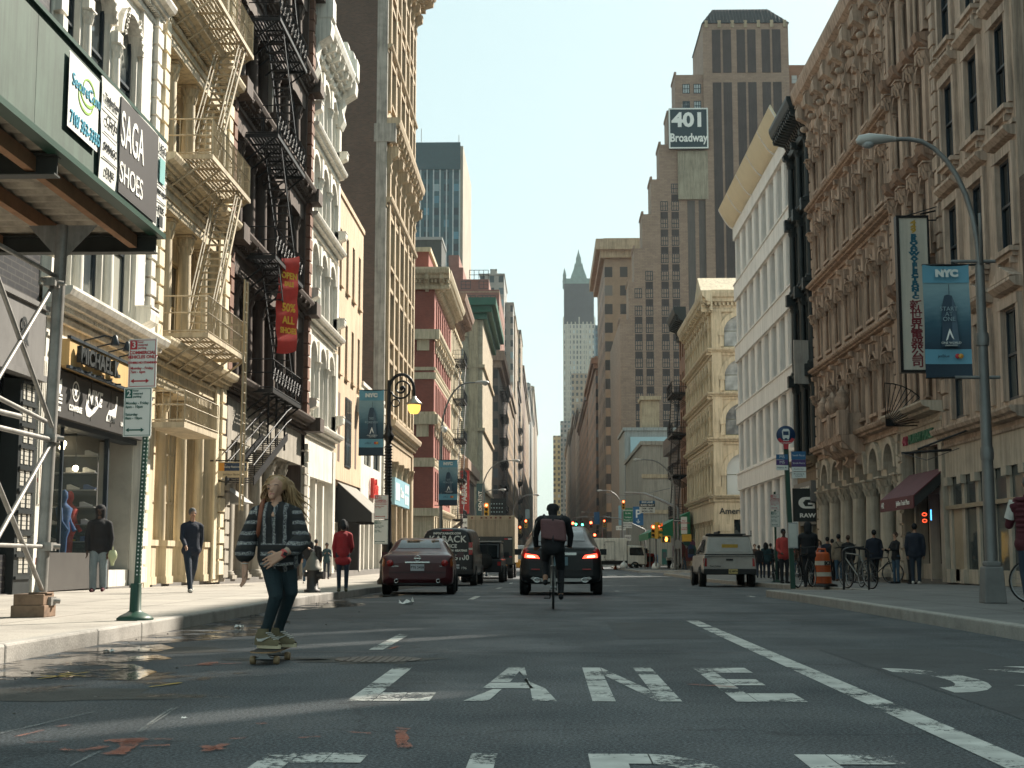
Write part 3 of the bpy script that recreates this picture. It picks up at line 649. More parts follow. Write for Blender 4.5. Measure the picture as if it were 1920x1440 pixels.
# logo fascia
b = MB(); b.fb(.6, 7.0, -.3, .12, 3.82, 4.72)
for u in (1.9, 3.0, 4.45, 5.6): b.fb(u, u + .03, .12, .13, 3.85, 4.7)
b.fb(.55, 7.05, 0, .16, 3.74, 3.82); b.build('fascia_board', mat('charcoal_fascia', (.042, .04, .038), .55), R_)
LOGW = mat('white_sign_paint', (.78, .77, .73), .6, vary=.05)
b = MB(); d_ = .128
def leaf(u, z, a, L_, w_):
    P = []
    for i in range(9):
        t = i / 8; P.append((t * L_, w_ * sin(pi * min(1, t * 1.0)) * (1 - t * .25)))
    pts = P + [(x, -y) for x, y in P[-2:0:-1]]
    b.prism([(u + x * sin(a) + y * cos(a), z + x * cos(a) - y * sin(a)) for x, y in pts], 'y', -d_ - .006, -d_)
for a in (-.55, 0, .55): leaf(1.3, 4.12, a, .5, .13)
for k in range(3): b.fb(.98, 1.62, d_, d_ + .006, 4.02 + k * .08, 4.06 + k * .08)
def ring(u, z, r, t):
    for i in range(20):
        A, B_ = 2 * pi * i / 20, 2 * pi * (i + 1) / 20
        b.prism([(u + r * cos(A), z + r * sin(A)), (u + r * cos(B_), z + r * sin(B_)), (u + (r - t) * cos(B_), z + (r - t) * sin(B_)), (u + (r - t) * cos(A), z + (r - t) * sin(A))], 'y', -d_ - .006, -d_)
ring(2.46, 4.38, .22, .035)
b.prism([(2.46 + (.15 if i % 2 == 0 else .06) * sin(pi * i / 5), 4.38 + (.15 if i % 2 == 0 else .06) * cos(pi * i / 5)) for i in range(10)], 'y', -d_ - .006, -d_)
b.prism([(3.2, 4.3), (3.12, 4.08), (3.22, 3.93), (3.42, 3.92), (3.75, 4.05), (4.3, 4.36), (3.75, 4.17), (3.5, 4.1), (3.34, 4.13)], 'y', -d_ - .006, -d_)   # swoosh
b.prism([(4.62, 4.05), (4.6, 3.95), (4.85, 3.95), (5.0, 3.95), (5.3, 4.1), (5.42, 4.45), (5.36, 4.5), (5.22, 4.3), (5.0, 4.24), (4.8, 4.22)], 'y', -d_ - .006, -d_)    # leaping cat
b.fb(5.34, 5.42, d_, d_ + .006, 4.4, 4.6)
for s_ in (1, -1): b.prism([(5.9, 4.35 + s_ * .25), (6.1, 4.35 + s_ * .06), (6.4, 4.35 + s_ * .06), (6.6, 4.35 + s_ * .25), (6.5, 4.35 + s_ * .02), (6.0, 4.35 + s_ * .02)], 'y', -d_ - .006, -d_)
lo = b.build('shop_logos', LOGW, R_); lo.location.x = -.5
for s_, u, z, sz, bo in (('adidas', 1.3, 3.92, .2, .004), ('CONVERSE', 2.46, 4.0, .17, .006), ('NIKE', 3.72, 4.36, .46, .012), ('PUMA', 4.98, 4.02, .2, .01), ('UNDER ARMOUR', 6.25, 3.98, .14, .004)):
    t = text('lettering', s_, sz, LOGW if s_ != 'PUMA' else BLAK, (u, -.136, z), (RAD(90), 0, 0), lo, bold=bo, shear=.25 if s_ == 'NIKE' else 0)
# yellow shop sign (a sign is a thing)
SR = thing('shop_sign', 'warm ochre shop sign board with dark raised letters and spot lamps', 'sign', (XL, 28.1, 0), RAD(90))
b = MB(); b.fb(.85, 7.0, .0, .34, 4.8, 5.36); b.build('board', mat('ochre_sign_board', (.55, .36, .15), .6, vary=.1, streak=.15), SR)
b = MB(); b.fb(.8, 7.04, .3, .38, 5.36, 5.42); b.fb(.8, 7.04, .3, .38, 4.74, 4.8)
for k in range(9): b.fb(1.1 + k * .7, 1.16 + k * .7, .3, .5, 4.76, 4.79)
b.build('frame', FBK, SR)
text('lettering', 'MICHAEL K.', .47, BLAK, (2.5, -.45, 5.06), (RAD(90), 0, 0), SR, ext=.05, bold=.014, xs=1.12)
b = MB()
for u in (1.7, 2.6, 3.4, 4.2): b.cut(); b.tube([(u, -.35, 5.44), (u, -.8, 5.55), (u, -1.0, 5.5)], .018, 5); b.lathe([(.03, .12), (.05, .1), (.1, -.08), (.09, -.1)], (u, -1.02, 5.44), 8)
b.build('spot_lamp', FBK, SR)
# clothes shown in the window
MAN = []
def mannequin(u, d, col, label):
    o = thing('mannequin', label, 'mannequin', (XL + d, 28.1 + u, .5), RAD(90)); b = MB()
    b.lathe([(.05, .2), (.09, .5), (.1, .8), (.16, .95), (.13, 1.15), (.2, 1.45), (.08, 1.55), (.05, 1.6), (.09, 1.7), (.08, 1.82), (.02, 1.88)], n=12)
    for s_ in (-1, 1): b.tube([(s_ * .2, 0, 1.45), (s_ * .3, -.05, 1.15), (s_ * .26, -.18, .95)], .05, 6)
    b.build('tracksuit', col, o); q = MB(); q.box(-.22, .22, -.18, .18, 0, .2); q.build('plinth', FGY, o)
mannequin(4.05, -.75, mat('blue_cloth', (.05, .12, .28), .8), 'blue tracksuit mannequin standing in the shop window')
mannequin(4.6, -.8, mat('red_cloth', (.48, .05, .04), .8), 'red tracksuit mannequin in the shop window')
SHC = [mat('shoe_%d' % i, c, .6) for i, c in enumerate(((.6, .6, .58), (.45, .08, .06), (.08, .12, .25), (.5, .42, .05), (.04, .04, .04)))]
rk = thing('shoe_rack', 'wall rack of trainers behind the shop window glass', 'rack', (XL - 2.6, 33.15, 0)); b = MB()
for z in (1.2, 1.6, 2.0, 2.4, 2.8, 3.2): b.box(0, 2.3, -.3, 0, z, z + .02)
b.build('shelf', FGY, rk)
SHOES = []
for z in (1.22, 1.62, 2.02, 2.42, 2.82, 3.22):
    for k in range(6):
        if rnd.random() < .2: continue
        u = .12 + k * .4 + rnd.uniform(-.05, .05); m_ = rnd.choice(SHC)
        key = m_.name
        if key not in WIN:
            q = MB(); q.prism([(-.14, 0), (.14, 0), (.15, .04), (.08, .06), (-.02, .1), (-.06, .12), (-.14, .11)], 'y', -.05, .05); WIN[key] = q.mesh('shoe', m_)
        o = link('shoe', WIN[key], None, (XL - 2.6 + u, 33.0, z)); tag(o, 'trainer on a shelf of the wall rack in the shop window', 'shoe', 'trainers on the shop wall rack')
b = MB()
LAMPM = mat('shop_bulb', (.9, .85, .7), emit=((1, .85, .55), 8))
for u, d, z in ((4.2, -.9, 3.35), (4.6, -.7, 2.9), (4.4, -1.5, 2.2), (4.9, -1.1, 3.5)):
    q = MB(); q.ball((0, 0, 0), .07, 8); q.m = 1; q.tube([(0, 0, .06), (0, 0, 3.75 - z)], .01, 4); o = q.build('shop_lamp', [LAMPM, FBK]); o.location = (XL + d, 28.1 + u, z); tag(o, 'lit round bulb hanging inside the sports shop', 'lamp', 'bulbs inside the sports shop')

# ---- yellow building with columns and cream fire escape
R_ = building('cast_iron_building', 'yellow columned building with cream fire escape balconies', 'l', 35.72, 43.9)
U = 8.18; lv = [(6.6, 10.1), (11.2, 14.6), (15.7, 19.0)]; bays = [(.75, 2.35), (2.85, 4.45), (4.95, 6.55)]
b = MB(); b.fb(0, .55, -1, .12, .1, 21); b.fb(7.2, U, -1, .12, .1, 21)
inner = Matrix.Translation((0, .85, 0)); q = MB(inner); wall(q, .55, 7.2, 4.9, 21, bays, [(6.9, 9.6), (11.5, 14.1), (16, 18.6)], .3)
b.build('wall', YELL, R_); q.build('back_wall', YELL, R_); windows(R_, bays, [(6.9, 9.6), (11.5, 14.1), (16, 18.6)], 'dh', mat('yellow_window_frame', (.5, .38, .2), .6), GL, .98)
q = MB(); core(q, U, 21, 14, 1.2); q.build('roof', ROOF, R_)
b = MB()
for z in (5.3, 10.15, 14.65, 19.05):
    cornice(b, .0, U, z + .55, .62, .62, dent=.16); b.fb(.5, 7.25, -.9, .06, z, z + .55); b.fb(.5, 7.25, .06, .1, z + .28, z + .34)
b.build('cornice', YELL, R_)
b = MB()
for z0, z1 in [(6.5, 10.13), (11.35, 14.63), (15.85, 19.0)]:
    for u in (.95, 2.6, 4.7, 6.75): column(b, u, -.3, z0, z1, .2, 14, .55)
for u in (.95, 2.6, 4.7, 6.75): column(b, u, -.25, .15, 5.28, .17, 12, .5)
b.build('column', YELL, R_)
b = MB()
for u in (.95, 2.6, 4.7, 6.75):
    b.cut(); b.fb(u - .32, u + .32, -.6, .05, .15, 1.15); b.fb(u - .38, u + .38, -.6, .1, 1.15, 1.3); b.fb(u - .36, u + .36, -.6, .08, .15, .35)
b.build('pedestal', YELL, R_)
b = MB(); b.fb(.55, 7.2, -1.1, -.95, .15, 5.3)
for u in (1.45, 1.95, 3.2, 3.7, 4.15, 5.3, 5.8, 6.3): b.fb(u, u + .05, -.95, -.9, .3, 5.0)
for z in (1.2, 2.4, 3.8): b.fb(.6, 7.15, -.95, -.91, z, z + .06)
b.build('shop_panel', YELL, R_)
b = MB(); quoins(b, .04, .52, .26, 6.4, 20.5, .48, .1, -1); quoins(b, 7.55, U - .02, .26, .3, 20.5, .48, .14, 1); b.fb(7.1, 7.5, .12, .18, .2, 20.5); b.build('quoin_strip', YELQ, R_)
fire_escape(R_, FECR, 1.3, 6.1, 1.22, [6.75, 11.6, 16.1], ladder=(5.6, 2.2, 9.0, 1.32))
fe2 = MB()
b = MB(); b.fb(.3, 4.0, .0, .95, 4.15, 4.3); railing(b, [(.3, 0, 4.3), (.3, -.95, 4.3), (4.0, -.95, 4.3)], .8); b.build('canopy', FECR, R_)

# ---- dark brownstone with black fire escape
R_ = building('cast_iron_building', 'dark brown columned building with black fire escape and red banner', 'l', 43.92, 59)
U = 15.06; zz = [6.5, 11.35, 16.15, 20.9]; st = [(1.0, 2.5), (3.1, 4.6), (5.2, 6.7), (7.3, 8.8), (9.4, 10.9), (11.5, 13.0)]
b = MB(); b.fb(0, .75, -1, .1, .1, 25.5); b.fb(14.2, U, -1, .1, .1, 25.5)
q = MB(Matrix.Translation((0, .95, 0))); fls = [(z + .5, z + 3.5) for z in zz]; wall(q, .75, 14.2, 4.5, 25.5, st, fls, .3); q.build('back_wall', BRWN, R_)
windows(R_, st, fls, 'g23', FBR, GLD, 1.08); b.build('wall', BRWN, R_)
q = MB(); core(q, U, 25.5, 14, 1.3); q.build('roof', ROOF, R_)
b = MB()
for z in zz[1:] + [25.2]:
    cornice(b, -.02, U + .03, z - .62, .62, .6, dent=.3, brk=1.1, bw=.2, bh=.35); b.fb(.7, 14.3, -.95, .04, z - 1.25, z - .62)
    b.fb(-.05, .85, 0, .66, z - .5, z + .05); b.fb(14.1, U + .06, 0, .68, z - .5, z + .05)
cornice(b, -.02, U + .03, 5.9, .62, .7, dent=.3); b.fb(14.1, U + .06, 0, .9, 6.0, 6.55); b.build('cornice', BRWN, R_)
b = MB()
for z, z1 in zip(zz, zz[1:] + [25.2]):
    for u in (.9, 2.8, 4.9, 7.0, 9.1, 11.2, 13.6): column(b, u, -.28, z, z1 - 1.25, .24, 12, .6)
b.build('column', BRWN, R_)
b = MB(); quoins(b, 14.35, U - .02, .3, 6.7, 25, .5, .2, 1); quoins(b, .05, .6, .24, 6.7, 25, .5, .14, -1); b.build('quoin_strip', RUST, R_)
GSF = mat('grey_shopfront_stone', (.34, .31, .26), .75, vary=.25, streak=.4)
b = MB(); b.fb(0, U, -.6, .1, 4.6, 5.9); b.fb(.0, .7, -.8, .15, .1, 4.6); b.fb(14.3, U, -.8, .15, .1, 4.6); quoins(b, .02, .66, .25, .2, 4.6, .45, .1, -1); quoins(b, 14.35, U - .02, .25, .2, 4.6, .45, .1)
for u in (2.6, 4.9, 7.2, 9.5, 11.9): column(b, u, -.3, .15, 4.6, .24, 12, .55)
b.fb(.7, 14.3, -1.2, -1.1, .1, 4.6); b.build('shopfront', GSF, R_)
b = MB()
for u in (3.0, 5.4, 7.8, 10.2, 12.4): b.fb(u, u + 1.3, -1.09, -1.05, .3, 3.6)
b.build('shop_window', GLD, R_)
b = MB(); b.fb(3.0, 4.4, -.9, .15, 4.0, 4.55); b.build('air_conditioner', mat('metal_box', (.45, .43, .38), .5), R_)
b = MB(); b.prism([(-.6, 2.6), (-.1, 2.55), (-.1, 2.9), (.1, 3.1)], 'x', 1.3, 2.6); b.build('roller_hood', FGY, R_)
fire_escape(R_, FEBK, 2.7, 8.0, 1.1, [6.4, 10.9, 15.1, 19.2, 23.4], orn=True, dirs=-1, gap=.5)
b = MB(); q = 0
for d in (.5, 1.35):      # drop stair in front
    b.hexa([(-1.2, -d, 3.0), (-1.2, -d - .04, 3.0), (-1.2, -d - .04, 3.25), (-1.2, -d, 3.25), (4.2, -d, 4.8), (4.2, -d - .04, 4.8), (4.2, -d - .04, 5.05), (4.2, -d, 5.05)])
    for h_ in (.5, .9): b.tube([(-1.2, -d, 3.1 + h_), (4.2, -d, 4.9 + h_), (5.0, -d, 5.1 + h_)], .025, 5)
    for i in range(5): b.bar((-1 + i * 1.2, -d, 3.15 + i * .4), (-1 + i * 1.2, -d, 4.1 + i * .4), .03)
for i in range(23): u = -1.1 + i * .24; z = 3.1 + i * .08; b.fb(u - .12, u + .12, .5, 1.35, z - .02, z)
for u in (3.2, 4.6, 6.2): b.bar((u, -.9, 4.6), (u, -.9, 6.4), .05)
b.build('drop_stair', FEBK, R_)
# open window casement
b = MB(); b.box(0, .04, 0, .9, 0, 1.9)
for zz_ in (0, .6, 1.2, 1.84): b.box(-.01, .05, 0, .9, zz_, zz_ + .06)
for yy in (0, .42, .84): b.box(-.012, .052, yy, yy + .06, 0, 1.9)
o = b.build('open_casement', FWH, R_); o.location = (6.8, -.1, 17.2); o.rotation_euler = (0, 0, RAD(-30))
# red banner hung on it
BN = mat('red_banner_cloth', (.50, .045, .035), .75, vary=.15, scale=3)
b = MB(); b.grid(lambda u, v: (.06 * sin(v * 9 + u * 2) + .04 * sin(v * 23), (u - .5) * 1.45 + .05 * sin(v * 7), -v * 4.6 + .35 * u * u - .12 * u), 14, 30); o = b.build('banner', BN)
o.location = (XL + 1.2, 48.6, 11.2); o.rotation_euler = (0, 0, RAD(-42)); o.scale = (.74, .62, .73); tag(o, 'red banner with yellow writing hanging from the black fire escape', 'banner')
YC = mat('yellow_print', (.70, .42, .05), .7)
for z, t, s_ in ((-.85, 'OPEN', .42), (-1.25, 'SALE', .3), (-2.4, '50%', .55), (-3.0, 'ALL', .5), (-3.5, 'SHOES', .38)):
    b2 = text('lettering', t, s_, YC, (.1, .0, z), (RAD(90), 0, RAD(90)), o, ext=.012, bold=.015)

# ---- white cast-iron building
R_ = building('cast_iron_building', 'bright white building with arched windows and scrolled roof corners', 'l', 59.02, 67.7)
U = 8.68; bays = [(.9, 2.7), (3.4, 5.2), (5.9, 7.7)]; zz = [6.5, 11.2, 15.45, 19.4]; tops = [10.5, 14.8, 18.8, 22.8]
b = MB(); fls = [(z + .25, t - .3, .8) for z, t in zip(zz, tops)]; wall(b, 0, U, 5.8, 24.2, bays, fls, .55); core(b, U, 24.2, 14, .7, 4.4); b.build('wall', WHITE, R_); windows(R_, bays, fls, 'dh', FWH, GL, .14)
b = MB()
for z in zz: cornice(b, -.02, U + .02, z - .5, .55, .5); 
cornice(b, .6, U - .6, 22.9, 1.3, .95, dent=.22, brk=1.2, bw=.25)
b.build('cornice', WHITE, R_)
b = MB()
for u in (.45, U - .45):
    for z, t in zip(zz, tops): b.fb(u - .3, u + .3, 0, .18, z, t); bracket(b, u - .3, u + .3, .55, z - .05, z + 1.0)
    bracket(b, u - .42, u + .42, .95, 21.6, 24.1); b.fb(u - .45, u + .45, -.3, 1.0, 24.1, 25.0); b.moulding(u - .38, u + .38, [(-.2, 25), (.9, 25), (.8, 25.4), (.6, 25.5), (.5, 25.9), (-.1, 25.9)])
for u in (3.05, 5.55):
    for z, t in zip(zz, tops): column(b, u, .04, z + .1, t - 1.1, .16, 10, .4); b.fb(u - .22, u + .22, 0, .2, t - 1.1, t - .2)
for (a, c) in bays:
    for t in tops: arch_ring(b, a, c, t - 1.1, .78, .14, .2)
b.build('pilaster', WHITE, R_)
b = MB(); b.fb(0, .7, -.6, .1, .1, 5.8); b.fb(U - .7, U, -.6, .1, .1, 5.8); b.fb(.7, U - .7, -.6, .05, 4.3, 5.8); b.fb(.7, U - .7, -1.2, -1.1, .1, 4.3)
for u in (2.2, 4.3, 6.4): b.fb(u - .18, u + .18, -1.0, -.1, .1, 4.3)
quoins(b, .02, .6, .24, .3, 5.6, .5, .15, -1); b.build('shopfront', WHITE, R_)
b = MB()
for u in (.9, 2.5, 4.6, 6.6): b.fb(u, u + 1.3, -1.08, -1.02, .5, 2.9)
b.build('shop_window', GL, R_)

# ---- beige stucco
R_ = building('stucco_building', 'plain beige stucco building with narrow dark windows', 'l', 67.72, 77.6)
U = 9.88; bays = [(.9, 1.75), (3.3, 4.15), (5.6, 6.45), (8.0, 8.85)]; fls = [(9.9, 12.6), (14.3, 17.1)]
b = MB(); wall(b, 0, U, 4.6, 18.7, bays, fls, .5); core(b, U, 18.7, 14, .6, 4.7)
b.build('wall', BEIG, R_); windows(R_, bays, fls, 'dh', FBR, GLD, .14)
b = MB(); b.fb(1.2, 1.9, -.02, .003, 5.5, 8.9); b.fb(7.3, 8.0, -.02, .003, 5.5, 8.9); b.build('blind_recess', FBR, R_)
b = MB(); b.fb(3.6, 5.6, .0, .06, 5.4, 8.9); o = b.build('tall_window', FBK, R_)
b = MB()
for i in range(2):
    for j in range(3): b.fb(3.72 + i * .95, 4.55 + i * .95, .06, .075, 5.5 + j * 1.15, 6.5 + j * 1.15)
b.build('pane', GL, o)
b = MB(); b.fb(-.03, U + .03, -.5, .08, 18.7, 18.95)
for a, c in bays:
    for z, _ in fls: b.fb(a - .1, c + .1, 0, .14, z - .16, z - .01)
b.build('coping', BEIG, R_)
b = MB(); b.fb(.1, U - .1, -1.6, -1.5, .1, 4.6); b.fb(0, .5, -1.5, .0, .1, 4.6); b.fb(U - .4, U, -1.5, 0, .1, 4.6); b.build('shopfront', mat('dark_shopfront', (.04, .04, .042), .5), R_)
b = MB(); b.fb(8.0, 8.9, -.1, .75, 8.6, 9.4); b.fb(8.05, 8.85, .75, .77, 8.7, 9.1); b.build('air_conditioner', mat('metal_box', (.45, .43, .38), .5), R_)
AW = thing('awning', 'grey sloping canvas awning over the beige shop', 'awning', (XL, 67.72, 0), RAD(90))
b = MB(); b.moulding(1.4, 8.4, [(0, 4.5), (1.7, 3.0), (1.68, 2.98), (0, 4.45)]); b.fb(1.4, 8.4, 1.68, 1.7, 2.55, 3.0); b.m = 1
for u in (1.42, 8.36): b.put([(u, 0, 4.48), (u, -1.69, 3.0), (u, -1.69, 2.6), (u, 0, 2.6)], [(0, 1, 2, 3)])
b.build('canvas', [mat('grey_canvas', (.19, .18, .155), .8, streak=.15), mat('black_canvas_and_shade', (.03, .03, .03), .8)], AW)
text('lettering', 'ROCKPORT STORE', .3, LOGW, (5.6, -1.71, 2.78), (RAD(90), 0, 0), AW, bold=.004)
b = MB()
for u in (1.6, 8.2): b.bar((u, 0, 2.6), (u, -1.68, 2.62), .04)
b.build('frame', FBK, AW)
for z, m_ in ((.15, FWH),):
    q = MB()
    for u in (6.9, 7.6, 8.3, 9.0): q.fb(u, u + .07, -1.2, -1.1, z, 2.7)
    for zq in (.15, 1.2, 2.2, 2.65): q.fb(6.9, 9.07, -1.2, -1.1, zq, zq + .07)
    q.m = 1; q.fb(6.9, 9.07, -1.17, -1.15, .2, 2.6); q.build('shop_window', [FWH, GL], R_)

# ---- low white shop with red letters
R_ = building('shop_building', 'low white shop building with red letters on its wall', 'l', 77.62, 88)
U = 10.38; bays = [(1.4, 4.4), (5.6, 8.8)]; fls = [(6.0, 9.2)]
b = MB(); wall(b, 0, U, 3.4, 10.3, bays, fls, .5); core(b, U, 10.3, 14, .6, 3.5); b.fb(0, U, -.5, .1, 10.3, 10.5); quoins(b, U - .6, U - .02, .14, 3.6, 10.2, .5, .15)
b.build('wall', WHITE, R_); windows(R_, bays, fls, 'g22', FBK, GL, .14)
b = MB(); b.fb(0, U, -1.2, -1.1, .1, 3.4); b.fb(0, .4, -1.1, 0, .1, 3.4); b.fb(9.9, U, -1.1, 0, .1, 3.4)
for u in (2.4, 4.6, 6.8): b.fb(u, u + .3, -1.1, -.1, .1, 3.4)
b.build('shopfront', WHITE, R_)
b = MB(); b.fb(.5, 9.8, -1.09, -1.05, .4, 3.2); b.build('shop_window', GLD, R_)
o = text('shop_sign_lettering', 'Lids', 1.5, mat('red_letter', (.55, .04, .03), .5), (XL + .16, 82.6, 4.75), (RAD(90), 0, RAD(90)), None, ext=.1, bold=.05); tag(o, 'red shop letters standing out from the low white wall', 'sign')

# ---- big tan building with brick side wall
R_ = building('loft_building', 'tall tan stone building with a bare brown brick side wall', 'l', 88.05, 106)
U = 17.95; bays = [(1.6, 3.4), (4.2, 6.0), (7.6, 9.4), (10.2, 12.0), (13.4, 15.0), (15.6, 17.0)]
zz = [9.6, 14.2, 18.9, 23.6, 29.6, 33.2, 37.0]; fls = [(z + .6, z + 3.6) for z in zz[:4]] + [(30.2, 32.8), (34, 36.6), (37.8, 40.2)]
b = MB(); wall(b, 0, U, 8.6, 43.5, bays, fls, .6); b.build('wall', TANS, R_); windows(R_, bays, fls, 'dh', FBR, GLD, .14)
SF = side_frame('l', U, 30)
b = MB(SF); b.fb(0, 29.35, -.2, .0, 9, 44); b.build('side_wall', BRKD, R_)
b = MB(SF); b.fb(29.35, 30.02, -.3, .03, 3, 44); b.fb(29.2, 30.6, -.4, .06, 27.2, 28.4); b.build('stone_return', mat('weathered_render', (.30, .28, .25), .85, vary=.35, streak=.4), R_)
q = MB(); core(q, U, 43.6, 30, .62, 7.2); q.build('roof', ROOF, R_)
b = MB(); cornice(b, 0, U + .3, 27.2, 1.6, .9, dent=.5, brk=1.5, bw=.3); cornice(b, .0, U + .6, 42.2, 2.4, 1.75, dent=.5, brk=1.25, bw=.5, bh=1.6); cornice(b, 0, U + .05, 8.2, 1.2, .8, dent=.4); cornice(b, 0, U, 23.0, .6, .4); cornice(b, 0, U, 33.2, .5, .35)
b.build('cornice', TANS, R_)
b = MB()
for u in (.8, 3.8, 6.8, 9.8, 12.7, 15.3, 17.4):
    b.fb(u - .3, u + .3, 0, .22, 9.4, 26.4); bracket(b, u - .34, u + .34, .75, 25.2, 27); b.fb(u - .25, u + .25, 0, .2, 29.4, 42); bracket(b, u - .3, u + .3, .7, 40.8, 42.3)
for a, c in bays:
    for zs, zt in fls: b.fb(a - .12, c + .12, 0, .2, zs - .22, zs - .03); b.fb(a - .1, c + .1, 0, .16, zt + .03, zt + .28)
b.build('pilaster', TANS, R_)
b = MB(); b.fb(0, .9, -.6, .2, .1, 8.2); b.fb(U - .9, U, -.6, .2, .1, 8.2); b.fb(.9, U - .9, -.6, .1, 7.0, 8.2)
for u in (4, 7.5, 11, 14.4): b.fb(u - .4, u + .4, -.8, .1, .1, 7.0); column(b, u, .2, .2, 7.0, .3, 12, .7)
b.fb(.9, U - .9, -1.3, -1.2, .1, 7); b.build('shopfront', TANS, R_)
b = MB()
for u in (1.3, 4.8, 8.2, 11.8): b.fb(u, u + 2.1, -1.19, -1.1, .6, 6.2)
b.build('shop_window', GLD, R_)
SG = thing('shop_sign', 'pale blue shop sign board with white squares beside the ornate lamp', 'sign', (XL, 88.05, 0), RAD(90))
b = MB(); b.fb(2.0, 11.5, .25, .55, 4.2, 5.9); b.build('board', mat('pale_blue_board', (.24, .42, .50), .5, vary=.1), SG)
b = MB(); b.fb(2.4, 4.8, .55, .57, 4.5, 5.6)
for i in range(2):
    for j in range(2): b.fb(8.2 + i * 1.4, 9.3 + i * 1.4, .55, .57, 4.4 + j * .75, 5.0 + j * .75)
b.build('panel', mat('pale_panel', (.6, .7, .72), .5), SG); text('lettering', 'Chase', .9, LOGW, (6.4, -.57, 5.05), (RAD(90), 0, 0), SG, bold=.02)

# ---- red brick corner building across the side street
R_ = building('corner_building', 'red brick corner building with cream stone bands and cornice', 'l', 127, 149)
U = 22; bays = [(1.9, 3.3), (4.2, 5.6), (6.5, 7.9), (9.2, 10.6), (11.6, 13.0), (14, 15.4), (16.4, 17.8), (18.8, 20.2)]
zz = [(5.9, 8.6), (9.7, 12.4), (14.0, 16.5), (17.9, 20.2), (21.7, 24.3)]
b = MB(); wall(b, 0, U, 5.1, 25.2, bays, zz, .5); SF = side_frame('l', U, 22); q = MB(SF); sb = [(18.6 - k * 4.4, 20.0 - k * 4.4) for k in range(4)]
sb = sorted(sb); q.v = b.v; q.f = b.f; q.mi = b.mi; q.sm = b.sm
wall(q, 0, 21.5, 5.1, 25.2, sb, zz, .45); b.fr = None; b.fb(.5, U, -18, -.6, 25.2, 28.6); b.build('wall', BRKR, R_)
windows(R_, bays, zz, 'dh', FBR, GLD, .14); windows(R_, sb, zz, 'dh', FBR, GLD, .14, SF)
b = MB(); c2 = MB(SF)
for z, h, d in ((4.5, .7, .55), (8.9, .5, .14), (12.7, .9, .4), (13.5, .35, .12), (16.8, .6, .18), (20.4, .9, .5), (9.4, .3, .1), (17.6, .3, .12)):
    cornice(b, -.02, U, z, h, d); c2.fb(0, 22.0 + d, 0, d * .9, z, z + h)
cornice(b, -.0, U, 25.0, 1.8, 1.5, dent=.35, brk=1.0, bw=.25); c2.m = 0; cornice(c2, 0, 23.4, 25.0, 1.8, 1.5, dent=.35, brk=1.4, bw=.3)
for u in (1.2, 3.7, 6.0, 8.5, 11.1, 13.5, 15.9, 18.3, 21): 
    for z in (12.0, 19.6): bracket(b, u - .3, u + .3, .4, z - .3, z + .8)
for u in (21, 17.2, 15): c2.fb(u - .55, u + .55, 0, .16, 11.6, 12.7); c2.fb(u - .55, u + .55, 0, .16, 19.4, 20.4)
c2.v = [v for v in c2.v]; b.build('cornice', CRM2, R_); c2.build('stone_band', CRM2, R_)
b = MB(); b.fb(.3, U, -18.2, -.4, 28.6, 29.0); b.fb(.3, U, -18.1, -.5, 26.8, 27.1); b.build('coping', CRM2, R_)
b = MB(); b.fb(0, .8, -.6, .1, .1, 4.5); b.fb(0, U, -1.2, -.9, .1, 4.5); c2 = MB(SF); c2.fb(0, 22.05, -.4, .08, .1, 4.5)
for k in range(9): c2.fb(0, 22.1, .08, .12, .5 + k * .45, .85 + k * .45)
for u in (3, 6, 9, 12, 15, 18, 21): b.fb(u - .4, u + .4, -1, .1, .1, 4.5)
b.v += c2.v; o_ = len(b.v) - len(c2.v); b.f += [[i + o_ for i in f] for f in c2.f]; b.mi += c2.mi; b.sm += c2.sm
b.build('base', CRM2, R_)
q = MB(); core(q, U, 25.3, 20, .62); q.build('roof', ROOF, R_)
# ---- pale building with fire escapes
R_ = building('loft_building', 'pale stone building with dark iron fire escapes past the red corner', 'l', 149.1, 166)
U = 16.9; bays = [(1 + k * 2.3, 2.3 + k * 2.3) for k in range(7)]; zz = [(5.2 + k * 4.3, 8.0 + k * 4.3) for k in range(5)]
b = MB(); wall(b, 0, U, .1, 27, bays, zz, .5); core(b, U, 27, 20, .6); b.build('wall', CRM2, R_); windows(R_, bays, zz, 'dh', FBR, GL, .14)
b = MB(); cornice(b, 0, U, 26.4, 2.4, 1.6, brk=1.0); b.build('cornice', PNKD, R_)
b = MB()
for a, c in bays:
    for zs, zt in zz: b.fb(a - .15, c + .15, 0, .25, zt + .03, zt + .4); b.fb(a - .1, c + .1, 0, .2, zs - .25, zs - .03)
b.build('lintel', CRM2, R_)
fire_escape(R_, FEBK, 3, 9, 1.2, [4.9, 9.2, 13.5, 17.8, 22.1], gap=.3)
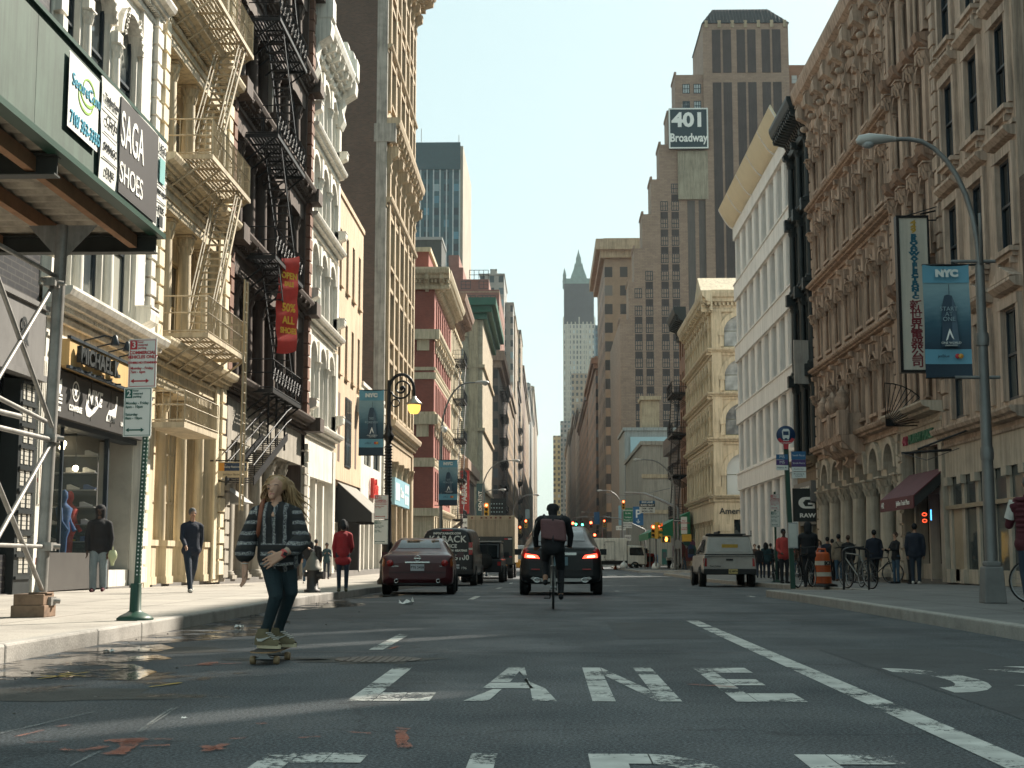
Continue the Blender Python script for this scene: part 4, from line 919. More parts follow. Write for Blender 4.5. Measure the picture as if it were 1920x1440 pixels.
# ================================================================ RIGHT SIDE OF THE STREET
# ---- cream-tan building at the right edge (its near half is outside the picture)
R_ = building('stone_building', 'sand coloured stone building with hooded sash windows at the right edge', 'r', 36.2, 43.8)
U = 7.6; bays = [(1.15 + k * 2.45, 2.3 + k * 2.45) for k in range(3)]; fls = [(4.95, 7.35), (8.9, 11.35), (12.7, 15.15), (16.4, 18.8)]
b = MB(); wall(b, 0, U, 4.6, 21, bays, fls, .45); core(b, U, 21, 13, .55); b.build('wall', SAND, R_); windows(R_, bays, fls, 'd2', FBK, GLD, .02)
b = MB()
for a, c in bays:
    for k, (zs, zt) in enumerate(fls):
        b.cut()
        if k: b.fb(a - .22, c + .22, 0, .26, zs - .16, zs - .03); b.fb(a - .12, c + .12, 0, .16, zs - .28, zs - .16); b.fb(a - .02, a + .1, 0, .18, zs - .45, zs - .28); b.fb(c - .1, c + .02, 0, .18, zs - .45, zs - .28)
        b.fb(a - .25, a - .03, 0, .12, zs, zt + .03); b.fb(c + .03, c + .25, 0, .12, zs, zt + .03); b.fb(a - .25, c + .25, 0, .14, zt + .03, zt + .3)
        b.moulding(a - .34, c + .34, [(0, zt + .42), (.2, zt + .46), (.34, zt + .6), (.34, zt + .68), (0, zt + .72)])
        if k == 0: b.prism([(a - .34, zt + .72), (c + .34, zt + .72), ((a + c) / 2, zt + 1.1)], 'y', -.3, 0)
b.build('window_hood', SAND, R_)
b = MB(); cornice(b, 0, U, 4.15, .55, .5); cornice(b, 0, U, 20.2, 1.0, .9, brk=1.2)
for z in (12.1, 15.9): b.fb(0, U, 0, .1, z, z + .12)
quoins(b, .02, .55, .12, 4.8, 20, .5, .16, -1); b.build('cornice', SAND, R_)
CRSF = mat('cream_shopfront', (.48, .41, .33), .7, streak=.3)
b = MB(); b.fb(0, U, -.3, .06, 3.25, 4.15); b.fb(0, U, -.4, .02, .1, .5)
for k in range(6): u = .35 + k * 1.38; b.fb(u - .14, u + .14, -.06, .05, .1, 3.25); b.fb(u - .2, u + .2, 0, .17, 3.0, 3.25); b.fb(u - .2, u + .2, 0, .17, .1, .5)
b.build('shopfront', CRSF, R_)
b = MB(); b.fb(0, U, -.05, -.02, .5, 3.25); b.build('shop_window', GLD, R_)
b = MB(); b.fb(.1, U, -.01, .12, 2.28, 2.4); b.fb(.6, 1.5, -.015, .02, .15, 2.28); b.build('door', mat('tan_door', (.33, .26, .18), .6), R_)
b = MB(); b.tube([(.9, -.1, 4.05), (.9, -1.6, 3.95)], .04, 6); b.tube([(3.2, -.1, 4.5), (3.2, -1.7, 3.9)], .03, 6); b.tube([(.9, -1.6, 3.95), (3, -1.4, 3.6), (5.5, -1.2, 3.75)], .012, 5); b.build('bracket_arm', FEBK, R_)
# ---- dark brownstone, three arched bays
R_ = building('stone_building', 'dark brown house with arched windows behind the vertical sign', 'r', 43.85, 49.1)
U = 5.25; bays = [(.62, 1.5), (2.18, 3.06), (3.74, 4.62)]; fls = [(5.9, 9.3, .45), (10.6, 13.0, .45), (14.2, 16.7, .45), (17.9, 20.2, .45)]
b = MB(); wall(b, 0, U, 5.6, 21.4, bays, fls, .45); core(b, U, 21.4, 13, .55, 4.4); b.build('wall', PNKD, R_); windows(R_, bays, fls, 'dh', FBK, GLD, .14)
b = MB()
for z in (10.0, 13.6, 17.3, 20.9):
    b.moulding(0, U, [(0, z - .2), (.3, z - .1), (.36, z + .1), (0, z + .16)])
    for u in (.35, 1.84, 3.4, 4.92): b.moulding(u - .28, u + .28, [(0, z - .42), (.42, z - .12), (.5, z + .14), (0, z + .2)])
b.build('cornice', PNKD, R_)
b = MB()
for u in (.35, 1.84, 3.4, 4.92):
    for zs, zt, _ in fls: b.fb(u - .2, u + .2, 0, .2, zs - .3, zt - .3); leafcap(b, u, .1, zt - .3, .55, .19, 8); column(b, u + .3, .06, zs, zt - .6, .07, 8, .2)
for a, c in bays:
    for zs, zt, r_ in fls: arch_ring(b, a, c, zt - .45, .44, .14, .13); b.fb((a + c) / 2 - .1, (a + c) / 2 + .1, 0, .24, zt, zt + .35)
b.build('pilaster', PINK, R_)
quo = MB(); quoins(quo, .0, .1, .1, 5.6, 21, .5, 0, -1); quo.build('quoin_strip', PINK, R_)
b = MB(); b.fb(.1, U, -.5, .12, 4.35, 5.1); cornice(b, -.05, U + .1, 5.05, .6, .75); b.fb(.0, .35, -.5, .14, .1, 4.35); b.fb(U - .4, U, -.5, .14, .1, 4.35); quoins(b, .0, .34, .2, .3, 4.3, .42, .08, 1)
b.fb(1.5, 1.7, -.4, .08, .1, 3.0); b.fb(3.0, 3.12, -.4, .0, .1, 3.0); b.fb(.35, U - .4, -.4, .0, 2.85, 3.02); b.fb(1.7, 3.0, -.4, -.1, .1, .65); b.fb(2.4, 2.5, -.3, .02, 3.0, 4.35); b.fb(3.1, 3.2, -.3, .02, 3.0, 4.35); b.fb(1.55, 1.65, -.3, .02, 3.0, 4.35); b.build('shopfront', CRSF, R_)
b = MB(); b.fb(.35, 1.5, -.7, -.55, .15, 2.85); b.m = 1; b.fb(1.7, U - .4, -.35, -.3, .65, 2.85); b.fb(3.2, U - .4, -.25, -.2, 3.02, 4.35); b.fb(1.65, 2.4, -.26, -.22, 3.02, 4.35); b.fb(.35, 1.55, -.26, -.22, 3.02, 4.35); b.build('shop_window', [INTR, GLD], R_)
sg = thing('shop_sign', 'small green and red letters on the peeling cream fascia', 'sign', (XR, 49.1, 0), RAD(-90))
text('lettering', 'MURRAY PLACE', .42, mat('green_letter', (.03, .16, .09), .6), (2.9, -.15, 4.72), (RAD(90), 0, 0), sg, ext=.03, bold=.01)
text('lettering', '442', .4, mat('crimson_letter', (.35, .03, .08), .6), (.85, -.15, 4.72), (RAD(90), 0, 0), sg, ext=.03, bold=.01, shear=.3)
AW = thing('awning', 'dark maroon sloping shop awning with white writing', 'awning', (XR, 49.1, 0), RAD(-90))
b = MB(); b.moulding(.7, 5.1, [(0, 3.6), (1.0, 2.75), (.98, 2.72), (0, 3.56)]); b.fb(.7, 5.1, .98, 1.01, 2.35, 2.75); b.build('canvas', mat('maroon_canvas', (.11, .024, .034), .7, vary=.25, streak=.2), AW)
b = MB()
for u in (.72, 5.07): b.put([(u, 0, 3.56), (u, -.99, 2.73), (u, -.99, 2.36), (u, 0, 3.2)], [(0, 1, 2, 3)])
b.build('open_end_shade', mat('black_canvas_and_shade', (.03, .03, .03), .8), AW)  # black sheet stands for the shade behind the open awning end
text('lettering', '442', .26, LOGW, (1.1, -1.02, 2.55), (RAD(90), 0, 0), AW, bold=.004); text('lettering', 'Jubilee Trade Place', .22, LOGW, (3.8, -1.02, 2.55), (RAD(90), 0, 0), AW, bold=.003)
NEON = mat('red_neon', (.8, .1, .05), emit=((1, .09, .03), .9)); NEOB = mat('blue_neon', (.1, .4, .9), emit=((.08, .4, 1), 1.5))
b = MB()
for z in (2.05, 1.72):
    b.tube([(.11 * cos(t * pi / 6), 0, z + .08 * sin(t * pi / 6)) for t in range(13)], .025, 5)
b.m = 1; b.tube([(.34, 0, 1.75), (.34, 0, 2.3)], .03, 5); o = b.build('neon_sign', [NEON, NEOB]); o.location = (XR - .45, 44.9, .95); o.scale = (.6, .6, .6); tag(o, 'small red and blue neon sign glowing under the maroon awning', 'sign')
# ---- ornate brown building with the bracketed cornice
R_ = building('stone_building', 'ornate pinkish brown building with arched colonnades and a heavy bracketed cornice', 'r', 49.12, 64.2)
U = 15.08; n = 7; p_ = (U - 1.2) / n; bays = [(.6 + k * p_ + .42, .6 + (k + 1) * p_ - .42) for k in range(n)]
fls = [(6.15, 8.35, .55), (9.7, 12.0, .55), (13.6, 15.8, .55), (17.2, 19.2, .55)]
b = MB(); wall(b, 0, U, 5.6, 20.4, bays, fls, .5); core(b, U, 21.5, 13, .6, 5.1); b.build('wall', PINK, R_); windows(R_, bays, fls, 'dh', FBR, GLD, .14)
b = MB(); cornice(b, -.02, U + .02, 5.15, .55, .45)
for z in (8.85, 12.75, 16.35): cornice(b, -.02, U + .02, z, .36, .42); b.fb(0, U, 0, .16, z + .55, z + .62)
cornice(b, -.1, U + .1, 20.15, 2.1, .9, dent=.26); b.build('cornice', PINK, R_)
b = MB()
for k in range(n + 1):
    u = .6 + k * p_; b.cut(); bracket(b, u - .24, u + .24, .78, 19.6, 21.4); b.ball((u, -.42, 20.3), .15, 8, (1, 1.3, 1))
b.build('cornice_bracket', SAND, R_)
b = MB()
for k in range(n + 1):
    u = .6 + k * p_
    for zs, zt, _ in fls:
        for s_ in (-.16, .16): column(b, u + s_, .1, zs - .35, zt - .75, .085, 8, .26)
        leafcap(b, u, .12, zt - .75, .4, .2, 8); b.fb(u - .2, u + .2, 0, .2, zt - .35, zt + .3); bracket(b, u - .17, u + .17, .36, zt + .02, zt + .5)
b.build('colonnette', PINK, R_); b = MB()
for a, c in bays:
    for zs, zt, r_ in fls: arch_ring(b, a, c, zt - .55, .54, .16, .14); b.fb((a + c) / 2 - .08, (a + c) / 2 + .08, 0, .26, zt - .02, zt + .36); b.fb(a - .05, c + .05, 0, .2, zs - .14, zs - .02)
quoins(b, .0, .3, .16, 5.8, 20, .45, .1, -1); quoins(b, U - .3, U - .0, .16, 5.8, 20, .45, .1, 1); b.build('colonnette', PINK, R_)
b = MB(); ap = (U - 1.0) / 6; ab = [(.5 + k * ap + .45, .5 + (k + 1) * ap - .45) for k in range(6)]
wall(b, 0, U, 3.75, 5.2, ab, [(3.75, 4.9, .9)], .6); b.fb(0, U, -1.2, -1.1, .1, 5)
for k in range(7): u = .5 + k * ap; column(b, u, -.1, .15, 3.75, .3, 14, .62)
for a, c in ab: arch_ring(b, a, c, 4.0, .88, .14, .24)
b.fb(0, .4, -.5, .1, .1, 5.2); b.fb(U - .3, U, -.5, .1, .1, 5.2); quoins(b, 0, .38, .18, .3, 5.1, .45, .08, -1); quoins(b, U - .3, U, .18, .3, 5.1, .45, .08); b.build('arcade', CRSF, R_)
b = MB()
for a, c in ab: b.fb(a, c, -1.09, -1.04, .5, 4.4)
b.build('shop_window', GLD, R_)
b = MB(); cb = 5.1; b.moulding(cb, cb + 4.2, [(0, 4.75), (.4, 4.85), (.9, 5.35), (.95, 5.55), (0, 5.55)])
for u in (cb + .3, cb + 2.1, cb + 3.9): bracket(b, u - .22, u + .22, .9, 4.4, 5.35)
b.fb(cb + .1, cb + 4.1, .75, .85, 5.55, 6.35); b.fb(cb, cb + 4.2, .7, .95, 6.35, 6.47)
for k in range(9): b.fb(cb + .3 + k * .45, cb + .55 + k * .45, .85, .88, 5.7, 6.25)
for u in (cb + .2, cb + 2.1, cb + 4.0): b.fb(u - .22, u + .22, .62, 1.0, 5.55, 6.5); b.lathe([(.12, 0), (.14, .06), (.26, .22), (.3, .42), (.2, .6), (.24, .66), (.1, .8), (.03, .95)], (u, -.8, 6.5), 10)
for s_ in (cb + .15, cb + 4.05): b.fb(s_ - .05, s_ + .05, 0, .8, 5.55, 6.4)
b.build('balcony', PINK, R_)
# ---- narrow black building
R_ = building('cast_iron_building', 'narrow black iron building with scrolled pilasters and bracketed cornice', 'r', 64.25, 69.4)
U = 5.15; bays = [(.7, 2.2), (2.95, 4.45)]; fls = [(5.8, 8.8), (9.9, 12.8), (13.9, 16.6), (17.6, 20.0)]
b = MB(); wall(b, 0, U, 5.4, 21.6, bays, fls, .45); core(b, U, 21.6, 13, .55, 4.3); b.build('wall', BLAK, R_); windows(R_, bays, fls, 'dh', FBK, GL, .14)
b = MB()
for z in (9.3, 13.3, 17.05): cornice(b, .1, U - .1, z - .15, .4, .35); [b.fb(u, u + .42, 0, .5, z - .25, z + .3) for u in (.1, 2.37, 4.6)]
cornice(b, -.1, U + .05, 20.4, 1.7, 1.1, brk=.42, bw=.2, bh=.9)
for u in (.35, 2.58, 4.8):
    for zs, zt in fls: column(b, u, .12, zs - .3, zt + .3, .17, 8, .4); bracket(b, u - .2, u + .2, .5, zt - .1, zt + .6)
b.build('cornice', BLAK, R_)
b = MB(); b.fb(0, .45, -.4, .05, 3.2, 21.4); b.fb(4.7, U, -.4, .02, 3.2, 5.4); b.build('brick_edge', BRKO, R_)
b = MB(); cornice(b, -.05, U, 4.75, .65, .6, dent=.28); b.fb(0, U, -.4, .1, 4.2, 4.8); b.fb(0, .5, -.4, .1, .1, 4.2); b.fb(4.6, U, -.4, .1, .1, 4.2); b.build('shopfront', mat('dark_tan_front', (.20, .15, .10), .75, streak=.3), R_)
b = MB(); b.fb(.5, 4.6, -.7, -.6, .1, 4.2); b.m = 1; b.fb(.6, 2.8, -.5, -.45, .5, 2.35); b.fb(3.0, 4.4, -.5, -.45, .15, 2.35); b.fb(.5, 4.6, -.5, -.45, 2.75, 3.3); b.build('shop_window', [INTR, GL], R_)
b = MB(); b.fb(.4, 4.65, -.6, .1, 2.35, 2.75); b.build('transom_band', mat('grey_band', (.12, .12, .115), .6), R_)
b = MB(); b.box(-.4, .4, -.03, .03, 0, 2.0); o = b.build('loose_panel', mat('pale_sheet', (.42, .40, .37), .6, streak=.3)); o.location = (XR - .6, 64.6, 8.7); o.rotation_euler = (0, 0, RAD(15)); tag(o, 'weathered pale sheet hanging on the narrow black building', 'panel')
sg = thing('shop_sign', 'grey fascia sign with white block letters on the narrow black building', 'sign', (XR, 69.4, 0), RAD(-90))
b = MB(); b.fb(.3, 4.85, .1, .35, 3.35, 4.3); b.build('board', mat('grey_board', (.13, .13, .13), .5), sg); text('lettering', 'G-STAR RAW', .56, LOGW, (3.0, -.36, 3.85), (RAD(90), 0, 0), sg, xs=.85, bold=.015)
sg = thing('blade_sign', 'black projecting blade sign with a pale emblem', 'sign', (XR - .5, 64.9, 0), 0)
b = MB(); b.box(-.62, .62, -.08, .08, 2.45, 3.95); b.build('board', BLAK, sg)
b = MB(); P = []
for i in range(9): t = pi / 2 + pi * i / 8; P.append((-.08 + .3 * cos(t), 3.3 + .26 * sin(t)))
b.prism(P + [(.36, 3.04), (.36, 3.3), (.05, 3.3), (.05, 3.22), (.26, 3.22), (.26, 3.14), (-.08, 3.14), (-.18, 3.3), (-.06, 3.44), (.36, 3.44), (.36, 3.56)], 'y', -.09, -.08); b.build('emblem', LOGW, sg)
text('lettering', 'RAW', .26, LOGW, (.02, -.09, 2.72), FACE, sg, xs=1.2, bold=.01)
# ---- white modern building
R_ = building('modern_building', 'white modern building with a grid of fins and a swept roof canopy', 'r', 69.45, 91)
U = 21.55; n = 8; pw = U / n; bays = [(k * pw + .45, (k + 1) * pw - .45) for k in range(n)]; fls = [(2.3, 5.2), (6.5, 9.3), (10.5, 13.3), (14.5, 17.3), (18.5, 21.2)]
fls = [(.5, 5.0), (6.3, 9.2), (10.4, 13.2), (14.4, 17.2), (18.4, 21.2)]
b = MB(); wall(b, 0, U, .1, 22.5, bays, fls, .7); core(b, U, 22.5, 15, .8); b.build('wall', GRYW, R_); windows(R_, bays, fls, 'g22', FWH, mat('grey_blind_glass', (.20, .205, .20), .12, vary=.25, scale=.7, spec=.8), .5)
b = MB()
for z in (5.0, 9.2, 13.2, 17.2, 21.2): b.cut(); b.fb(0, U + .05, 0, .14, z + .05, z + 1.05); b.fb(0, U + .08, 0, .2, z + 1.05, z + 1.13)
b.build('band', GRYW, R_)
b = MB()
for a, c in bays:
    for zs, zt in fls: b.cut(); b.fb((a + c) / 2 - .42, (a + c) / 2 - .3, -.45, .04, zs, zt)
b.build('fin', GRYW, R_)
b = MB(); K = 8
prof = [(.05 + 1.0 * (i / K), 22.1 + 1.25 * (1 - cos(pi / 2 * i / K))) for i in range(K + 1)]
for k in range(5): b.cut(); u0, u1 = k * U / 5 + .02, (k + 1) * U / 5 - .02; b.moulding(u0, u1, prof + [(d - .06, z + .07) for d, z in prof[::-1]])
b.build('canopy', mat('canopy_panel', (.62, .54, .38), .45, vary=.08), R_)
b = MB()
for k in range(6): b.cut(); u = min(max(k * U / 5, .06), U - .06); b.moulding(u - .03, u + .03, prof + [(d, z - .09) for d, z in prof[::-1]])
b.cut(); b.fb(0, U, -1.2, .1, 22.5, 22.9); b.build('canopy_rib', GRYW, R_)
# ---- cream corner building across the side street
R_ = building('corner_building', 'cream stone corner building with tall arched side windows and a pediment', 'r', 105, 124)
U = 19; n = 9; pw = (U - 1.6) / n; bays = [(.8 + k * pw + .4, .8 + (k + 1) * pw - .4) for k in range(n)]; fls = [(5.6, 8.4, .5), (9.9, 11.8, .5), (13.1, 15.1, .5), (16.4, 18.5, .5)]
b = MB(); wall(b, 0, U, 4.7, 19.9, bays, fls, .45); SF = side_frame('r', U, 24); sb = [(.9, 3.8), (7.4, 10.4), (12.9, 15.9), (18.4, 21.4)]; sf = [(5.3, 8.5, 1.4), (9.8, 12.2, 1.3), (13.1, 15.5, 1.3), (16.4, 18.8, 1.3)]
q = MB(SF); q.v, q.f, q.mi, q.sm = b.v, b.f, b.mi, b.sm; wall(q, .45, 24, 4.7, 20, sb, sf, .44); b.build('wall', CRM2, R_)
windows(R_, bays, fls, 'dh', FBR, GLD, .14); windows(R_, sb, sf, 'g22', mat('green_window_frame', (.10, .11, .07), .5), GLF, .14, SF)
q = MB(); core(q, U - .5, 20.4, 22, .6); q.build('roof', ROOF, R_)
b = MB(); c2 = MB(SF)
for z in (4.9, 9.1, 12.45, 15.75): cornice(b, -.05, U + .3, z, .5, .45); cornice(c2, -.4, 24, z, .5, .45)
cornice(b, -.05, U + .9, 19.0, 1.5, .8, dent=.3, brk=1.1, bw=.35, bh=1.1); cornice(c2, -.75, 24, 19.0, 1.5, .8, dent=.3); c2.fb(0, 24, -.3, .05, 20.5, 20.7)
b.prism([(13.8, 20.5), (19, 20.5), (16.4, 22.1)], 'y', -.7, 5); b.build('cornice', CRM2, R_); c2.build('side_cornice', CRM2, R_)
b = MB(SF)
for s_ in (.35, 6.1, 11.6, 17.1): b.fb(s_ - .35, s_ + .35, 0, .16, 5.4, 19.2); [b.fb(s_ - .2, s_ + .2, .16, .2, z, z + 1.8) for z in (6, 10, 13.3, 16.6)]
for a, c in sb:
    for zs, zt, r_ in sf: arch_ring(b, a, c, zt - r_, r_ - .02, .2, .35, 14); b.fb(a - .4, a - .05, 0, .2, zs, zt - r_); b.fb(c + .05, c + .4, 0, .2, zs, zt - r_); b.fb(a - .45, a + .0, 0, .26, zt - r_ - .3, zt - r_); b.fb(c, c + .45, 0, .26, zt - r_ - .3, zt - r_)
b.build('side_pilaster', CRM2, R_)
b = MB()
for k in range(n + 1):
    u = .8 + k * pw
    for zs, zt, _ in fls: column(b, u, .08, zs - .1, zt - .6, .14, 8, .3); b.fb(u - .2, u + .2, 0, .2, zt - .6, zt + .3)
for a, c in bays:
    for zs, zt, _ in fls: arch_ring(b, a, c, zt - .5, .48, .14, .2, 6)
b.build('colonnette', CRM2, R_)
b = MB(); c2 = MB(SF); b.fb(0, U, -1.1, -1.0, .1, 4.7)
for k in range(n + 1): u = .8 + k * pw; column(b, u, -.2, .15, 3.6, .2, 8, .4)
b.fb(0, U, -.6, .05, 3.6, 4.7); b.fb(U - .8, U, -.8, .05, .1, 3.6); b.build('shopfront', CRM2, R_)
c2.fb(0, 1.4, -.5, .06, .1, 3.6); [c2.fb(.25, 1.15, .06, .12, .5 + k * .75, 1.0 + k * .75) for k in range(4)]; c2.fb(0, 24, -.5, .05, 3.6, 4.8); [c2.fb(s_, s_ + .7, -.5, .05, .1, 3.6) for s_ in (5.6, 11, 16.6, 22)]; c2.build('side_base', CRM2, R_)
c2 = MB(SF); c2.fb(1.4, 22, -.4, -.34, .2, 3.6); c2.build('side_window', GLD, R_)
o = thing('shop_sign', 'black shop lettering along the base of the cream corner building', 'sign', (XR, 105, 0), 0); text('lettering', 'American Apparel', .62, BLAK, (.35, -.1, 4.2), FACE, o, align='LEFT', bold=.012)
# ---- orange brown house with fire escape beyond it
R_ = building('brick_house', 'orange brown brick house with black fire escapes and dark cornice', 'r', 124.05, 131)
U = 6.95; bays = [(.7, 1.9), (2.85, 4.05), (5.0, 6.2)]; fls = [(4.8 + k * 3.5, 7.0 + k * 3.5) for k in range(5)]
b = MB(); wall(b, 0, U, .1, 21.5, bays, fls, .45); core(b, U, 21.5, 14, .55); b.build('wall', BRKO, R_); windows(R_, bays, fls, 'dh', FBR, GLD, .14)
b = MB(); cornice(b, -.05, U + .05, 20.6, 2.2, 1.1, brk=.9, bw=.25, bh=1.4); b.build('cornice', BLAK, R_)
fire_escape(R_, FEBK, 1.6, 6.7, 1.3, [4.4, 8.0, 11.6, 15.2], gap=.35)

# ---- low neighbour just outside the picture on the right, added: its roof panels and gaps shape shade and light streaks on the near road
R_ = building('low_building', 'low brick building with tall thin roof hoardings just past the right edge', 'r', 4, 36.18)
b = MB(); b.fb(0, 32.1, -10, 0, .1, 10.6); b.build('wall', BRKD, R_)
for a, c, h, lo in ((0, 1.5, 21.5, 0), (1.5, 2.1, 18, 0), (2.1, 4.1, 22, 0), (4.1, 4.75, 17.2, 0), (4.75, 7.4, 21.5, 0), (7.4, 7.95, 19, 0), (7.95, 10.8, 22.5, 0), (10.8, 11.5, 16.2, 0), (11.5, 15.4, 22, 0), (15.4, 16.0, 17.5, 0), (16.0, 32, 22.5, 0)):
    b = MB(); b.fb(a + .002, c - .002, -.7, -.3, 10.6, h); [b.fb(u - .06, u + .06, -1.2, -.7, 10.6, h * .8) for u in (a + .2, c - .2)]; b.build('shade_panel', mat('shade_panel_board', (.2, .17, .13), .9, vary=.3), R_)  # added panels; the gaps between them let light streaks onto the road
# ================================================================ FAR BUILDINGS
def winwall(name, wallc, winc, sx, sz, fx=.5, fz=.55, vary=.2):
    """far masonry with rows of small windows, in object space"""
    m, t, p = _nodes(name); tc = N(t, 'ShaderNodeTexCoord'); s = N(t, 'ShaderNodeSeparateXYZ'); t.links.new(tc.outputs['Object'], s.inputs[0])
    ad = N(t, 'ShaderNodeMath', operation='ADD'); t.links.new(s.outputs[0], ad.inputs[0]); t.links.new(s.outputs[1], ad.inputs[1])
    def cell(src, step, frac):
        d = N(t, 'ShaderNodeMath', operation='DIVIDE'); d.inputs[1].default_value = step; t.links.new(src, d.inputs[0])
        f = N(t, 'ShaderNodeMath', operation='FRACT'); t.links.new(d.outputs[0], f.inputs[0])
        l = N(t, 'ShaderNodeMath', operation='LESS_THAN'); l.inputs[1].default_value = frac; t.links.new(f.outputs[0], l.inputs[0]); return l.outputs[0]
    mu = N(t, 'ShaderNodeMath', operation='MULTIPLY'); t.links.new(cell(ad.outputs[0], sx, fx), mu.inputs[0]); t.links.new(cell(s.outputs[2], sz, fz), mu.inputs[1])
    n = N(t, 'ShaderNodeTexNoise', Scale=.35, Detail=6, Roughness=.7); t.links.new(tc.outputs['Object'], n.inputs['Vector'])
    r = ramp(t, n.outputs[0], [(.3, mul(wallc, 1 - vary)), (.7, mul(wallc, 1 + vary))])
    mm = N(t, 'ShaderNodeMix', data_type='RGBA'); t.links.new(mu.outputs[0], mm.inputs[0]); t.links.new(r.outputs[0], mm.inputs[6])
    sn = N(t, 'ShaderNodeVectorMath', operation='SNAP'); sn.inputs[1].default_value = (sx, sx, sz); t.links.new(tc.outputs['Object'], sn.inputs[0]); wn = N(t, 'ShaderNodeTexWhiteNoise'); t.links.new(sn.outputs[0], wn.inputs[0])
    rw = ramp(t, wn.outputs[0], [(.2, mul(winc, .5)), (.7, winc), (.95, mul(winc, 4)), (1, (.4, .42, .4))]); t.links.new(rw.outputs[0], mm.inputs[7])
    t.links.new(mm.outputs[2], p.inputs['Base Color']); p.inputs['Roughness'].default_value = .6; return m
def block(name, label, x0, x1, y0, y1, h, m, parts=True, cm=None, ch=1.2, cd_=.8, steps=()):
    o = thing(name, label, 'building', (x0, y0, 0)); b = MB(); b.box(0, x1 - x0, 0, y1 - y0, -.6, h); b.build('wall', m, o)
    q = MB(); W, D = x1 - x0, y1 - y0
    q.box(-.25, W + .25, -.25, D + .25, h, h + .5)
    if cm: q.box(-cd_, W + cd_, -cd_, D + cd_, h - ch, h); q.box(-cd_ * .5, W + cd_ * .5, -cd_ * .5, D + cd_ * .5, h - ch * 1.7, h - ch)
    q.build('cornice', cm or m, o)
    for a, c, z0, z1 in steps: s = MB(); s.box(a, c, 1, D - 1, z0, z1); s.build('roof_storey', m, o)
    return o
TANB = winwall('far_tan_masonry', (.32, .24, .165), (.05, .055, .06), 2.6, 3.6); BRNB = winwall('far_brown_masonry', (.19, .12, .085), (.03, .035, .04), 2.4, 3.5)
GRYB = winwall('far_grey_masonry', (.30, .28, .25), (.07, .10, .11), 2.8, 3.6); DRKB = winwall('far_dark_masonry', (.085, .062, .052), (.02, .022, .025), 2.2, 3.4, .55); REDB = winwall('far_red_masonry', (.22, .10, .075), (.04, .045, .05), 2.6, 3.4)
# ---- left: grey slab, green-corniced house, brick apartments, stepped towers, glass tower
p0, p1 = AT(765, 450, 190), AT(828, 450, 190)
o = thing('slab_building', 'windowless dark grey slab rising behind the red corner building', 'building', (p0.x - 6, 190, 0)); b = MB(); b.box(0, p1.x - p0.x + 6, 0, 8, -.5, p0.z); b.build('wall', mat('dark_grey_render', (.075, .08, .075), .8, streak=.25, scale=.3), o)
b = MB(); b.box(0, p1.x - p0.x + 6.1, -.1, 8.1, p0.z, p0.z + .4); b.build('coping', FGY, o)
top = AT(905, 562, 222).z
o = thing('corner_building', 'pale stone house with a dark green bracketed cornice and arched windows', 'building', (-24, 222, 0))
b = MB(); b.box(0, 13.75, 0, 40, -.5, top - 3.2); b.build('wall', mat('rusticated_stone', (.40, .34, .25), .85, vary=.4, scale=1.1, streak=.3, bump=.4), o)
b = MB(); GRC = mat('green_copper_cornice', (.022, .10, .065), .6, vary=.2)
b.box(-.5, 14.4, -.7, 40, top - 3.2, top - 2.2); b.box(-.8, 15.2, -1.5, 40, top - 2.2, top - 1.2); b.box(-1, 15.9, -2.2, 40, top - 1.2, top); b.build('cornice', GRC, o)
pts = [(x, z) for x in (5.6, 8.6) for z in (4, 8.5, 12.5, 17.5, 22.5, 27.5, 32.5)]; far_windows(o, pts, 2.0, 3.2, 'd', FGY, GLF)
b = MB()
for x in (7.9,):
    for z in (20.7, 30.7, 36): b.cut(); arch_ring(b, 5.3, 10.9, z if z < 35 else 35.5, 1.5, .3, .5)
for z in (3.2, 11.8, 21.2, 31.2): b.cut(); b.box(-.2, 14.1, -.35, 40, z - .7, z - .2)
for x in (4.6, 12.3): b.cut(); b.box(x - .7, x + .7, -.3, 0, 0, top - 3.2)
b.build('band', TANS, o)
PX = lambda px, Y, py=None: AT(px, PYD if py is None else py, Y).x
PYD = 600
PZ = lambda py, Y: AT(960, py, Y).z
Y = 320; o = thing('apartment_building', 'red brick apartment tower stepping up behind the green cornice', 'building', (PX(850, Y), Y, 0)); X0 = PX(850, Y)
b = MB(); b.box(0, PX(936, Y) - X0, 0, 40, -.5, PZ(543, Y)); b.build('wall', BRKA, o)
for k, (a, c, t, d) in enumerate(((850, 915, 517, 4), (832, 865, 491, 6), (836, 856, 464, 8))): b = MB(); b.box(PX(a, Y) - X0, PX(c, Y) - X0, d, 38, PZ(560, Y), PZ(t, Y)); b.build('roof_storey', BRKA, o)
b = MB()
for k in range(7): z = PZ(543, Y) - .6 - k * 3.45; b.cut(); b.box(-.05, PX(936, Y) - X0 + .06, -.06, 40, z, z + .18)
b.build('band', TANS, o)
pts = []
for k in range(11):
    for px in (865, 881, 903.5, 918.5): pts.append((PX(px, Y) - X0 - 1.0, PZ(543, Y) - 3.2 - k * 3.45))
far_windows(o, pts, 2.3, 1.9, 'g2', FBK, GLF); far_windows(o, [(PX(px, Y) - X0 - 1, PZ(532, Y) - .4) for px in (870, 904)], 2.3, 1.9, 'g2', FBK, GLF, dep=3.97)
b = MB(); railing(b, [(PX(878, Y) - X0, 4.2, PZ(517, Y)), (PX(914, Y) - X0, 4.2, PZ(517, Y))], 2.2, .9, .1, (.5, 1), .1); b.build('roof_railing', FEBK, o)
block('brick_building', 'dark brick building with heavy iron fire escapes below the apartment tower', PX(902, 290) - 4, XL, 290, 330, PZ(659, 290), DRKB, cm=PNKD, ch=2.0, cd_=1.4)
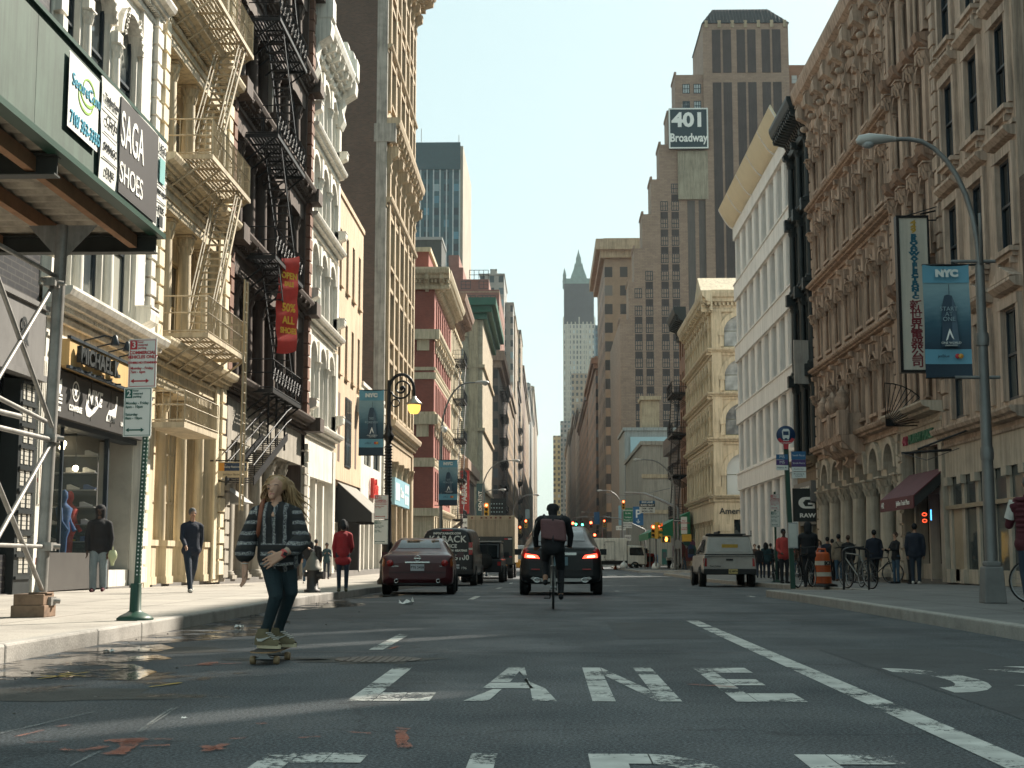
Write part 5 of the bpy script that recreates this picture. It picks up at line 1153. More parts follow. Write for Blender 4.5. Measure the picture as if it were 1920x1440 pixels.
def fe_thing(side, y0, y1, levels, label):
    r = thing('fire_escape', label, 'fire escape', (XL, y0, 0) if side == 'l' else (XR, y1, 0), RAD(90) if side == 'l' else RAD(-90)); fire_escape(r, FEBK, 1, y1 - y0 - 1, 1.4, levels, gap=.5); return r
Y = 420; X0 = PX(900, Y)
block('office_tower', 'grey stone office block with stepped roof behind the brick tower', X0, PX(945, Y), Y, Y + 30, PZ(516, Y), GRYB, steps=((3, 5, PZ(516, Y), PZ(503, Y)),))
block('office_tower', 'low grey shoulder block stepping down towards the street gap', PX(940, 430), PX(962, 430), 430, 470, PZ(570, 430), GRYB)
block('office_tower', 'small grey stepped block edging the street gap on the left', PX(955, 440), PX(966, 440), 440, 480, PZ(595, 440), TANB)
block('office_tower', 'slim tan tower with pale teal windows near the street gap', PX(960, 520), PX(976, 520), 520, 560, PZ(621, 520), TANB)
lf = [(331, 372, 705, DRKB, 'brown loft house with sunlit edge on the far left side'), (373, 431, 735, TANB, 'pale tan loft building far down the left side'), (470, 518, 725, DRKB, 'dark loft building with iron balconies far down the left side'), (561, 640, 700, BRNB, 'tall brown loft building far down the left side'), (641, 760, 752, TANB, 'tan office tower far down the left side'), (761, 980, 745, GRYB, 'grey office tower far down the left side'), (981, 1350, 757, TANB, 'pale distant tower closing the left side of the street gap')]
for y0, y1, py, m_, lb in lf: block('loft_building', lb, XL - 18, XL - .3 * (y0 < 500), y0, y1, PZ(py, y0 + (y1 - y0) * .3), m_, cm=m_, ch=2, cd_=1)
fe_thing('l', 300, 322, [6, 11, 16, 21, 26, 31, 36], 'black iron fire escape on the dark brick building down the left side')
fe_thing('l', 476, 500, [8, 14, 20, 26, 32, 38, 44], 'black iron fire escape on the dark loft far down the left side')
# shorter fill between 166 and 222
block('corner_building', 'low dark corner shop block beside the side street on the left', XL - 16, XL - .4, 176, 205, 13, DRKB, cm=PNKD)
# glass tower
PYD = 330
Y = 420; X0, X1 = PX(740, Y), PX(862, Y); H = PZ(267, Y)
o = thing('glass_tower', 'teal glass office tower with pale vertical mullions on the left skyline', 'building', (X0, Y, 0))
TEAL = winwall('teal_curtain_wall', (.03, .095, .115), (.02, .06, .08), 3.0, 3.7, .5, .6, .15)
b = MB(); b.box(0, X1 - X0, 0, 45, 0, H); b.build('wall', TEAL, o)
b = MB(); n = 10
for k in range(n + 1): x = (X1 - X0) * k / n; b.box(x - .18, x + .18, -.6, 0, 0, H)
b.build('mullions', mat('pale_mullion', (.42, .46, .46), .5), o)
b = MB(); b.box(X1 - X0, X1 - X0 + 1, 0, 46, 0, H - 1.0); b.build('end_wall', mat('tan_concrete', (.36, .32, .26), .85, streak=.3, scale=.1), o)
b = MB(); b.box(-.2, X1 - X0 + .2, -.7, -.2, PZ(318, Y), H); b.build('crown_band', mat('dark_teal_glass', (.012, .05, .06), .2), o)
b = MB(); [b.tube([(PX(p, Y) - X0, 8, H), (PX(p, Y) - X0, 8, PZ(q, Y))], .12, 5) for p, q in ((785, 225), (857, 238))]; b.build('antenna', FGY, o)
PYD = 850
# ---- right: low block, billboard wall, stepped brick tower, cornice block, far towers
Y = 184; H = PZ(835, Y)
o = block('low_building', 'blank beige concrete corner block behind the traffic signals', XR, 40, Y, 224, H, mat('beige_concrete', (.30, .265, .22), .85, vary=.2, streak=.35, scale=.25))
b = MB(); [b.box(-.12, 28, -.12, -.02, z, z + .5) for z in (H * .42, H * .72)]; b.build('band', TANS, o)
Y = 226; H = PZ(808, Y)
o = block('warehouse', 'pale grey wall carrying a large blank blue billboard', XR, 44, Y, 244, H, mat('pale_grey_render', (.33, .34, .33), .85, vary=.15, streak=.3, scale=.2))
b = MB(); b.box(PX(1182, Y) - XR, PX(1256, Y) - XR, -.3, -.05, PZ(878, Y), PZ(820, Y)); b.build('billboard_panel', mat('blank_blue_billboard', (.38, .53, .58), .6, vary=.06), o)
b = MB(); b.box(PX(1205, Y) - XR, PX(1238, Y) - XR, 1, 6, H, H + 5); b.box(PX(1202, Y) - XR, PX(1241, Y) - XR, .4, 6.5, H + 5, H + 5.6); b.build('roof_hut', TANS, o)
Y = 246; X0 = XR; PYD = 330
o = thing('brick_tower', 'stepped brown brick skyscraper with dark window strips and hipped roof', 'building', (X0, Y, 0))
tiers = [(1160, 600), (1176, 530), (1187, 467), (1203, 403), (1220, 338), (1237, 273), (1253, 215), (1268, 143)]
b = MB(); xr = PX(1480, Y) - X0
for k, (px, py) in enumerate(tiers):
    x = PX(px, Y) - X0; z0 = -.5 if k == 0 else PZ(tiers[k - 1][1], Y) - .02; b.box(x, xr, 0 if k < 7 else .02, 7 if k else 40, z0, PZ(py, Y)); b.box(x - .15, x + .25, -.15, 7, PZ(py, Y), PZ(py, Y) + .5)
b.build('wall', BRKT, o)
sx0, sx1 = PX(1318, Y, 120) - X0, PX(1478, Y, 120) - X0; zt = PZ(50, Y)
b = MB(); b.box(sx0, sx1, -.6, 17, 0, zt); b.build('shaft', BRKT, o)
b = MB(); zr = PZ(10, Y); b.hexa([(sx0 - .2, -.8, zt), (sx1 + .2, -.8, zt), (sx1 + .2, 17, zt), (sx0 - .2, 17, zt), (sx0 + 2.2, 3, zr), (sx1 - 3.0, 3, zr), (sx1 - 3.0, 13, zr), (sx0 + 2.2, 13, zr)])
for k in range(26): x = sx0 + .3 + k * (sx1 - sx0 - .6) / 25; t_ = min(1, (x - sx0 + .2) / 2.4, (sx1 + .2 - x) / 3.2); b.bar((x, -.86, zt), (x + (0), -.86 + 3.8 * t_, zt + (zr - zt) * t_), .12)
b.build('roof', mat('slate_metal_roof', (.022, .030, .034), .85, streak=.2), o)
b = MB(); n = 6
for k in range(n):
    x = sx0 + 1.6 + [0, 2.05, 4.75, 6.8, 9.55, 11.6][k] * (sx1 - sx0 - 3.2) / 13.0
    for z0, z1 in ((8, PZ(160, Y)), (PZ(142, Y), PZ(62, Y))): b.cut(); b.box(x, x + 1.5, -.68, -.6, z0, z1)
b.build('window_strip', DKSP, o)
b = MB()
for k in range(7): x = sx0 + .3 + k * (sx1 - sx0 - 1.2) / 6; b.cut(); b.box(x, x + .6, -.85, -.6, PZ(58, Y), zt + .5)
b.build('crown_pier', TANS, o)
wx = [1187.5, 1208, 1237.5, 1258]; lim = {1187.5: 545, 1208: 482, 1237.5: 350, 1258: 290}; pts = []
wz = [478 + 32.6 * k for k in range(-4, 11)]
for px in wx:
    for py in wz:
        if py > lim[px] - 2 and py < 815: pts.append((PX(px, Y) - X0, PZ(py + 17, Y)))
for px in (1282, 1303): pts += [(PX(px, Y) - X0, PZ(q, Y)) for q in (178, 210)]
far_windows(o, pts, 1.3, 1.75, 'g3', FBK, GLF)
b = MB()
for px in wx:
    for py in wz:
        if py > lim[px] and py < 780: x = PX(px, Y) - X0; b.cut(); b.box(x, x + 1.3, -.05, .0, PZ(py + 31, Y), PZ(py + 19, Y))
b.build('spandrel', DKSP, o)
b = MB()
for px in (1288, 1309): b.cut(); b.box(PX(px, Y) - X0, PX(px + 14, Y) - X0, -.06, 0, PZ(800, Y), PZ(378, Y))
b.build('window_strip', mat('pale_dark_strip', (.12, .10, .09), .8, streak=.2, scale=.3), o)
b = MB(); b.box(PX(1271, Y) - X0, PX(1327, Y) - X0, -.62, -.02, PZ(377, Y), PZ(287, Y)); b.build('rendered_panel', mat('stained_render', (.36, .31, .23), .85, vary=.25, streak=.4, scale=.4), o)
b = MB(); b.box(PX(1478, Y) - X0, PX(1530, Y) - X0, 6, 26, 0, PZ(105, Y)); b.build('wing', BRKO, o)
far_windows(o, [(PX(px, Y) - X0, PZ(q, Y)) for px in (1500, 1514) for q in (140, 175, 205)], 1.0, 1.5, 'd', FGY, GLF, dep=5.95)
s_ = thing('roof_sign', 'square dark roof sign reading 401 Broadway in white', 'sign', (0, Y - 1.2, 0))
x0, x1, z0, z1 = PX(1254, Y), PX(1327.5, Y), PZ(285, Y), PZ(210, Y)
b = MB(); b.box(x0, x1, -.2, .3, z0, z1); b.build('board', mat('dark_teal_board', (.012, .035, .045), .5, vary=.1), s_)
b = MB(); t_ = .22; b.box(x0, x1, -.3, -.2, z0, z0 + t_); b.box(x0, x1, -.3, -.2, z1 - t_, z1); b.box(x0, x0 + t_, -.3, -.2, z0 + t_, z1 - t_); b.box(x1 - t_, x1, -.3, -.2, z0 + t_, z1 - t_); b.build('frame', LOGW, s_)
text('lettering', '401', 3.5, LOGW, ((x0 + x1) / 2, -.25, z1 - 2.25), FACE, s_, ext=.04, bold=.13, xs=1.1); text('lettering', 'Broadway', 2.1, LOGW, ((x0 + x1) / 2, -.25, z0 + 1.9), FACE, s_, ext=.04, bold=.05, xs=.78)
b = MB(); [b.tube([((x0 + x1) / 2 + q, .5, z1), ((x0 + x1) / 2 + q, .5, z1 + h)], .05, 4) for q, h in ((-1, 1.0), (1.2, 1.4))]; b.build('aerial', FGY, s_)
PYD = 700
block('corner_building', 'tan classical block with a deep bracketed roof cornice beyond the stepped tower', XR + .6, XR + 22, 313, 360, PZ(452, 313), winwall('far_tan_arched', (.27, .19, .125), (.05, .045, .04), 3.4, 4.2), cm=TANS, ch=2.4, cd_=2.0)
block('corner_building', 'narrow brown block with a rust coloured roof crest', XR + .2, XR + 14, 365, 440, PZ(672, 365), BRNB, cm=PNKD, ch=1.6, cd_=1.2); b = MB(); b.prism([(0, 0), (4.5, 0), (3.4, 2.2), (2.2, 4.6), (1.0, 2.2)], 'y', -.5, .5); r_ = b.build('roof_crest', RUST); r_.location = (XR + 1.5, 368, PZ(672, 365) + .5); tag(r_, 'rust coloured pointed roof crest on the narrow brown block', 'roof crest')
rt = [(132, 150, 13, DRKB, 'low dark shopfront block beside the green market awning'), (445, 560, 742, BRNB, 'brown loft building far down the right side'), (561, 640, 760, GRYB, 'grey loft with roof tanks far down the right side'), (641, 800, 775, DRKB, 'dark loft building far down the right side'), (801, 1000, 805, TANB, 'tan building low down by the street gap on the right')]
for y0, y1, py, m_, lb in rt: block('loft_building', lb, XR + .2 if y0 > 200 else XR + 1, XR + 18, y0, y1, PZ(py, y0) if py > 100 else py, m_, cm=m_, ch=1.6, cd_=1)
block('office_tower', 'small yellow tower at the foot of the street gap on the right', PX(1037, 1300), PX(1056, 1300), 1300, 1340, PZ(818, 1300), winwall('yellow_far_masonry', (.45, .34, .16), (.06, .05, .04), 4, 5))
block('office_tower', 'pale grey tower standing before the spired skyscraper', PX(1051, 1100), PX(1075, 1100), 1100, 1130, PZ(791, 1100), GRYB)
block('office_tower', 'stone block with green roof below the spired skyscraper', PX(1072, 850), PX(1100, 850), 850, 890, PZ(702, 850), TANB)
block('office_tower', 'teal glass tower peeping out beside the spired skyscraper', PX(1117, 900), PX(1136, 900), 900, 930, PZ(612, 900), TEAL)
block('office_tower', 'dark slab with lit windows beside the spired skyscraper', PX(1132, 600), PX(1146, 600), 600, 640, PZ(597, 600), DRKB)
# spired skyscraper
Y = 1137; X0 = PX(1057, Y); X1 = PX(1116, Y); W_ = X1 - X0; z = lambda py: PZ(py, Y)
o = thing('skyscraper', 'pale gothic skyscraper with dark netting and a green copper spire', 'building', (X0, Y, 0))
WOOL = winwall('pale_terracotta', (.46, .41, .33), (.13, .14, .14), 2.6, 4.2, .45, .6)
b = MB(); b.box(0, W_, 0, W_, 0, z(608)); b.build('wall', WOOL, o)
b = MB()
for x in [W_ * k / 8 for k in range(9)]: b.cut(); b.box(x - .45, x + .45, -.7, 0, 0, z(604 if round(x / W_ * 8) % 4 else 595))
b.build('pier', mat('pale_terracotta_pier', (.52, .47, .38), .7), o)
b = MB(); b.box(.6, W_ - .6, .6, W_ - .6, z(608), z(532)); b.build('scaffold_net', mat('dark_net', (.018, .028, .032), .9, vary=.3, scale=.3), o)
COP = mat('verdigris_copper', (.15, .22, .19), .7, vary=.25, scale=.3)
b = MB(); c = W_ / 2
def fr_(z0, z1, r0, r1): b.hexa([(c - r0, c - r0, z0), (c + r0, c - r0, z0), (c + r0, c + r0, z0), (c - r0, c + r0, z0), (c - r1, c - r1, z1), (c + r1, c - r1, z1), (c + r1, c + r1, z1), (c - r1, c + r1, z1)])
for a in ((532, 522, 12.0, 11.3), (522, 515, 6.8, 6.2), (515, 500, 6.2, 3.9), (500, 490, 3.9, 3.2), (490, 478, 2.3, 2.0), (478, 471, 1.7, 1.0), (471, 462, .8, .12)): fr_(z(a[0]), z(a[1]), a[2], a[3])
b.build('spire', COP, o)
b = MB()
for sx in (1, W_ - 1):
    for sy in (1, W_ - 1): b.cut(); b.lathe([(1.3, 0), (1.3, 6), (1.6, 6.2), (.1, 13)], (sx, sy, z(532)), 6)
b.build('pinnacle', COP, o)
# ================================================================ STREET FURNITURE
def GP(px, py, z0=SW):       # ground point (pavement z0 = SW, road z0 = 0) under a photograph pixel
    a, c = AT(px, py, 1), Vector((0, 0, .85)); d = a - c; y = 10
    for _ in range(60): y = (z0 + GZ(y) - .85) / d.z
    return Vector((d.x * y, y, z0 + GZ(y)))
def onX(px, py, X): d = AT(px, py, 1) - Vector((0, 0, .85)); k = X / d.x; return Vector((X, d.y * k, .85 + d.z * k))
GALV = mat('galvanised_steel', (.30, .29, .27), .5, .4, vary=.3, scale=4, streak=.3); DGRN = mat('dark_green_post', (.012, .05, .032), .45, vary=.2)
ALU = mat('sign_aluminium', (.34, .35, .35), .45, .6, vary=.15); SWHT = mat('sign_white', (.62, .63, .60), .45, vary=.05); SRED = mat('sign_red', (.42, .03, .04), .5); SGRN = mat('sign_green', (.01, .09, .07), .5)
STEEL = mat('grey_lamp_steel', (.20, .20, .195), .5, .5, vary=.2, scale=3, streak=.2); BLKM = mat('black_metal', (.012, .012, .013), .4, .3, vary=.2); TRAF = mat('traffic_yellow', (.52, .30, .03), .5)
# ---- sidewalk shed
sh = thing('sidewalk_shed', 'green plywood scaffold shed hung with shop banners over the pavement', 'scaffold shed', (0, 0, 0))
GPLY = mat('green_plywood', (.06, .10, .078), .7, vary=.3, scale=1.6, streak=.35)
b = MB()
for y in (9.0, 11.44, 13.88, 16.32): b.cut(); b.box(-5.24, -5.2, y, min(y + 2.43, 18.6), 5.17, 6.42)
b.cut(); b.box(-9.9, -5.25, 18.56, 18.6, 5.17, 6.3); b.build('plywood_panel', GPLY, sh)
b = MB(); b.box(-5.28, -5.16, 9, 18.64, 6.42, 6.47); b.box(-5.3, -5.14, 9, 18.66, 5.1, 5.17); b.build('edge_rail', DGRN, sh)
b = MB(); n = 120
P_ = [(9 + 9.5 * i / n, 5.12 + (.035 if (i // 2) % 2 else -.005)) for i in range(n + 1)]
b.prism(P_ + [(18.5, 5.2), (9, 5.2)], 'x', -10.1, -5.3); b.build('corrugated_deck', mat('rusty_corrugated_deck', (.34, .30, .24), .7, vary=.4, scale=3, streak=.3), sh)
b = MB()
for x in (-9.4, -8.3, -7.3, -6.35, -5.5): b.cut(); b.box(x - .05, x + .05, 9, 18.4, 4.93, 5.1)
b.build('joist', mat('raw_timber', (.32, .17, .09), .8, vary=.3, scale=4), sh)
b = MB()
for y in (14.65, 18.5): b.cut(); b.box(-10.1, -5.22, y - .09, y + .09, 4.88, 4.90); b.box(-10.1, -5.22, y - .09, y + .09, 5.09, 5.11); b.box(-10.1, -5.22, y - .012, y + .012, 4.90, 5.09)
b.build('cross_beam', mat('dark_beam', (.05, .055, .05), .5, .3, streak=.2), sh)
base = GP(81, 1176); pX, pY = onX(91, 800, -5.95).x, 16.9
b = MB(); b.tube([(-6.02, pY, .42), (-5.93, pY, 4.88)], .075, 12); b.build('post', GALV, sh)
b = MB(); b.box(-6.3, -5.9, pY - .2, pY + .2, SW, .29); b.box(-6.28, -5.92, pY - .18, pY + .18, .29, .42); b.box(-6.13, -5.9, pY - .12, pY + .12, .42, .44); bevel(b.build('timber_block', mat('old_timber', (.20, .13, .085), .85, vary=.4, scale=8), sh), .01)
b = MB(); b.prism([(-6.35, 4.88), (-5.5, 4.88), (-5.86, 4.5), (-6.0, 4.5)], 'y', pY - .01, pY + .01); b.build('gusset', GALV, sh)
b = MB()
for (x0, y0, x1, y1, r) in ((103, 817, 0, 533, .028), (103, 530, 0, 703, .028), (108, 520, 0, 460, .028), (85, 790, 0, 747, .028), (97, 825, 0, 802, .03), (97, 828, 0, 1000, .028), (87, 1127, 0, 917, .028), (90, 1025, 0, 1022, .025), (37, 781, 0, 772, .032)):
    p, q = onX(x0, y0, -5.95 - .05 * (y0 > 900)), onX(x1, y1, -5.95); b.cut(); b.tube([p, p.lerp(q, 1.25)], r, 8)
b.build('brace', GALV, sh)
b = MB()
for py in (530, 822, 1025, 1127):
    p = onX(97 if py < 900 else 90, py, -5.95); b.cut(); b.tube([p + Vector((-.1, -.1, .02)), p + Vector((.12, .06, 0))], .035, 6); b.box(p.x - .07, p.x + .07, p.y - .09, p.y + .09, p.z - .05, p.z + .05)
b.build('coupler', GALV, sh)
# shed banners
CLOTH = mat('white_vinyl_banner', (.66, .66, .62), .55, vary=.06, scale=2)
def shed_sign(name, label, y0, y1, z0, z1, m, wob=.02):
    o = thing(name, label, 'banner', (-5.17, y0, z0), RAD(90)); b = MB(); W_ = y1 - y0; H_ = z1 - z0
    b.grid(lambda u, v: (u * W_, -.012 - abs(wob * sin(u * 7 + v * 3) * sin(v * 5)), v * H_), 12, 8); b.grid(lambda u, v: (u * W_, -.006, v * H_), 1, 1); b.build('sheet', m, o); return o
BLUT = mat('blue_print', (.05, .30, .42), .6); GRNT = mat('green_print', (.22, .40, .05), .6); GRYB_ = mat('dark_grey_banner', (.055, .052, .052), .5, vary=.1)
o = shed_sign('hoarding_sign', 'white hoarding sign with green rings and a phone number on the green shed', 14.72, 15.74, 5.46, 6.3, mat('white_board', (.66, .68, .66), .5, vary=.05), .0)
text('lettering', 'SecureCom', .2, BLUT, (.57, -.02, .56), (RAD(90), 0, 0), o); text('lettering', '718/ 353-3355', .2, BLUT, (.57, -.02, .13), (RAD(90), 0, 0), o, xs=.86, bold=.003)
b = MB()
for (cx, cz, rx, rz, a0, a1) in ((.62, .56, .27, .16, 2.9, 6.9), (.56, .46, .25, .15, 2.6, 6.2), (.66, .6, .2, .13, -1, 3.3)):
    for i in range(24):
        A, B_ = a0 + (a1 - a0) * i / 24, a0 + (a1 - a0) * (i + 1) / 24; k = .78 + .18 * abs(i - 12) / 12
        b.prism([(cx + rx * cos(A), cz + rz * sin(A)), (cx + rx * cos(B_), cz + rz * sin(B_)), (cx + rx * cos(B_) * k, cz + rz * sin(B_) * k), (cx + rx * cos(A) * k, cz + rz * sin(A) * k)], 'y', -.019, -.014)
b.build('emblem', GRNT, o)
o = shed_sign('shoe_shop_banner', 'long vinyl shoe banner with tall white letters on the end of the green shed', 15.82, 18.6, 5.17, 6.4, CLOTH)
b = MB(); b.box(.66, 2.3, -.045, -.036, .02, 1.2); b.build('dark_panel', GRYB_, o)
text('lettering', 'SAGA', .62, LOGW, (1.15, -.05, .8), (RAD(90), 0, 0), o, xs=.62, bold=.004); text('lettering', 'SHOES', .36, LOGW, (1.15, -.05, .27), (RAD(90), 0, 0), o, xs=.92, bold=.002)
for s_, z, sz in (('Timberland', 1.0, .12), ('Clarks', .74, .17), ('SARAGO', .42, .13), ('DUKE', .14, .12)): text('lettering', s_, sz, BLAK, (.33, -.04, z), (RAD(90), 0, 0), o, shear=.2 if s_ == 'Clarks' else 0)
for s_, z, sz in (('UGG', 1.08, .16), ('NINE WEST', .48, .085), ('FRYE', .25, .13)): text('lettering', s_, sz, BLAK, (2.54, -.04, z), (RAD(90), 0, 0), o)
b = MB(); b.box(2.42, 2.66, -.045, -.036, .62, .95); b.m = 1; b.box(2.46, 2.62, -.045, -.036, .03, .18); b.m = 2
for z in (.58, .87, .28): b.box(.05, .6, -.043, -.036, z, z + .008)
for z in (.98, .58, .36): b.box(2.34, 2.74, -.043, -.036, z, z + .008)
b.build('print', [mat('teal_print', (.16, .38, .38), .6), BLAK, GRYB_], o)
# ---- parking sign pole
def arrow(mb, x0, x1, z, t=.008, y=-.012): mb.box(x0 + .03, x1 - .03, y - .002, y, z - t, z + t); [mb.prism([(x, z), (x + s_ * .04, z + .025), (x + s_ * .04, z - .025)], 'y', y - .002, y) for x, s_ in ((x0, 1), (x1, -1))]
def park_sign(par, loc, rz, kind, w=.335, h=.56):
    o = link('sign_plate', None, par, loc, rz); m_ = SRED if kind == 3 else SGRN
    b = MB(); b.box(-w / 2, w / 2, -.006, .004, 0, h); b.m = 1
    for q in ((-w / 2 + .012, w / 2 - .012, .012, .018), (-w / 2 + .012, w / 2 - .012, h - .018, h - .012)): b.box(q[0], q[1], -.008, -.006, q[2], q[3])
    for x in (-w / 2 + .012, w / 2 - .018): b.box(x, x + .006, -.008, -.006, .018, h - .018)
    b.box(-w / 2 + .02, -w / 2 + .1, -.009, -.006, h - .12, h - .022); arrow(b, -w / 2 + .03, w / 2 - .08, .075, y=-.008)
    pl = b.build('sign_plate', [SWHT, m_], par); bpy.data.objects.remove(o); pl.location = loc; pl.rotation_euler = (0, 0, rz)
    T = lambda s_, z, sz, mm, x=0, al='CENTER', bo=.0015: text('lettering', s_, sz, mm, (x, -.0105, z), (RAD(90), 0, 0), pl, ext=.001, align=al, bold=bo)
    T(str(kind), h - .07, .1, SWHT, -w / 2 + .06); T('hour\nmetered\nparking', h - .07, .034, m_, -w / 2 + .11, 'LEFT', .0005)
    if kind == 3: T('COMMERCIAL\nVEHICLES ONLY', h - .185, .05, m_, 0); T('OTHERS NO STANDING', h - .275, .032, m_); T('Monday - Friday\n7am - 6pm', h - .36, .042, m_, -w / 2 + .025, 'LEFT', .0008)
    else: T('Monday - Friday\n6pm - 10pm', h - .2, .042, m_, -w / 2 + .025, 'LEFT', .0008); T('Saturday\n8am - 10pm', h - .33, .042, m_, -w / 2 + .025, 'LEFT', .0008)
    return pl
def perf_post(mb, h, w=.028):
    mb.box(-w, w, -w, w, .02, h); mb.m = 1; z = .5
    while z < h - .05: mb.box(-.008, .008, -w - .002, -w + .001, z, z + .016); mb.box(w - .001, w + .002, -.008, .008, z, z + .016); z += .045
    mb.m = 0
p = GP(253, 1163); o = thing('parking_sign_post', 'green perforated post carrying two large parking regulation signs in front of the shop', 'parking sign', p)
b = MB(); perf_post(b, 3.15); b.build('post', [DGRN, SWHT], o).rotation_euler = (0, RAD(1.6), 0)
b = MB(); b.lathe([(.2, 0), (.205, .02), (.17, .05), (.12, .075), (.09, .09), (.065, .11), (.06, .4), (.055, .41)], n=20); b.build('base', DGRN, o)
park_sign(o, (.01, -.05, 2.62), RAD(-8), 3); park_sign(o, (-.03, -.05, 2.06), RAD(-8), 2)
# ---- fire hydrant
def hydrant(loc, label):
    o = thing('fire_hydrant', label, 'hydrant', loc); K = mat('black_hydrant_paint', (.03, .028, .027), .5, vary=.3); T = mat('silver_hydrant_cap', (.16, .15, .125), .6, .2, vary=.3)
    b = MB(); b.lathe([(.17, 0), (.17, .05), (.12, .06), (.115, .42), (.13, .44)], n=16); b.build('barrel', K, o)
    b = MB(); b.lathe([(.19, .44), (.19, .48), (.15, .52), (.13, .62), (.08, .7), (.05, .74), (.05, .8), (.0, .82)], n=16); b.build('bonnet', T, o)
    b = MB(); b.tube([(.1, 0, .34), (.2, -.02, .34)], .075, 12); b.tube([(.2, -.02, .34), (.24, -.03, .34)], .085, 8); b.build('hose_outlet', K, o); b = MB(); b.tube([(-.1, -.04, .36), (-.17, -.06, .36)], .05, 10); b.build('hose_outlet', K, o); return o
hydrant((-4.78, 29, SW), 'black fire hydrant with a silver cap by the kerb'); 
# ---- ornate black lamp post
p = Vector((-4.86, 43.2, SW + GZ(43))); o = thing('ornate_lamp_post', 'ornate black lamp post with a scrolled arm and lit amber lantern', 'street lamp', p)
b = MB(); b.lathe([(.3, 0), (.32, .1), (.24, .2), (.22, .6), (.26, .65), (.2, .75), (.14, 1.1), (.17, 1.2), (.12, 1.3), (.1, 2.4), (.12, 2.45), (.09, 2.55), (.075, 4.3), (.16, 4.42), (.18, 4.5), (.1, 4.6), (.12, 4.7), (.07, 4.85), (.055, 6.2)], n=14)
for k in range(18): b.lathe([(.09, 0), (.13, .03), (.09, .08)], (0, 0, 2.6 + k * .09), 8)
b.build('post', BLKM, o)
b = MB(); P_ = [(.38 - .38 * cos(t), 0, 5.9 + .48 * sin(t)) for t in [pi * i / 14 for i in range(15)]]; b.tube([(0, 0, 5.5)] + P_ + [(.77, 0, 5.65)], .05, 8)
S_ = []
for i in range(30): t = i / 29; a = pi * 1.1 + t * 3.4 * pi; r = .34 * (1 - t * .85); S_.append((.38 + r * cos(a), 0, 5.95 + r * sin(a)))
b.tube(S_, .032, 6); b.ball((.38, 0, 5.95), .07, 8); b.tube([(.2 + .12 * cos(t), 0, 5.5 + .12 * sin(t)) for t in [2 * pi * i / 10 for i in range(11)]], .025, 5, cap=False); b.build('scroll_arm', BLKM, o)
b = MB(); b.lathe([(.02, .22), (.06, .2), (.1, .12), (.24, 0), (.25, -.05), (.2, -.06)], (.77, 0, 5.5), 14); b.build('lantern_hood', mat('pale_lantern_metal', (.35, .33, .28), .4, .5), o)
b = MB(); b.lathe([(.2, 0), (.19, -.16), (.12, -.27), (0, -.28)], (.77, 0, 5.44), 14); b.build('lantern_glass', mat('amber_lantern_glass', (.7, .45, .12), .3, emit=((1, .5, .1), .8)), o)
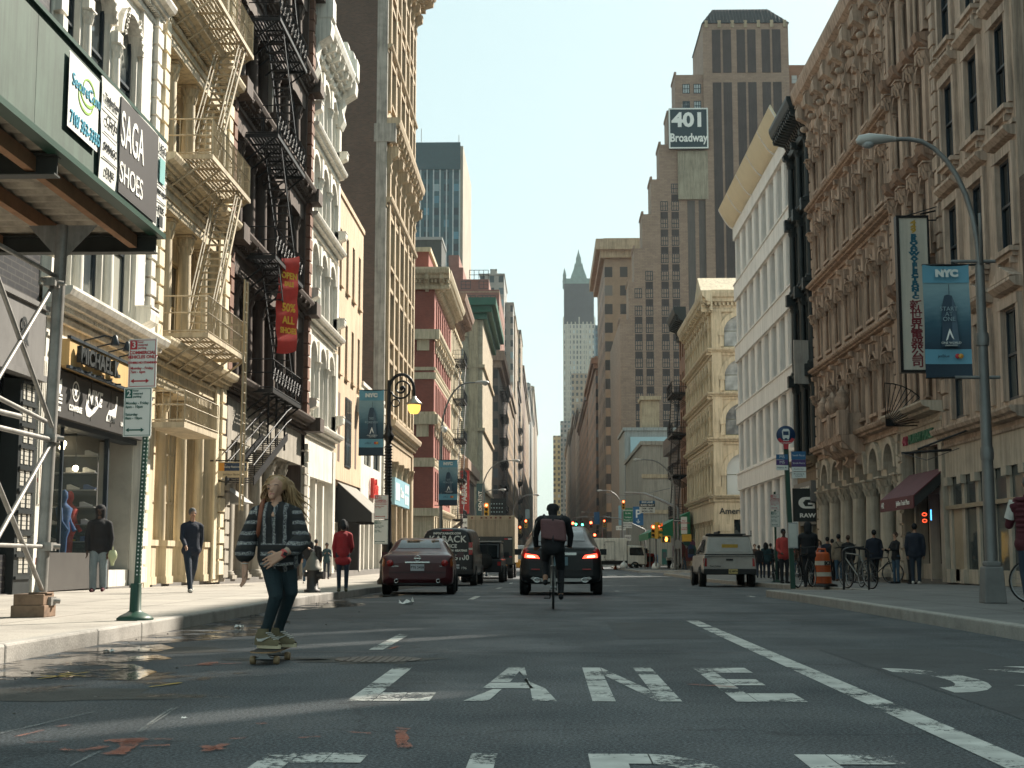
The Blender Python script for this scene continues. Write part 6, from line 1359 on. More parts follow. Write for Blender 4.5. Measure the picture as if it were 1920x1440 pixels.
# ---- lamp-post banners
def banner(loc, w, h, side, lines, label, arm_x=None):
    o = thing('street_banner', label, 'banner', loc); b = MB(); W_ = mat('banner_sky_blue', (.12, .30, .40), .6, vary=.08, scale=1.5)
    m_, t, pb = _nodes('banner_picture'); tc = N(t, 'ShaderNodeTexCoord'); sx = N(t, 'ShaderNodeSeparateXYZ'); t.links.new(tc.outputs['Object'], sx.inputs[0])
    dv = N(t, 'ShaderNodeMath', operation='DIVIDE'); dv.inputs[1].default_value = h; t.links.new(sx.outputs[2], dv.inputs[0])
    n = N(t, 'ShaderNodeTexNoise', Scale=5, Detail=5); mp = N(t, 'ShaderNodeMapping'); mp.inputs['Scale'].default_value = (1, 1, 3); t.links.new(tc.outputs['Object'], mp.inputs[0]); t.links.new(mp.outputs[0], n.inputs['Vector'])
    ma = N(t, 'ShaderNodeMath', operation='MULTIPLY_ADD'); ma.inputs[1].default_value = .16; t.links.new(n.outputs[0], ma.inputs[0]); t.links.new(dv.outputs[0], ma.inputs[2])
    r = ramp(t, ma.outputs[0], [(.3, (.012, .03, .055)), (.55, (.03, .09, .13)), (.72, (.12, .21, .25)), (.92, (.22, .33, .36))]); t.links.new(r.outputs[0], pb.inputs['Base Color']); pb.inputs['Roughness'].default_value = .6
    def fold(v): return .02 * sin(v * 9)
    b.grid(lambda u, v: (u * w, fold(v) + .03 * sin(u * 3), v * h), 6, 24); b.build('cloth', m_, o)
    def strip(z0, z1, m, nm='band', x0=0, x1=1): q = MB(); q.grid(lambda u, v: ((x0 + (x1 - x0) * u) * w, fold(z0 + (z1 - z0) * v) + .03 * sin((x0 + (x1 - x0) * u) * 3) - .012, (z0 + (z1 - z0) * v) * h), 6, 6); return q.build(nm, m, o)
    strip(.84, 1, W_); strip(.12, .25, W_); strip(0, .12, mat('banner_navy', (.012, .03, .05), .6))
    q = MB(); yb = -.035
    tw = [(.36, .27), (.38, .62), (.44, .72), (.5, .73), (.6, .72), (.68, .62), (.74, .27)]; q.prism([(a * w, c * h) for a, c in tw], 'y', yb, yb + .003); q.box(.535 * w, .55 * w, yb, yb + .003, .72 * h, .82 * h); q.m = 1
    q.prism([(.6 * w, .71 * h), (.67 * w, .62 * h), (.73 * w, .27 * h), (.58 * w, .27 * h)], 'y', yb - .002, yb + .001); q.m = 2; q.prism([(.5 * w, .4 * h), (.53 * w, .43 * h), (.56 * w, .4 * h), (.62 * w, .33 * h), (.57 * w, .35 * h), (.53 * w, .39 * h), (.48 * w, .33 * h), (.44 * w, .32 * h)], 'y', yb - .004, yb)
    q.build('tower_print', [mat('tower_print_dark', (.03, .055, .085), .6), mat('tower_print_mid', (.07, .11, .15), .6), LOGW], o)
    text('lettering', 'NYC', .2 * w, SWHT, (.5 * w, -.05, .915 * h), FACE, o, bold=.016 * w, xs=1.15)
    GT = mat('faint_print', (.25, .34, .38), .6)
    for s_, z in lines: text('lettering', s_, .13 * w, GT, (.52 * w, -.05, z * h), FACE, o)
    text('lettering', 'ONE WORLD', .07 * w, SWHT, (.55 * w, -.05, .3 * h), FACE, o); text('lettering', 'OBSERVATORY', .04 * w, SWHT, (.55 * w, -.05, .278 * h), FACE, o)
    text('lettering', 'jetBlue', .09 * w, mat('banner_navy', (.012, .03, .05)), (.38 * w, -.04, .185 * h), FACE, o)
    q = MB(); q.lathe([(0, 0), (.055 * w, 0), (.055 * w, .004), (0, .004)], n=14); q.m = 1; q.lathe([(0, .001), (.055 * w, .001), (.055 * w, .005), (0, .005)], (.07 * w, 0, 0), 14)
    d_ = q.build('emblem', [SRED, mat('orange_print', (.6, .28, .05), .6)], o); d_.location = (.68 * w, -.032, .185 * h); d_.rotation_euler = FACE
    q = MB(); x0, x1 = (0, w + .18) if side > 0 else (-.18, w)
    for z in (h, 0): q.cut(); q.tube([(x0, .02, z), (x1, .02, z)], .018, 6)
    q.build('rod', BLKM, o); return o
banner((p.x - .92, p.y, p.z + 3.9), .76, 2.0, 1, (('SEE', .56), ('FOREVER', .5)), 'blue street banner hanging on the ornate black lamp post')
# ---- cobra-head lamps
def cobra(loc, h, reach, dirx, label, r=.1, base=True, group=None, thick=1):
    o = thing('street_lamp', label, 'street lamp', loc, 0, group); b = MB()
    b.tube([(0, 0, 0), (0, 0, h * .72)], r * thick, 8, r2=r * .72 * thick); b.build('pole', STEEL, o)
    a = MB(); P_ = [(0, 0, h * .55), (0, 0, h * .72)] + [(dirx * reach * .8 * (1 - cos(t)), 0, h * .72 + h * .28 * sin(t)) for t in [pi / 2 * i / 8 for i in range(1, 9)]] + [(dirx * reach, 0, h * 1.0)]; a.tube(P_, r * .5 * thick, 8, r2=r * .34 * thick); a.build('arm', STEEL, o)
    hd = MB(); x0 = dirx * reach
    hd.tube([(x0 - dirx * .05, 0, h), (x0 + dirx * .1, 0, h + .01), (x0 + dirx * .36, 0, h + .0), (x0 + dirx * .52, 0, h - .02), (x0 + dirx * .58, 0, h - .04)], [.04, .065, .1, .09, .03], 10); hd.build('lamp_head', mat('pale_lamp_head', (.38, .37, .35), .45, .2, vary=.15), o)
    g = MB(); g.ball((x0 + dirx * .4, 0, h - .08), .1, 10, (1.1, .9, .7)); g.build('lamp_glass', mat('lamp_lens', (.35, .36, .36), .1, vary=0), o)
    if base: q = MB(); q.hexa([(-.17, -.17, 0), (.17, -.17, 0), (.17, .17, 0), (-.17, .17, 0), (-.14, -.14, .56), (.14, -.14, .56), (.14, .14, .56), (-.14, .14, .56)]); q.box(-.11, .11, -.11, .11, .56, .64); bevel(q.build('base', mat('grey_concrete_base', (.17, .165, .16), .8, vary=.2, scale=4), o), .02)
    return o
p = GP(1862, 1131); lamp = cobra(p, 7.35, 1.3, -1, 'tall grey curved street lamp on a square base beside the man in the maroon vest')
b = MB(); [b.tube([(-.45, 0, z), (0, 0, z), (.25, 0, z)], .03, 6) for z in (3.5, 5.35)]; b.tube([(0, 0, 5.3), (-.0, -.12, 5.3), (-.0, -.12, 6.1)], .03, 6); b.lathe([(.1, 0), (.11, .1), (.1, .2)], (0, 0, 2.2), 8); b.lathe([(.1, 0), (.11, .1), (.1, .2)], (0, 0, 4.0), 8); b.build('banner_bracket', STEEL, lamp)
banner((p.x - .9, p.y, p.z + 3.5), .73, 1.8, 1, (('START', .6), ('AT', .555), ('ONE', .51)), 'blue street banner on the tall grey lamp at the right')
q = Vector((-4.86, 64.5, SW + GZ(64))); cobra(q, 8.9, 1.6, 1, 'grey curved street lamp rising in front of the red brick corner')
banner((q.x - .1, q.y - .1, q.z + 3.3), .86, 2.05, -1, (('SEE', .56), ('FOREVER', .5)), 'smaller blue street banner in front of the red brick corner')
b = MB(); b.ball((-4.7, 64.3, 6.6), .14, 8); b.tube([(-4.86, 64.4, 6.75), (-4.7, 64.3, 6.75)], .04, 6); o = b.build('camera_dome', SWHT); tag(o, 'small white dome camera fixed to the lamp before the red corner', 'camera')
for px, Y, h, d, lb in ((905, 107, 8.2, 1, 'grey curved lamp with its head over the box truck'), (962, 150, 7.5, 1, 'slim far lamp on the left pavement past the truck'), (890, 128, 7, 1, 'old hook lamp on the left pavement by the side street')):
    x = AT(px, 1000, Y).x; cobra((x, Y, GZ(Y) + SW), h, 2.2, d, lb, .11, False)
for px, Y, h, rc, lb in ((1265, 112, 8.6, 2.6, 'grey curved lamp standing before the cream corner building'), (1167, 160, 8.4, 2.2, 'grey curved lamp carrying a red signal at the far crossing'), (1130, 240, 8.5, 3, 'slim distant lamp over the right side of the street')):
    x = AT(px, 1000, Y).x; cobra((x, Y, GZ(Y) + SW), h, rc, -1, lb, .13, False)
# ---- vertical shop sign
s_ = thing('vertical_shop_sign', 'tall narrow white shop sign with Chinese characters hung out from the brown house', 'sign', (10.9, 43.6, 6.55)); 
b = MB(); b.box(0, .86, -.12, .12, 0, 4.75); b.build('board', mat('aged_white_sign', (.50, .48, .42), .6, vary=.1, streak=.2), s_)
b = MB(); b.box(-.09, 0, -.15, .15, -.08, 4.83); b.box(.86, .92, -.15, .15, -.08, 4.83); b.box(0, .86, -.15, .15, 4.75, 4.83); b.box(0, .86, -.15, .15, -.08, 0); b.build('frame', BLKM, s_)
def vtext(S_, z, step, size, m, xs=1.0, bold=.004):
    for ch in S_: text('lettering', ch, size, m, (.44, -.125, z), FACE, s_, xs=xs, bold=bold); z -= step
vtext('449', 4.6, .125, .19, mat('ochre_print', (.42, .27, .04), .6), 1.7, .01)
vtext('BROADWAYELECTRONIC', 4.18, .113, .148, mat('teal_blue_print', (.012, .10, .16), .6), 1.9, .012)
vtext('新世界電器公司', 1.98, .295, .34, mat('dark_red_print', (.16, .02, .03), .6), 1.15, .008)
b = MB(); b.tube([(.7, 0, 4.9), (1.6, 0, 5.1)], .03, 6); b.tube([(.2, 0, 4.83), (2.6, -.3, 5.5)], .018, 5); b.tube([(.9, 0, 2.2), (1.4, 0, 2.2)], .03, 6); b.tube([(.9, 0, 4.7), (2.4, -.2, 4.72)], .025, 5); b.build('bracket', BLKM, s_)
b = MB()      # window guard bars below
for k in range(14): t = pi / 2 * k / 13; b.bar((0, 0, 0), (1.5 * cos(t), 0, 1.4 * sin(t)), .02)
b.tube([(1.5 * cos(t), 0, 1.4 * sin(t)) for t in [pi / 2 * i / 8 for i in range(9)]], .02, 5, cap=False); b.bar((0, 0, 0), (1.6, 0, 0), .03); o = b.build('window_guard', BLKM); o.location = (11.0, 46.4, 5.1); tag(o, 'black fan shaped iron guard below the vertical shop sign', 'window guard')
# ---- bus stop sign
p = GP(1487, 1104); o = thing('bus_stop_sign', 'green bus stop pole with a round blue bus sign and route plates', 'bus stop', p)
NAVY = mat('sign_navy', (.015, .04, .10), .5); PURP = mat('sign_purple', (.06, .03, .13), .5); SBLU = mat('sign_blue', (.02, .10, .22), .5)
b = MB(); b.box(-.055, .055, -.05, .05, 0, 3.45); b.build('pole', DGRN, o).rotation_euler = (0, RAD(-1.6), 0)
b = MB(); b.lathe([(0, 0), (.225, 0), (.225, .03), (0, .03)], n=28); d_ = b.build('disc', NAVY, o); d_.location = (-.1, -.07, 3.62); d_.rotation_euler = FACE
b = MB(); R0, R1 = .226, .15
for i in range(10): A, B_ = -pi * .86 + i * pi * .72 / 10, -pi * .86 + (i + 1) * pi * .72 / 10; b.prism([(R0 * cos(A), R0 * sin(A)), (R0 * cos(B_), R0 * sin(B_)), (R1 * cos(B_), R1 * sin(B_)), (R1 * cos(A), R1 * sin(A))], 'z', .031, .034)
b.prism([(-.06, -.22), (.06, -.22), (.05, -.33), (-.05, -.33)], 'z', .0, .034); b.build('red_band', SRED, d_)
b = MB(); b.prism([(-.08, -.07), (.08, -.07), (.09, .1), (.06, .15), (-.06, .15), (-.09, .1)], 'z', .031, .033); b.prism([(-.07, -.1), (-.03, -.1), (-.03, -.07), (-.07, -.07)], 'z', .031, .033); b.prism([(.03, -.1), (.07, -.1), (.07, -.07), (.03, -.07)], 'z', .031, .033); b.prism([(-.07, -.135), (.07, -.135), (.07, -.12), (-.07, -.12)], 'z', .031, .033); b.m = 1; b.prism([(-.065, .0), (.065, .0), (.065, .09), (-.065, .09)], 'z', .033, .034); b.build('bus_symbol', [SWHT, NAVY], d_)
text('lettering', 'NO STANDING', .05, SWHT, (0, -.19, .036), (0, 0, 0), d_)
for x0, x1, z, h_, m_, s1, sz in ((-.34, -.06, 3.04, .13, SBLU, 'M5', .1), (-.34, -.06, 2.91, .13, PURP, 'M5', .1), (-.34, -.06, 2.79, .12, SWHT, 'Madison Av', .05), (.02, .36, 3.04, .2, SBLU, 'South Ferry', .06), (.02, .36, 2.87, .17, PURP, 'South Ferry', .06), (.02, .36, 2.76, .11, SWHT, 'Easy Bus Stop', .04), (.02, .36, 2.6, .15, SWHT, 'Broadway &\nGrand St', .05)):
    b = MB(); b.box(x0, x1, -.075, -.065, z, z + h_ - .006); pl = b.build('route_plate', m_, o); text('lettering', s1, sz, SWHT if m_ != SWHT else BLAK, ((x0 + x1) / 2, -.077, z + h_ / 2), FACE, pl, ext=.001)
b = MB(); b.box(-.1, .12, -.12, -.05, .95, 1.55); b.m = 1; b.box(-.08, .1, -.125, -.12, .98, 1.52); b.build('timetable_box', [ALU, mat('pale_timetable', (.50, .50, .46), .3)], o)
p = GP(1456, 1092); o = thing('parking_sign_post', 'slim dark post with a red and white parking sign behind the bus stop', 'parking sign', p)
b = MB(); b.box(-.035, .035, -.03, .03, 0, 3.2); b.lathe([(.2, 0), (.15, .06), (.05, .1)], n=12); b.build('post', DGRN, o); park_sign(o, (0, -.05, 2.55), RAD(5), 3); park_sign(o, (0, -.05, 1.95), RAD(5), 2)
# sign on the ornate lamp
o = thing('parking_sign', 'grey faced parking sign pair strapped to the ornate lamp post', 'parking sign', (-4.9, 42.9, GZ(43) + SW)); park_sign(o, (-.12, -.1, 1.95), RAD(-5), 3, .42, .72); park_sign(o, (-.12, -.1, 1.2), RAD(-5), 2, .42, .72)
b = MB(); b.box(-.14, .02, -.09, .02, 1.3, 1.34); b.box(-.14, .02, -.09, .02, 2.4, 2.44); b.build('strap', ALU, o)
# ---- hanging bank sign
o = thing('bank_sign', 'small cream and blue hanging bank sign beside the yellow columns', 'sign', (XL, 42.9, 0)); b = MB(); b.box(.25, 1.15, -.06, .06, 3.25, 3.72); b.build('board', mat('cream_sign', (.55, .47, .33), .6), o)
b = MB(); b.box(.28, 1.12, -.068, -.06, 3.45, 3.69); b.m = 1; b.box(.28, .45, -.07, -.062, 3.45, 3.69); b.m = 2; b.box(0, 1.2, -.02, .02, 3.74, 3.78); b.build('print', [NAVY, mat('orange_print', (.6, .28, .05), .6), BLKM], o)
text('lettering', 'Valley National Bank', .088, SWHT, (.78, -.072, 3.57), FACE, o, xs=.95); text('lettering', '24 Hour Banking', .085, BLAK, (.7, -.064, 3.34), FACE, o)
# ---- orange traffic barrel
p = GP(1542, 1100); o = thing('traffic_barrel', 'orange and white striped traffic barrel on the right pavement', 'traffic barrel', p); ORG = mat('barrel_orange', (.46, .085, .02), .55, vary=.15, scale=4, streak=.2); RFW = mat('barrel_white', (.50, .46, .38), .5, vary=.15, scale=5)
b = MB(); pr = [(.245, .08, 0), (.24, .25, 0), (.25, .26, 0), (.245, .27, 1), (.235, .37, 1), (.24, .38, 0), (.225, .54, 0), (.235, .55, 0), (.23, .56, 1), (.222, .66, 1), (.225, .67, 0), (.21, .8, 0), (.2, .86, 0), (.16, .9, 0)]
for (r0, z0, m0), (r1, z1, _) in zip(pr, pr[1:]): b.m = m0; b.lathe([(r0, z0), (r1, z1)], n=20)
b.m = 0; b.tube([(-.11, 0, .88), (-.09, 0, .98), (.09, 0, .98), (.11, 0, .88)], .03, 6); b.build('drum', [ORG, RFW], o); b = MB(); b.lathe([(.4, 0), (.4, .05), (.26, .09), (.2, .09)], n=20); b.build('rubber_base', BLKM, o)
text('lettering', 'SCI', .12, BLAK, (.1, -.232, .61), (RAD(90), 0, RAD(20)), o, bold=.008)
# ---- gas pressure details along the far crossing: signals, signs, clutter
LRED = mat('red_signal_lamp', (.9, .1, .05), emit=((1, .09, .035), 6)); LDRK = mat('dark_signal_lens', (.02, .025, .02), .3); LGRN = mat('green_signal_lamp', (.1, .9, .5), emit=((.08, 1, .5), 5)); LORG = mat('orange_hand_lamp', (.9, .35, .05), emit=((1, .3, .04), 4))
def signal(loc, label, s=1., on=LRED, rz=0, group=None, pole=None):
    o = thing('traffic_light', label, 'traffic light', loc, rz, group); b = MB(); b.box(-.17 * s, .17 * s, -.1 * s, .14 * s, 0, 1.02 * s); bevel(b.build('housing', TRAF, o), .02 * s)
    for k, z in enumerate((.18, .51, .84)):
        q = MB(); q.lathe([(0, 0), (.11 * s, 0), (.11 * s, .02), (0, .03)], n=14); l = q.build('lens', (on if (k == 2 and on is LRED) or (k == 0 and on is LGRN) else LDRK), o); l.location = (0, -.1 * s, z * s); l.rotation_euler = FACE
        v = MB(); v.lathe([(.125 * s, 0), (.13 * s, .2 * s)], n=12, a0=-.4, a1=pi + .4); v.build('visor', TRAF, l)
    if pole: q = MB(); q.tube([Vector(x) - Vector(loc) for x in pole], .07, 7); q.build('pole', STEEL, o)
    return o
def at(px, py, Y): return tuple(AT(px, py, Y))
signal(at(912, 968, 104), 'yellow traffic light showing red above the box truck', .95, pole=[at(912, 960, 104.2), at(905, 945, 104.3), at(905, 1060, 104.3)])
signal(at(1169, 955, 158), 'yellow traffic light showing red under the far curved lamp', 1.0)
signal(at(1133, 988, 200), 'far yellow signal pair with a red light over the right lane', 1.0)
signal(at(1233, 1010, 112), 'large yellow traffic light seen from the side by the cream corner', 1.25, rz=RAD(70), pole=[at(1237, 1000, 112.2), at(1237, 1062, 112.2)])
signal(at(1226, 1008, 112.6), 'small yellow traffic light half hidden behind the large side-on one', 1.0, rz=RAD(-20))
signal(at(986, 990, 190), 'distant yellow traffic light showing red left of the cyclist', 1.1)
signal(at(975, 1000, 196), 'dim distant traffic light showing red behind the box truck', 1.0)
for k, (px, py, m_) in enumerate(((1074, 985, LRED), (1108, 984, LRED), (1070, 984, LGRN), (1080, 981, LGRN), (1092, 982, LGRN), (1115, 1007, LRED), (968, 1001, LRED), (1060, 992, LGRN))):
    p = AT(px, py, 300 if m_ is LGRN else 240); b = MB(); s_ = 1.1; b.box(-.2, .2, 0, .25, -.5, .6); b.m = 1; b.ball((0, -.05, .35 if m_ is LRED else -.2), .21, 8); b.m = 2; b.tube([(0, .1, .6), (0, .1, 1.2), (2.5 if px > 1070 else -2, .2, 1.5)], .06, 5); o = b.build('traffic_light', [BLKM, m_, STEEL]); o.location = p; tag(o, ('far red' if m_ is LRED else 'far green') + ' signal light over the distant roadway', 'traffic light', 'tiny far signal lights over the distant roadway')
# mast arms
def mast(name, label, pts, r, cat='signal mast'):
    b = MB(); b.tube([AT(*p) for p in pts], r, 8, r2=r * .6); o = b.build(name, STEEL); tag(o, label, cat); return o
mast('signal_mast', 'long curved grey mast arm reaching over the far crossing', [(1272, 1060, 112), (1271, 953, 112), (1240, 938, 116), (1210, 926, 122), (1190, 924, 140), (1172, 924, 157)], .14)
mast('signal_mast', 'straight grey mast arm with hook lamp beyond the box truck crossing', [(1210, 1055, 150), (1209, 994, 150), (1185, 982, 170), (1160, 972, 185), (1133, 969, 199)], .13)
# pedestrian signal
o = thing('pedestrian_signal', 'yellow pedestrian signal box with a lit orange hand by the vendor corner', 'pedestrian signal', at(1249, 1010, 111)); b = MB(); b.box(-.36, .36, -.05, .25, -.3, .22); bevel(b.build('housing', TRAF, o), .03)
b = MB(); b.box(-.3, .3, -.07, -.05, -.25, .17); b.build('screen', LDRK, o); b = MB(); b.prism([(-.06, -.2), (.06, -.2), (.12, -.02), (.1, .06), (.07, .0), (.06, .12), (.02, .13), (.0, .12), (-.05, .12), (-.07, 0), (-.1, -.06)], 'y', -.085, -.07); b.build('hand', LORG, o)
b = MB(); b.box(.42, .5, 0, .1, -2.2, .2); b.build('bracket', STEEL, o)
o = thing('pedestrian_signal', 'dull yellow pedestrian signal seen from behind near the side street', 'pedestrian signal', at(1288, 1008, 110)); b = MB(); b.box(-.36, .36, 0, .3, -.3, .25); bevel(b.build('housing', TRAF, o), .03); b = MB(); b.box(-.5, -.4, .1, .2, -2, .2); b.build('bracket', STEEL, o)
# overhead and post signs
def sign(name, label, px0, py0, px1, py1, Y, m, texts=(), post=None, tm=None):
    a, c = AT(px0, py1, Y), AT(px1, py0, Y); o = thing(name, label, 'sign', (a.x, Y, a.z)); w_, h_ = c.x - a.x, c.z - a.z; b = MB(); b.box(0, w_, -.03, .03, 0, h_); b.build('plate', m, o)
    for t_, z, sz in texts: text('lettering', t_, sz * h_, tm or SWHT, (w_ / 2, -.034, z * h_), FACE, o, bold=sz * h_ * .02)
    if post: b = MB(); b.box(w_ / 2 - .05, w_ / 2 + .05, .03, .1, -(a.z - GZ(Y) - SW) if post > 1 else -post, h_); b.build('post', STEEL, o)
    return o, w_, h_
o, w_, h_ = sign('bus_lane_sign', 'blue black and white bus lane sign hung from the mast arm', 1199, 939, 1228, 962, 118, SWHT, (('7AM - 6PM', .36, .2), ('MON - FRI', .13, .2)), tm=BLAK)
b = MB(); b.box(0, w_, -.04, -.03, h_ * .76, h_); b.m = 1; b.box(0, w_, -.04, -.03, h_ * .5, h_ * .76); b.m = 2; b.box(.1, .14, -.02, .02, h_, h_ + .6); b.box(w_ - .14, w_ - .1, -.02, .02, h_, h_ + .6); b.build('band', [SBLU, BLAK, STEEL], o)
text('lettering', 'BUS LANE', h_ * .2, SWHT, (w_ / 2, -.045, h_ * .88), FACE, o, bold=.01); text('lettering', 'BUSES ONLY', h_ * .19, SWHT, (w_ / 2, -.045, h_ * .63), FACE, o, bold=.01)
GSG = mat('bright_sign_green', (.02, .17, .09), .5)
sign('direction_sign', 'green motorway direction sign on the far corner post', 1169, 953, 1186, 978, 160, GSG, (('Manhattan', .85, .17), ('Br-dge', .62, .15), ('Holland', .32, .15), ('Tunnel →', .12, .15)), 2)
sign('lane_sign', 'white lane sign below the green direction sign', 1168, 979, 1185, 990, 160, SWHT, (('RIGHT LANE', .68, .3), ('MUST TURN', .25, .3)), tm=BLAK); sign('arrow_sign', 'white sign with a black arrow left of the direction sign', 1155, 986, 1173, 994, 161, SWHT, (('← Walker', .5, .5),), tm=BLAK)
sign('street_sign', 'small white regulation sign on the crossing post', 1171, 1003, 1183, 1014, 150, SWHT, (('ONLY', .5, .4),), 2, BLAK); sign('street_sign', 'white next-turn sign on the straight mast', 1211, 993, 1226, 1007, 148, SWHT, (('NEXT', .65, .35), ('RIGHT', .25, .35)), 2, BLAK)
sign('street_sign', 'small red sign beyond the straight mast', 1198, 1004, 1205, 1011, 150, SRED, ()); sign('street_name_sign', 'dark street name sign on the tall lamp by the cream corner', 1263, 973, 1277, 979, 111.5, BLAK, (('Howard', .5, .6),)); sign('parking_board', 'pale parking sign on the tall lamp by the cream corner', 1277, 969, 1288, 1001, 111, SWHT, (('NO\nSTANDING', .7, .13), ('2 HOUR\nPARKING', .3, .1)), tm=SRED)
sign('parking_board', 'pale blue sign with arrow on the far right wall', 1187, 950, 1206, 985, 175, SBLU, (('P', .6, .6), ('↓', .2, .3)))
for k, (x0, y0, x1, y1, Y, m_) in enumerate(((1114, 960, 1124, 983, 230, SBLU), (1160, 948, 1168, 985, 190, mat('pale_blue_board', (.24, .42, .50))), (985, 955, 993, 973, 210, mat('pale_banner', (.3, .34, .34), .6)))): sign('small_banner', ['teal pole banner far down the right pavement', 'pale blue pole banner beside the green direction sign', 'pale pole banner far down the left pavement'][k], x0, y0, x1, y1, Y, m_)
for k, (x0, y0, x1, y1, Y, s_) in enumerate(((868, 972, 884, 988, 90, 'ONE WAY'), (960, 983, 970, 993, 190, ''),)): sign('street_sign', ['white one way sign behind the dark van', 'green and white street sign beyond the box truck'][k], x0, y0, x1, y1, Y, SWHT, ((s_, .5, .3),) if s_ else (), tm=BLAK)
# hanging dark banner left, red shop banners
b = MB(); b.grid(lambda u, v: (u * 1.15 + .06 * v, .05 * sin(v * 6), v * 1.25), 6, 8); o = b.build('hanging_flag', mat('black_flag_cloth', (.018, .025, .03), .8)); o.location = AT(919, 966, 106); tag(o, 'dark patterned flag hanging beside the signal over the box truck', 'flag')
b = MB(); [b.box(.05 + .2 * i, .14 + .2 * i, -.07, -.05, .2 + .3 * j, .28 + .3 * j) for i in range(5) for j in range(3)]; b.build('print', mat('faint_print', (.25, .34, .38), .6), o)
b = MB(); b.box(0, 1.1, 0, .1, 0, 5.0); o = b.build('shop_banner', mat('red_vinyl', (.34, .03, .03), .6)); o.location = AT(862, 963, 165); tag(o, 'tall red shop banner beyond the white fire escape house', 'banner'); text('lettering', 'FABRICS', .8, LOGW, (.55, -.02, 2.6), (RAD(90), RAD(-90), 0), o, bold=.02)
b = MB(); b.box(0, 1.0, 0, .1, 0, 4.2); o = b.build('shop_banner', mat('dark_teal_vinyl', (.012, .05, .06), .6)); o.location = AT(893, 972, 172); tag(o, 'tall dark teal shop banner near the left side street', 'banner'); text('lettering', 'DENTIST', .6, LOGW, (.5, -.02, 2.1), (RAD(90), RAD(-90), 0), o)
# green market awning and stall
o = thing('market_awning', 'bright green market awning over the vendor stall at the corner', 'awning', (XR - 2.2, 124, GZ(124))); GAW = mat('green_canvas', (.02, .17, .08), .6, vary=.2)
b = MB(); b.hexa([(-1.6, -4, 3.1), (1.9, -4, 4.9), (1.9, 8, 4.9), (-1.6, 8, 3.1), (-1.6, -4, 3.16), (1.9, -4, 4.96), (1.9, 8, 4.96), (-1.6, 8, 3.16)]); b.box(-1.65, -1.6, -4, 8, 2.6, 3.12); b.put([(-1.6, -4.01, 3.1), (1.9, -4.01, 4.9), (1.9, -4.01, 2.7), (-1.6, -4.01, 2.7)], [(0, 1, 2, 3)]); b.build('canvas', GAW, o); b = MB(); [b.tube([(-1.5, y, .1), (-1.5, y, 3.1)], .04, 6) for y in (-3.9, 2, 7.9)]; b.build('post', STEEL, o)
cl = [mat('cloth_%d' % i, c, .85) for i, c in enumerate(((.10, .03, .03), (.03, .05, .12), (.02, .02, .025), (.22, .18, .14), (.14, .05, .09), (.30, .29, .27), (.04, .10, .09)))]
for k in range(16):
    b = MB(); w_, h_ = rnd.uniform(.35, .55), rnd.uniform(.7, 1.1); b.prism([(-w_ / 2, 0), (w_ / 2, 0), (w_ / 2, h_ * .8), (w_ * .15, h_), (-w_ * .15, h_), (-w_ / 2, h_ * .8)], 'y', -.06, .06); o = b.build('hanging_garment', rnd.choice(cl)); o.location = AT(1276 + rnd.uniform(-10, 26), 1052 - rnd.uniform(0, 24), 113 + rnd.uniform(-2, 4)); tag(o, 'garment hanging on the vendor rails under the green awning', 'garment', 'garments on the vendor rails by the green awning')
for k, (px, py, w_, h_, m_, lb, nm) in enumerate(((1219, 1065, .75, 1.25, mat('newsbox_red', (.38, .03, .02), .5), 'red newspaper box on the far right corner', 'newspaper_box'), (1229, 1062, .5, 1.2, mat('newsbox_blue', (.03, .10, .2), .5), 'blue newspaper box beside the red one', 'newspaper_box'), (1246, 1060, .6, 1.9, SGRN, 'dark green street cabinet by the yellow signal', 'street_cabinet'))):
    p = GP(px, py); o = thing(nm, lb, 'street box', p); b = MB(); b.box(-w_ / 2, w_ / 2, -.25, .25, .1, h_); b.prism([(-w_ / 2, h_), (w_ / 2, h_), (w_ / 2 - .06, h_ + .08), (-w_ / 2 + .06, h_ + .08)], 'y', -.25, .25); bevel(b.build('cabinet', m_, o), .03); b = MB(); b.box(-w_ * .36, w_ * .36, -.27, -.25, h_ * .45, h_ * .85); b.build('window', GLD, o); b = MB(); [b.box(x - .04, x + .04, -.2, .2, 0, .1) for x in (-w_ * .3, w_ * .3)]; b.build('foot', BLKM, o)
def cone(px, py, lb):
    p = GP(px, py, 0); o = thing('traffic_cone', lb, 'traffic cone', p); b = MB(); b.lathe([(.17, .04), (.12, .3)], n=12); b.m = 1; b.lathe([(.12, .3), (.08, .5)], n=12); b.m = 0; b.lathe([(.08, .5), (.035, .8), (0, .81)], n=12); b.build('body', [ORG, RFW], o); b = MB(); b.box(-.24, .24, -.24, .24, 0, .04); b.build('foot', BLKM, o)
cone(1128, 1068, 'left orange traffic cone before the white truck'); cone(1154, 1068, 'right orange traffic cone before the white truck')
for px, py, lb in ((1230, 1068, 'white rubbish bag by the corner post'), (1170, 1066, 'white rubbish bag near the right cone'), (1265, 1068, 'white bag beside the vendor stall')):
    b = MB(); b.lathe([(.0, 0), (.3, .02), (.36, .2), (.25, .45), (.08, .56), (.1, .66)], n=10); o = b.build('rubbish_bag', SWHT); o.location = GP(px, py); tag(o, lb, 'bag')
# ordinary litter bin
p = GP(1257, 1065); o = thing('litter_bin', 'wire litter bin with a white liner by the vendor corner', 'bin', p); b = MB(); b.lathe([(.28, 0), (.36, .9), (.38, .92), (.36, .95)], n=16); b.build('basket', BLKM, o); b = MB(); b.lathe([(.37, .7), (.39, .95), (.33, .96)], n=16); b.build('liner', SWHT, o)
# overhead wire
b = MB(); b.tube([AT(1130 + i * 14, 927 - i * 1.3 + 6 * sin(i / 9 * pi), 150 - i * 3) for i in range(10)], .025, 4); o = b.build('overhead_wire', BLKM); tag(o, 'thin dark wire sagging across the far crossing', 'wire')
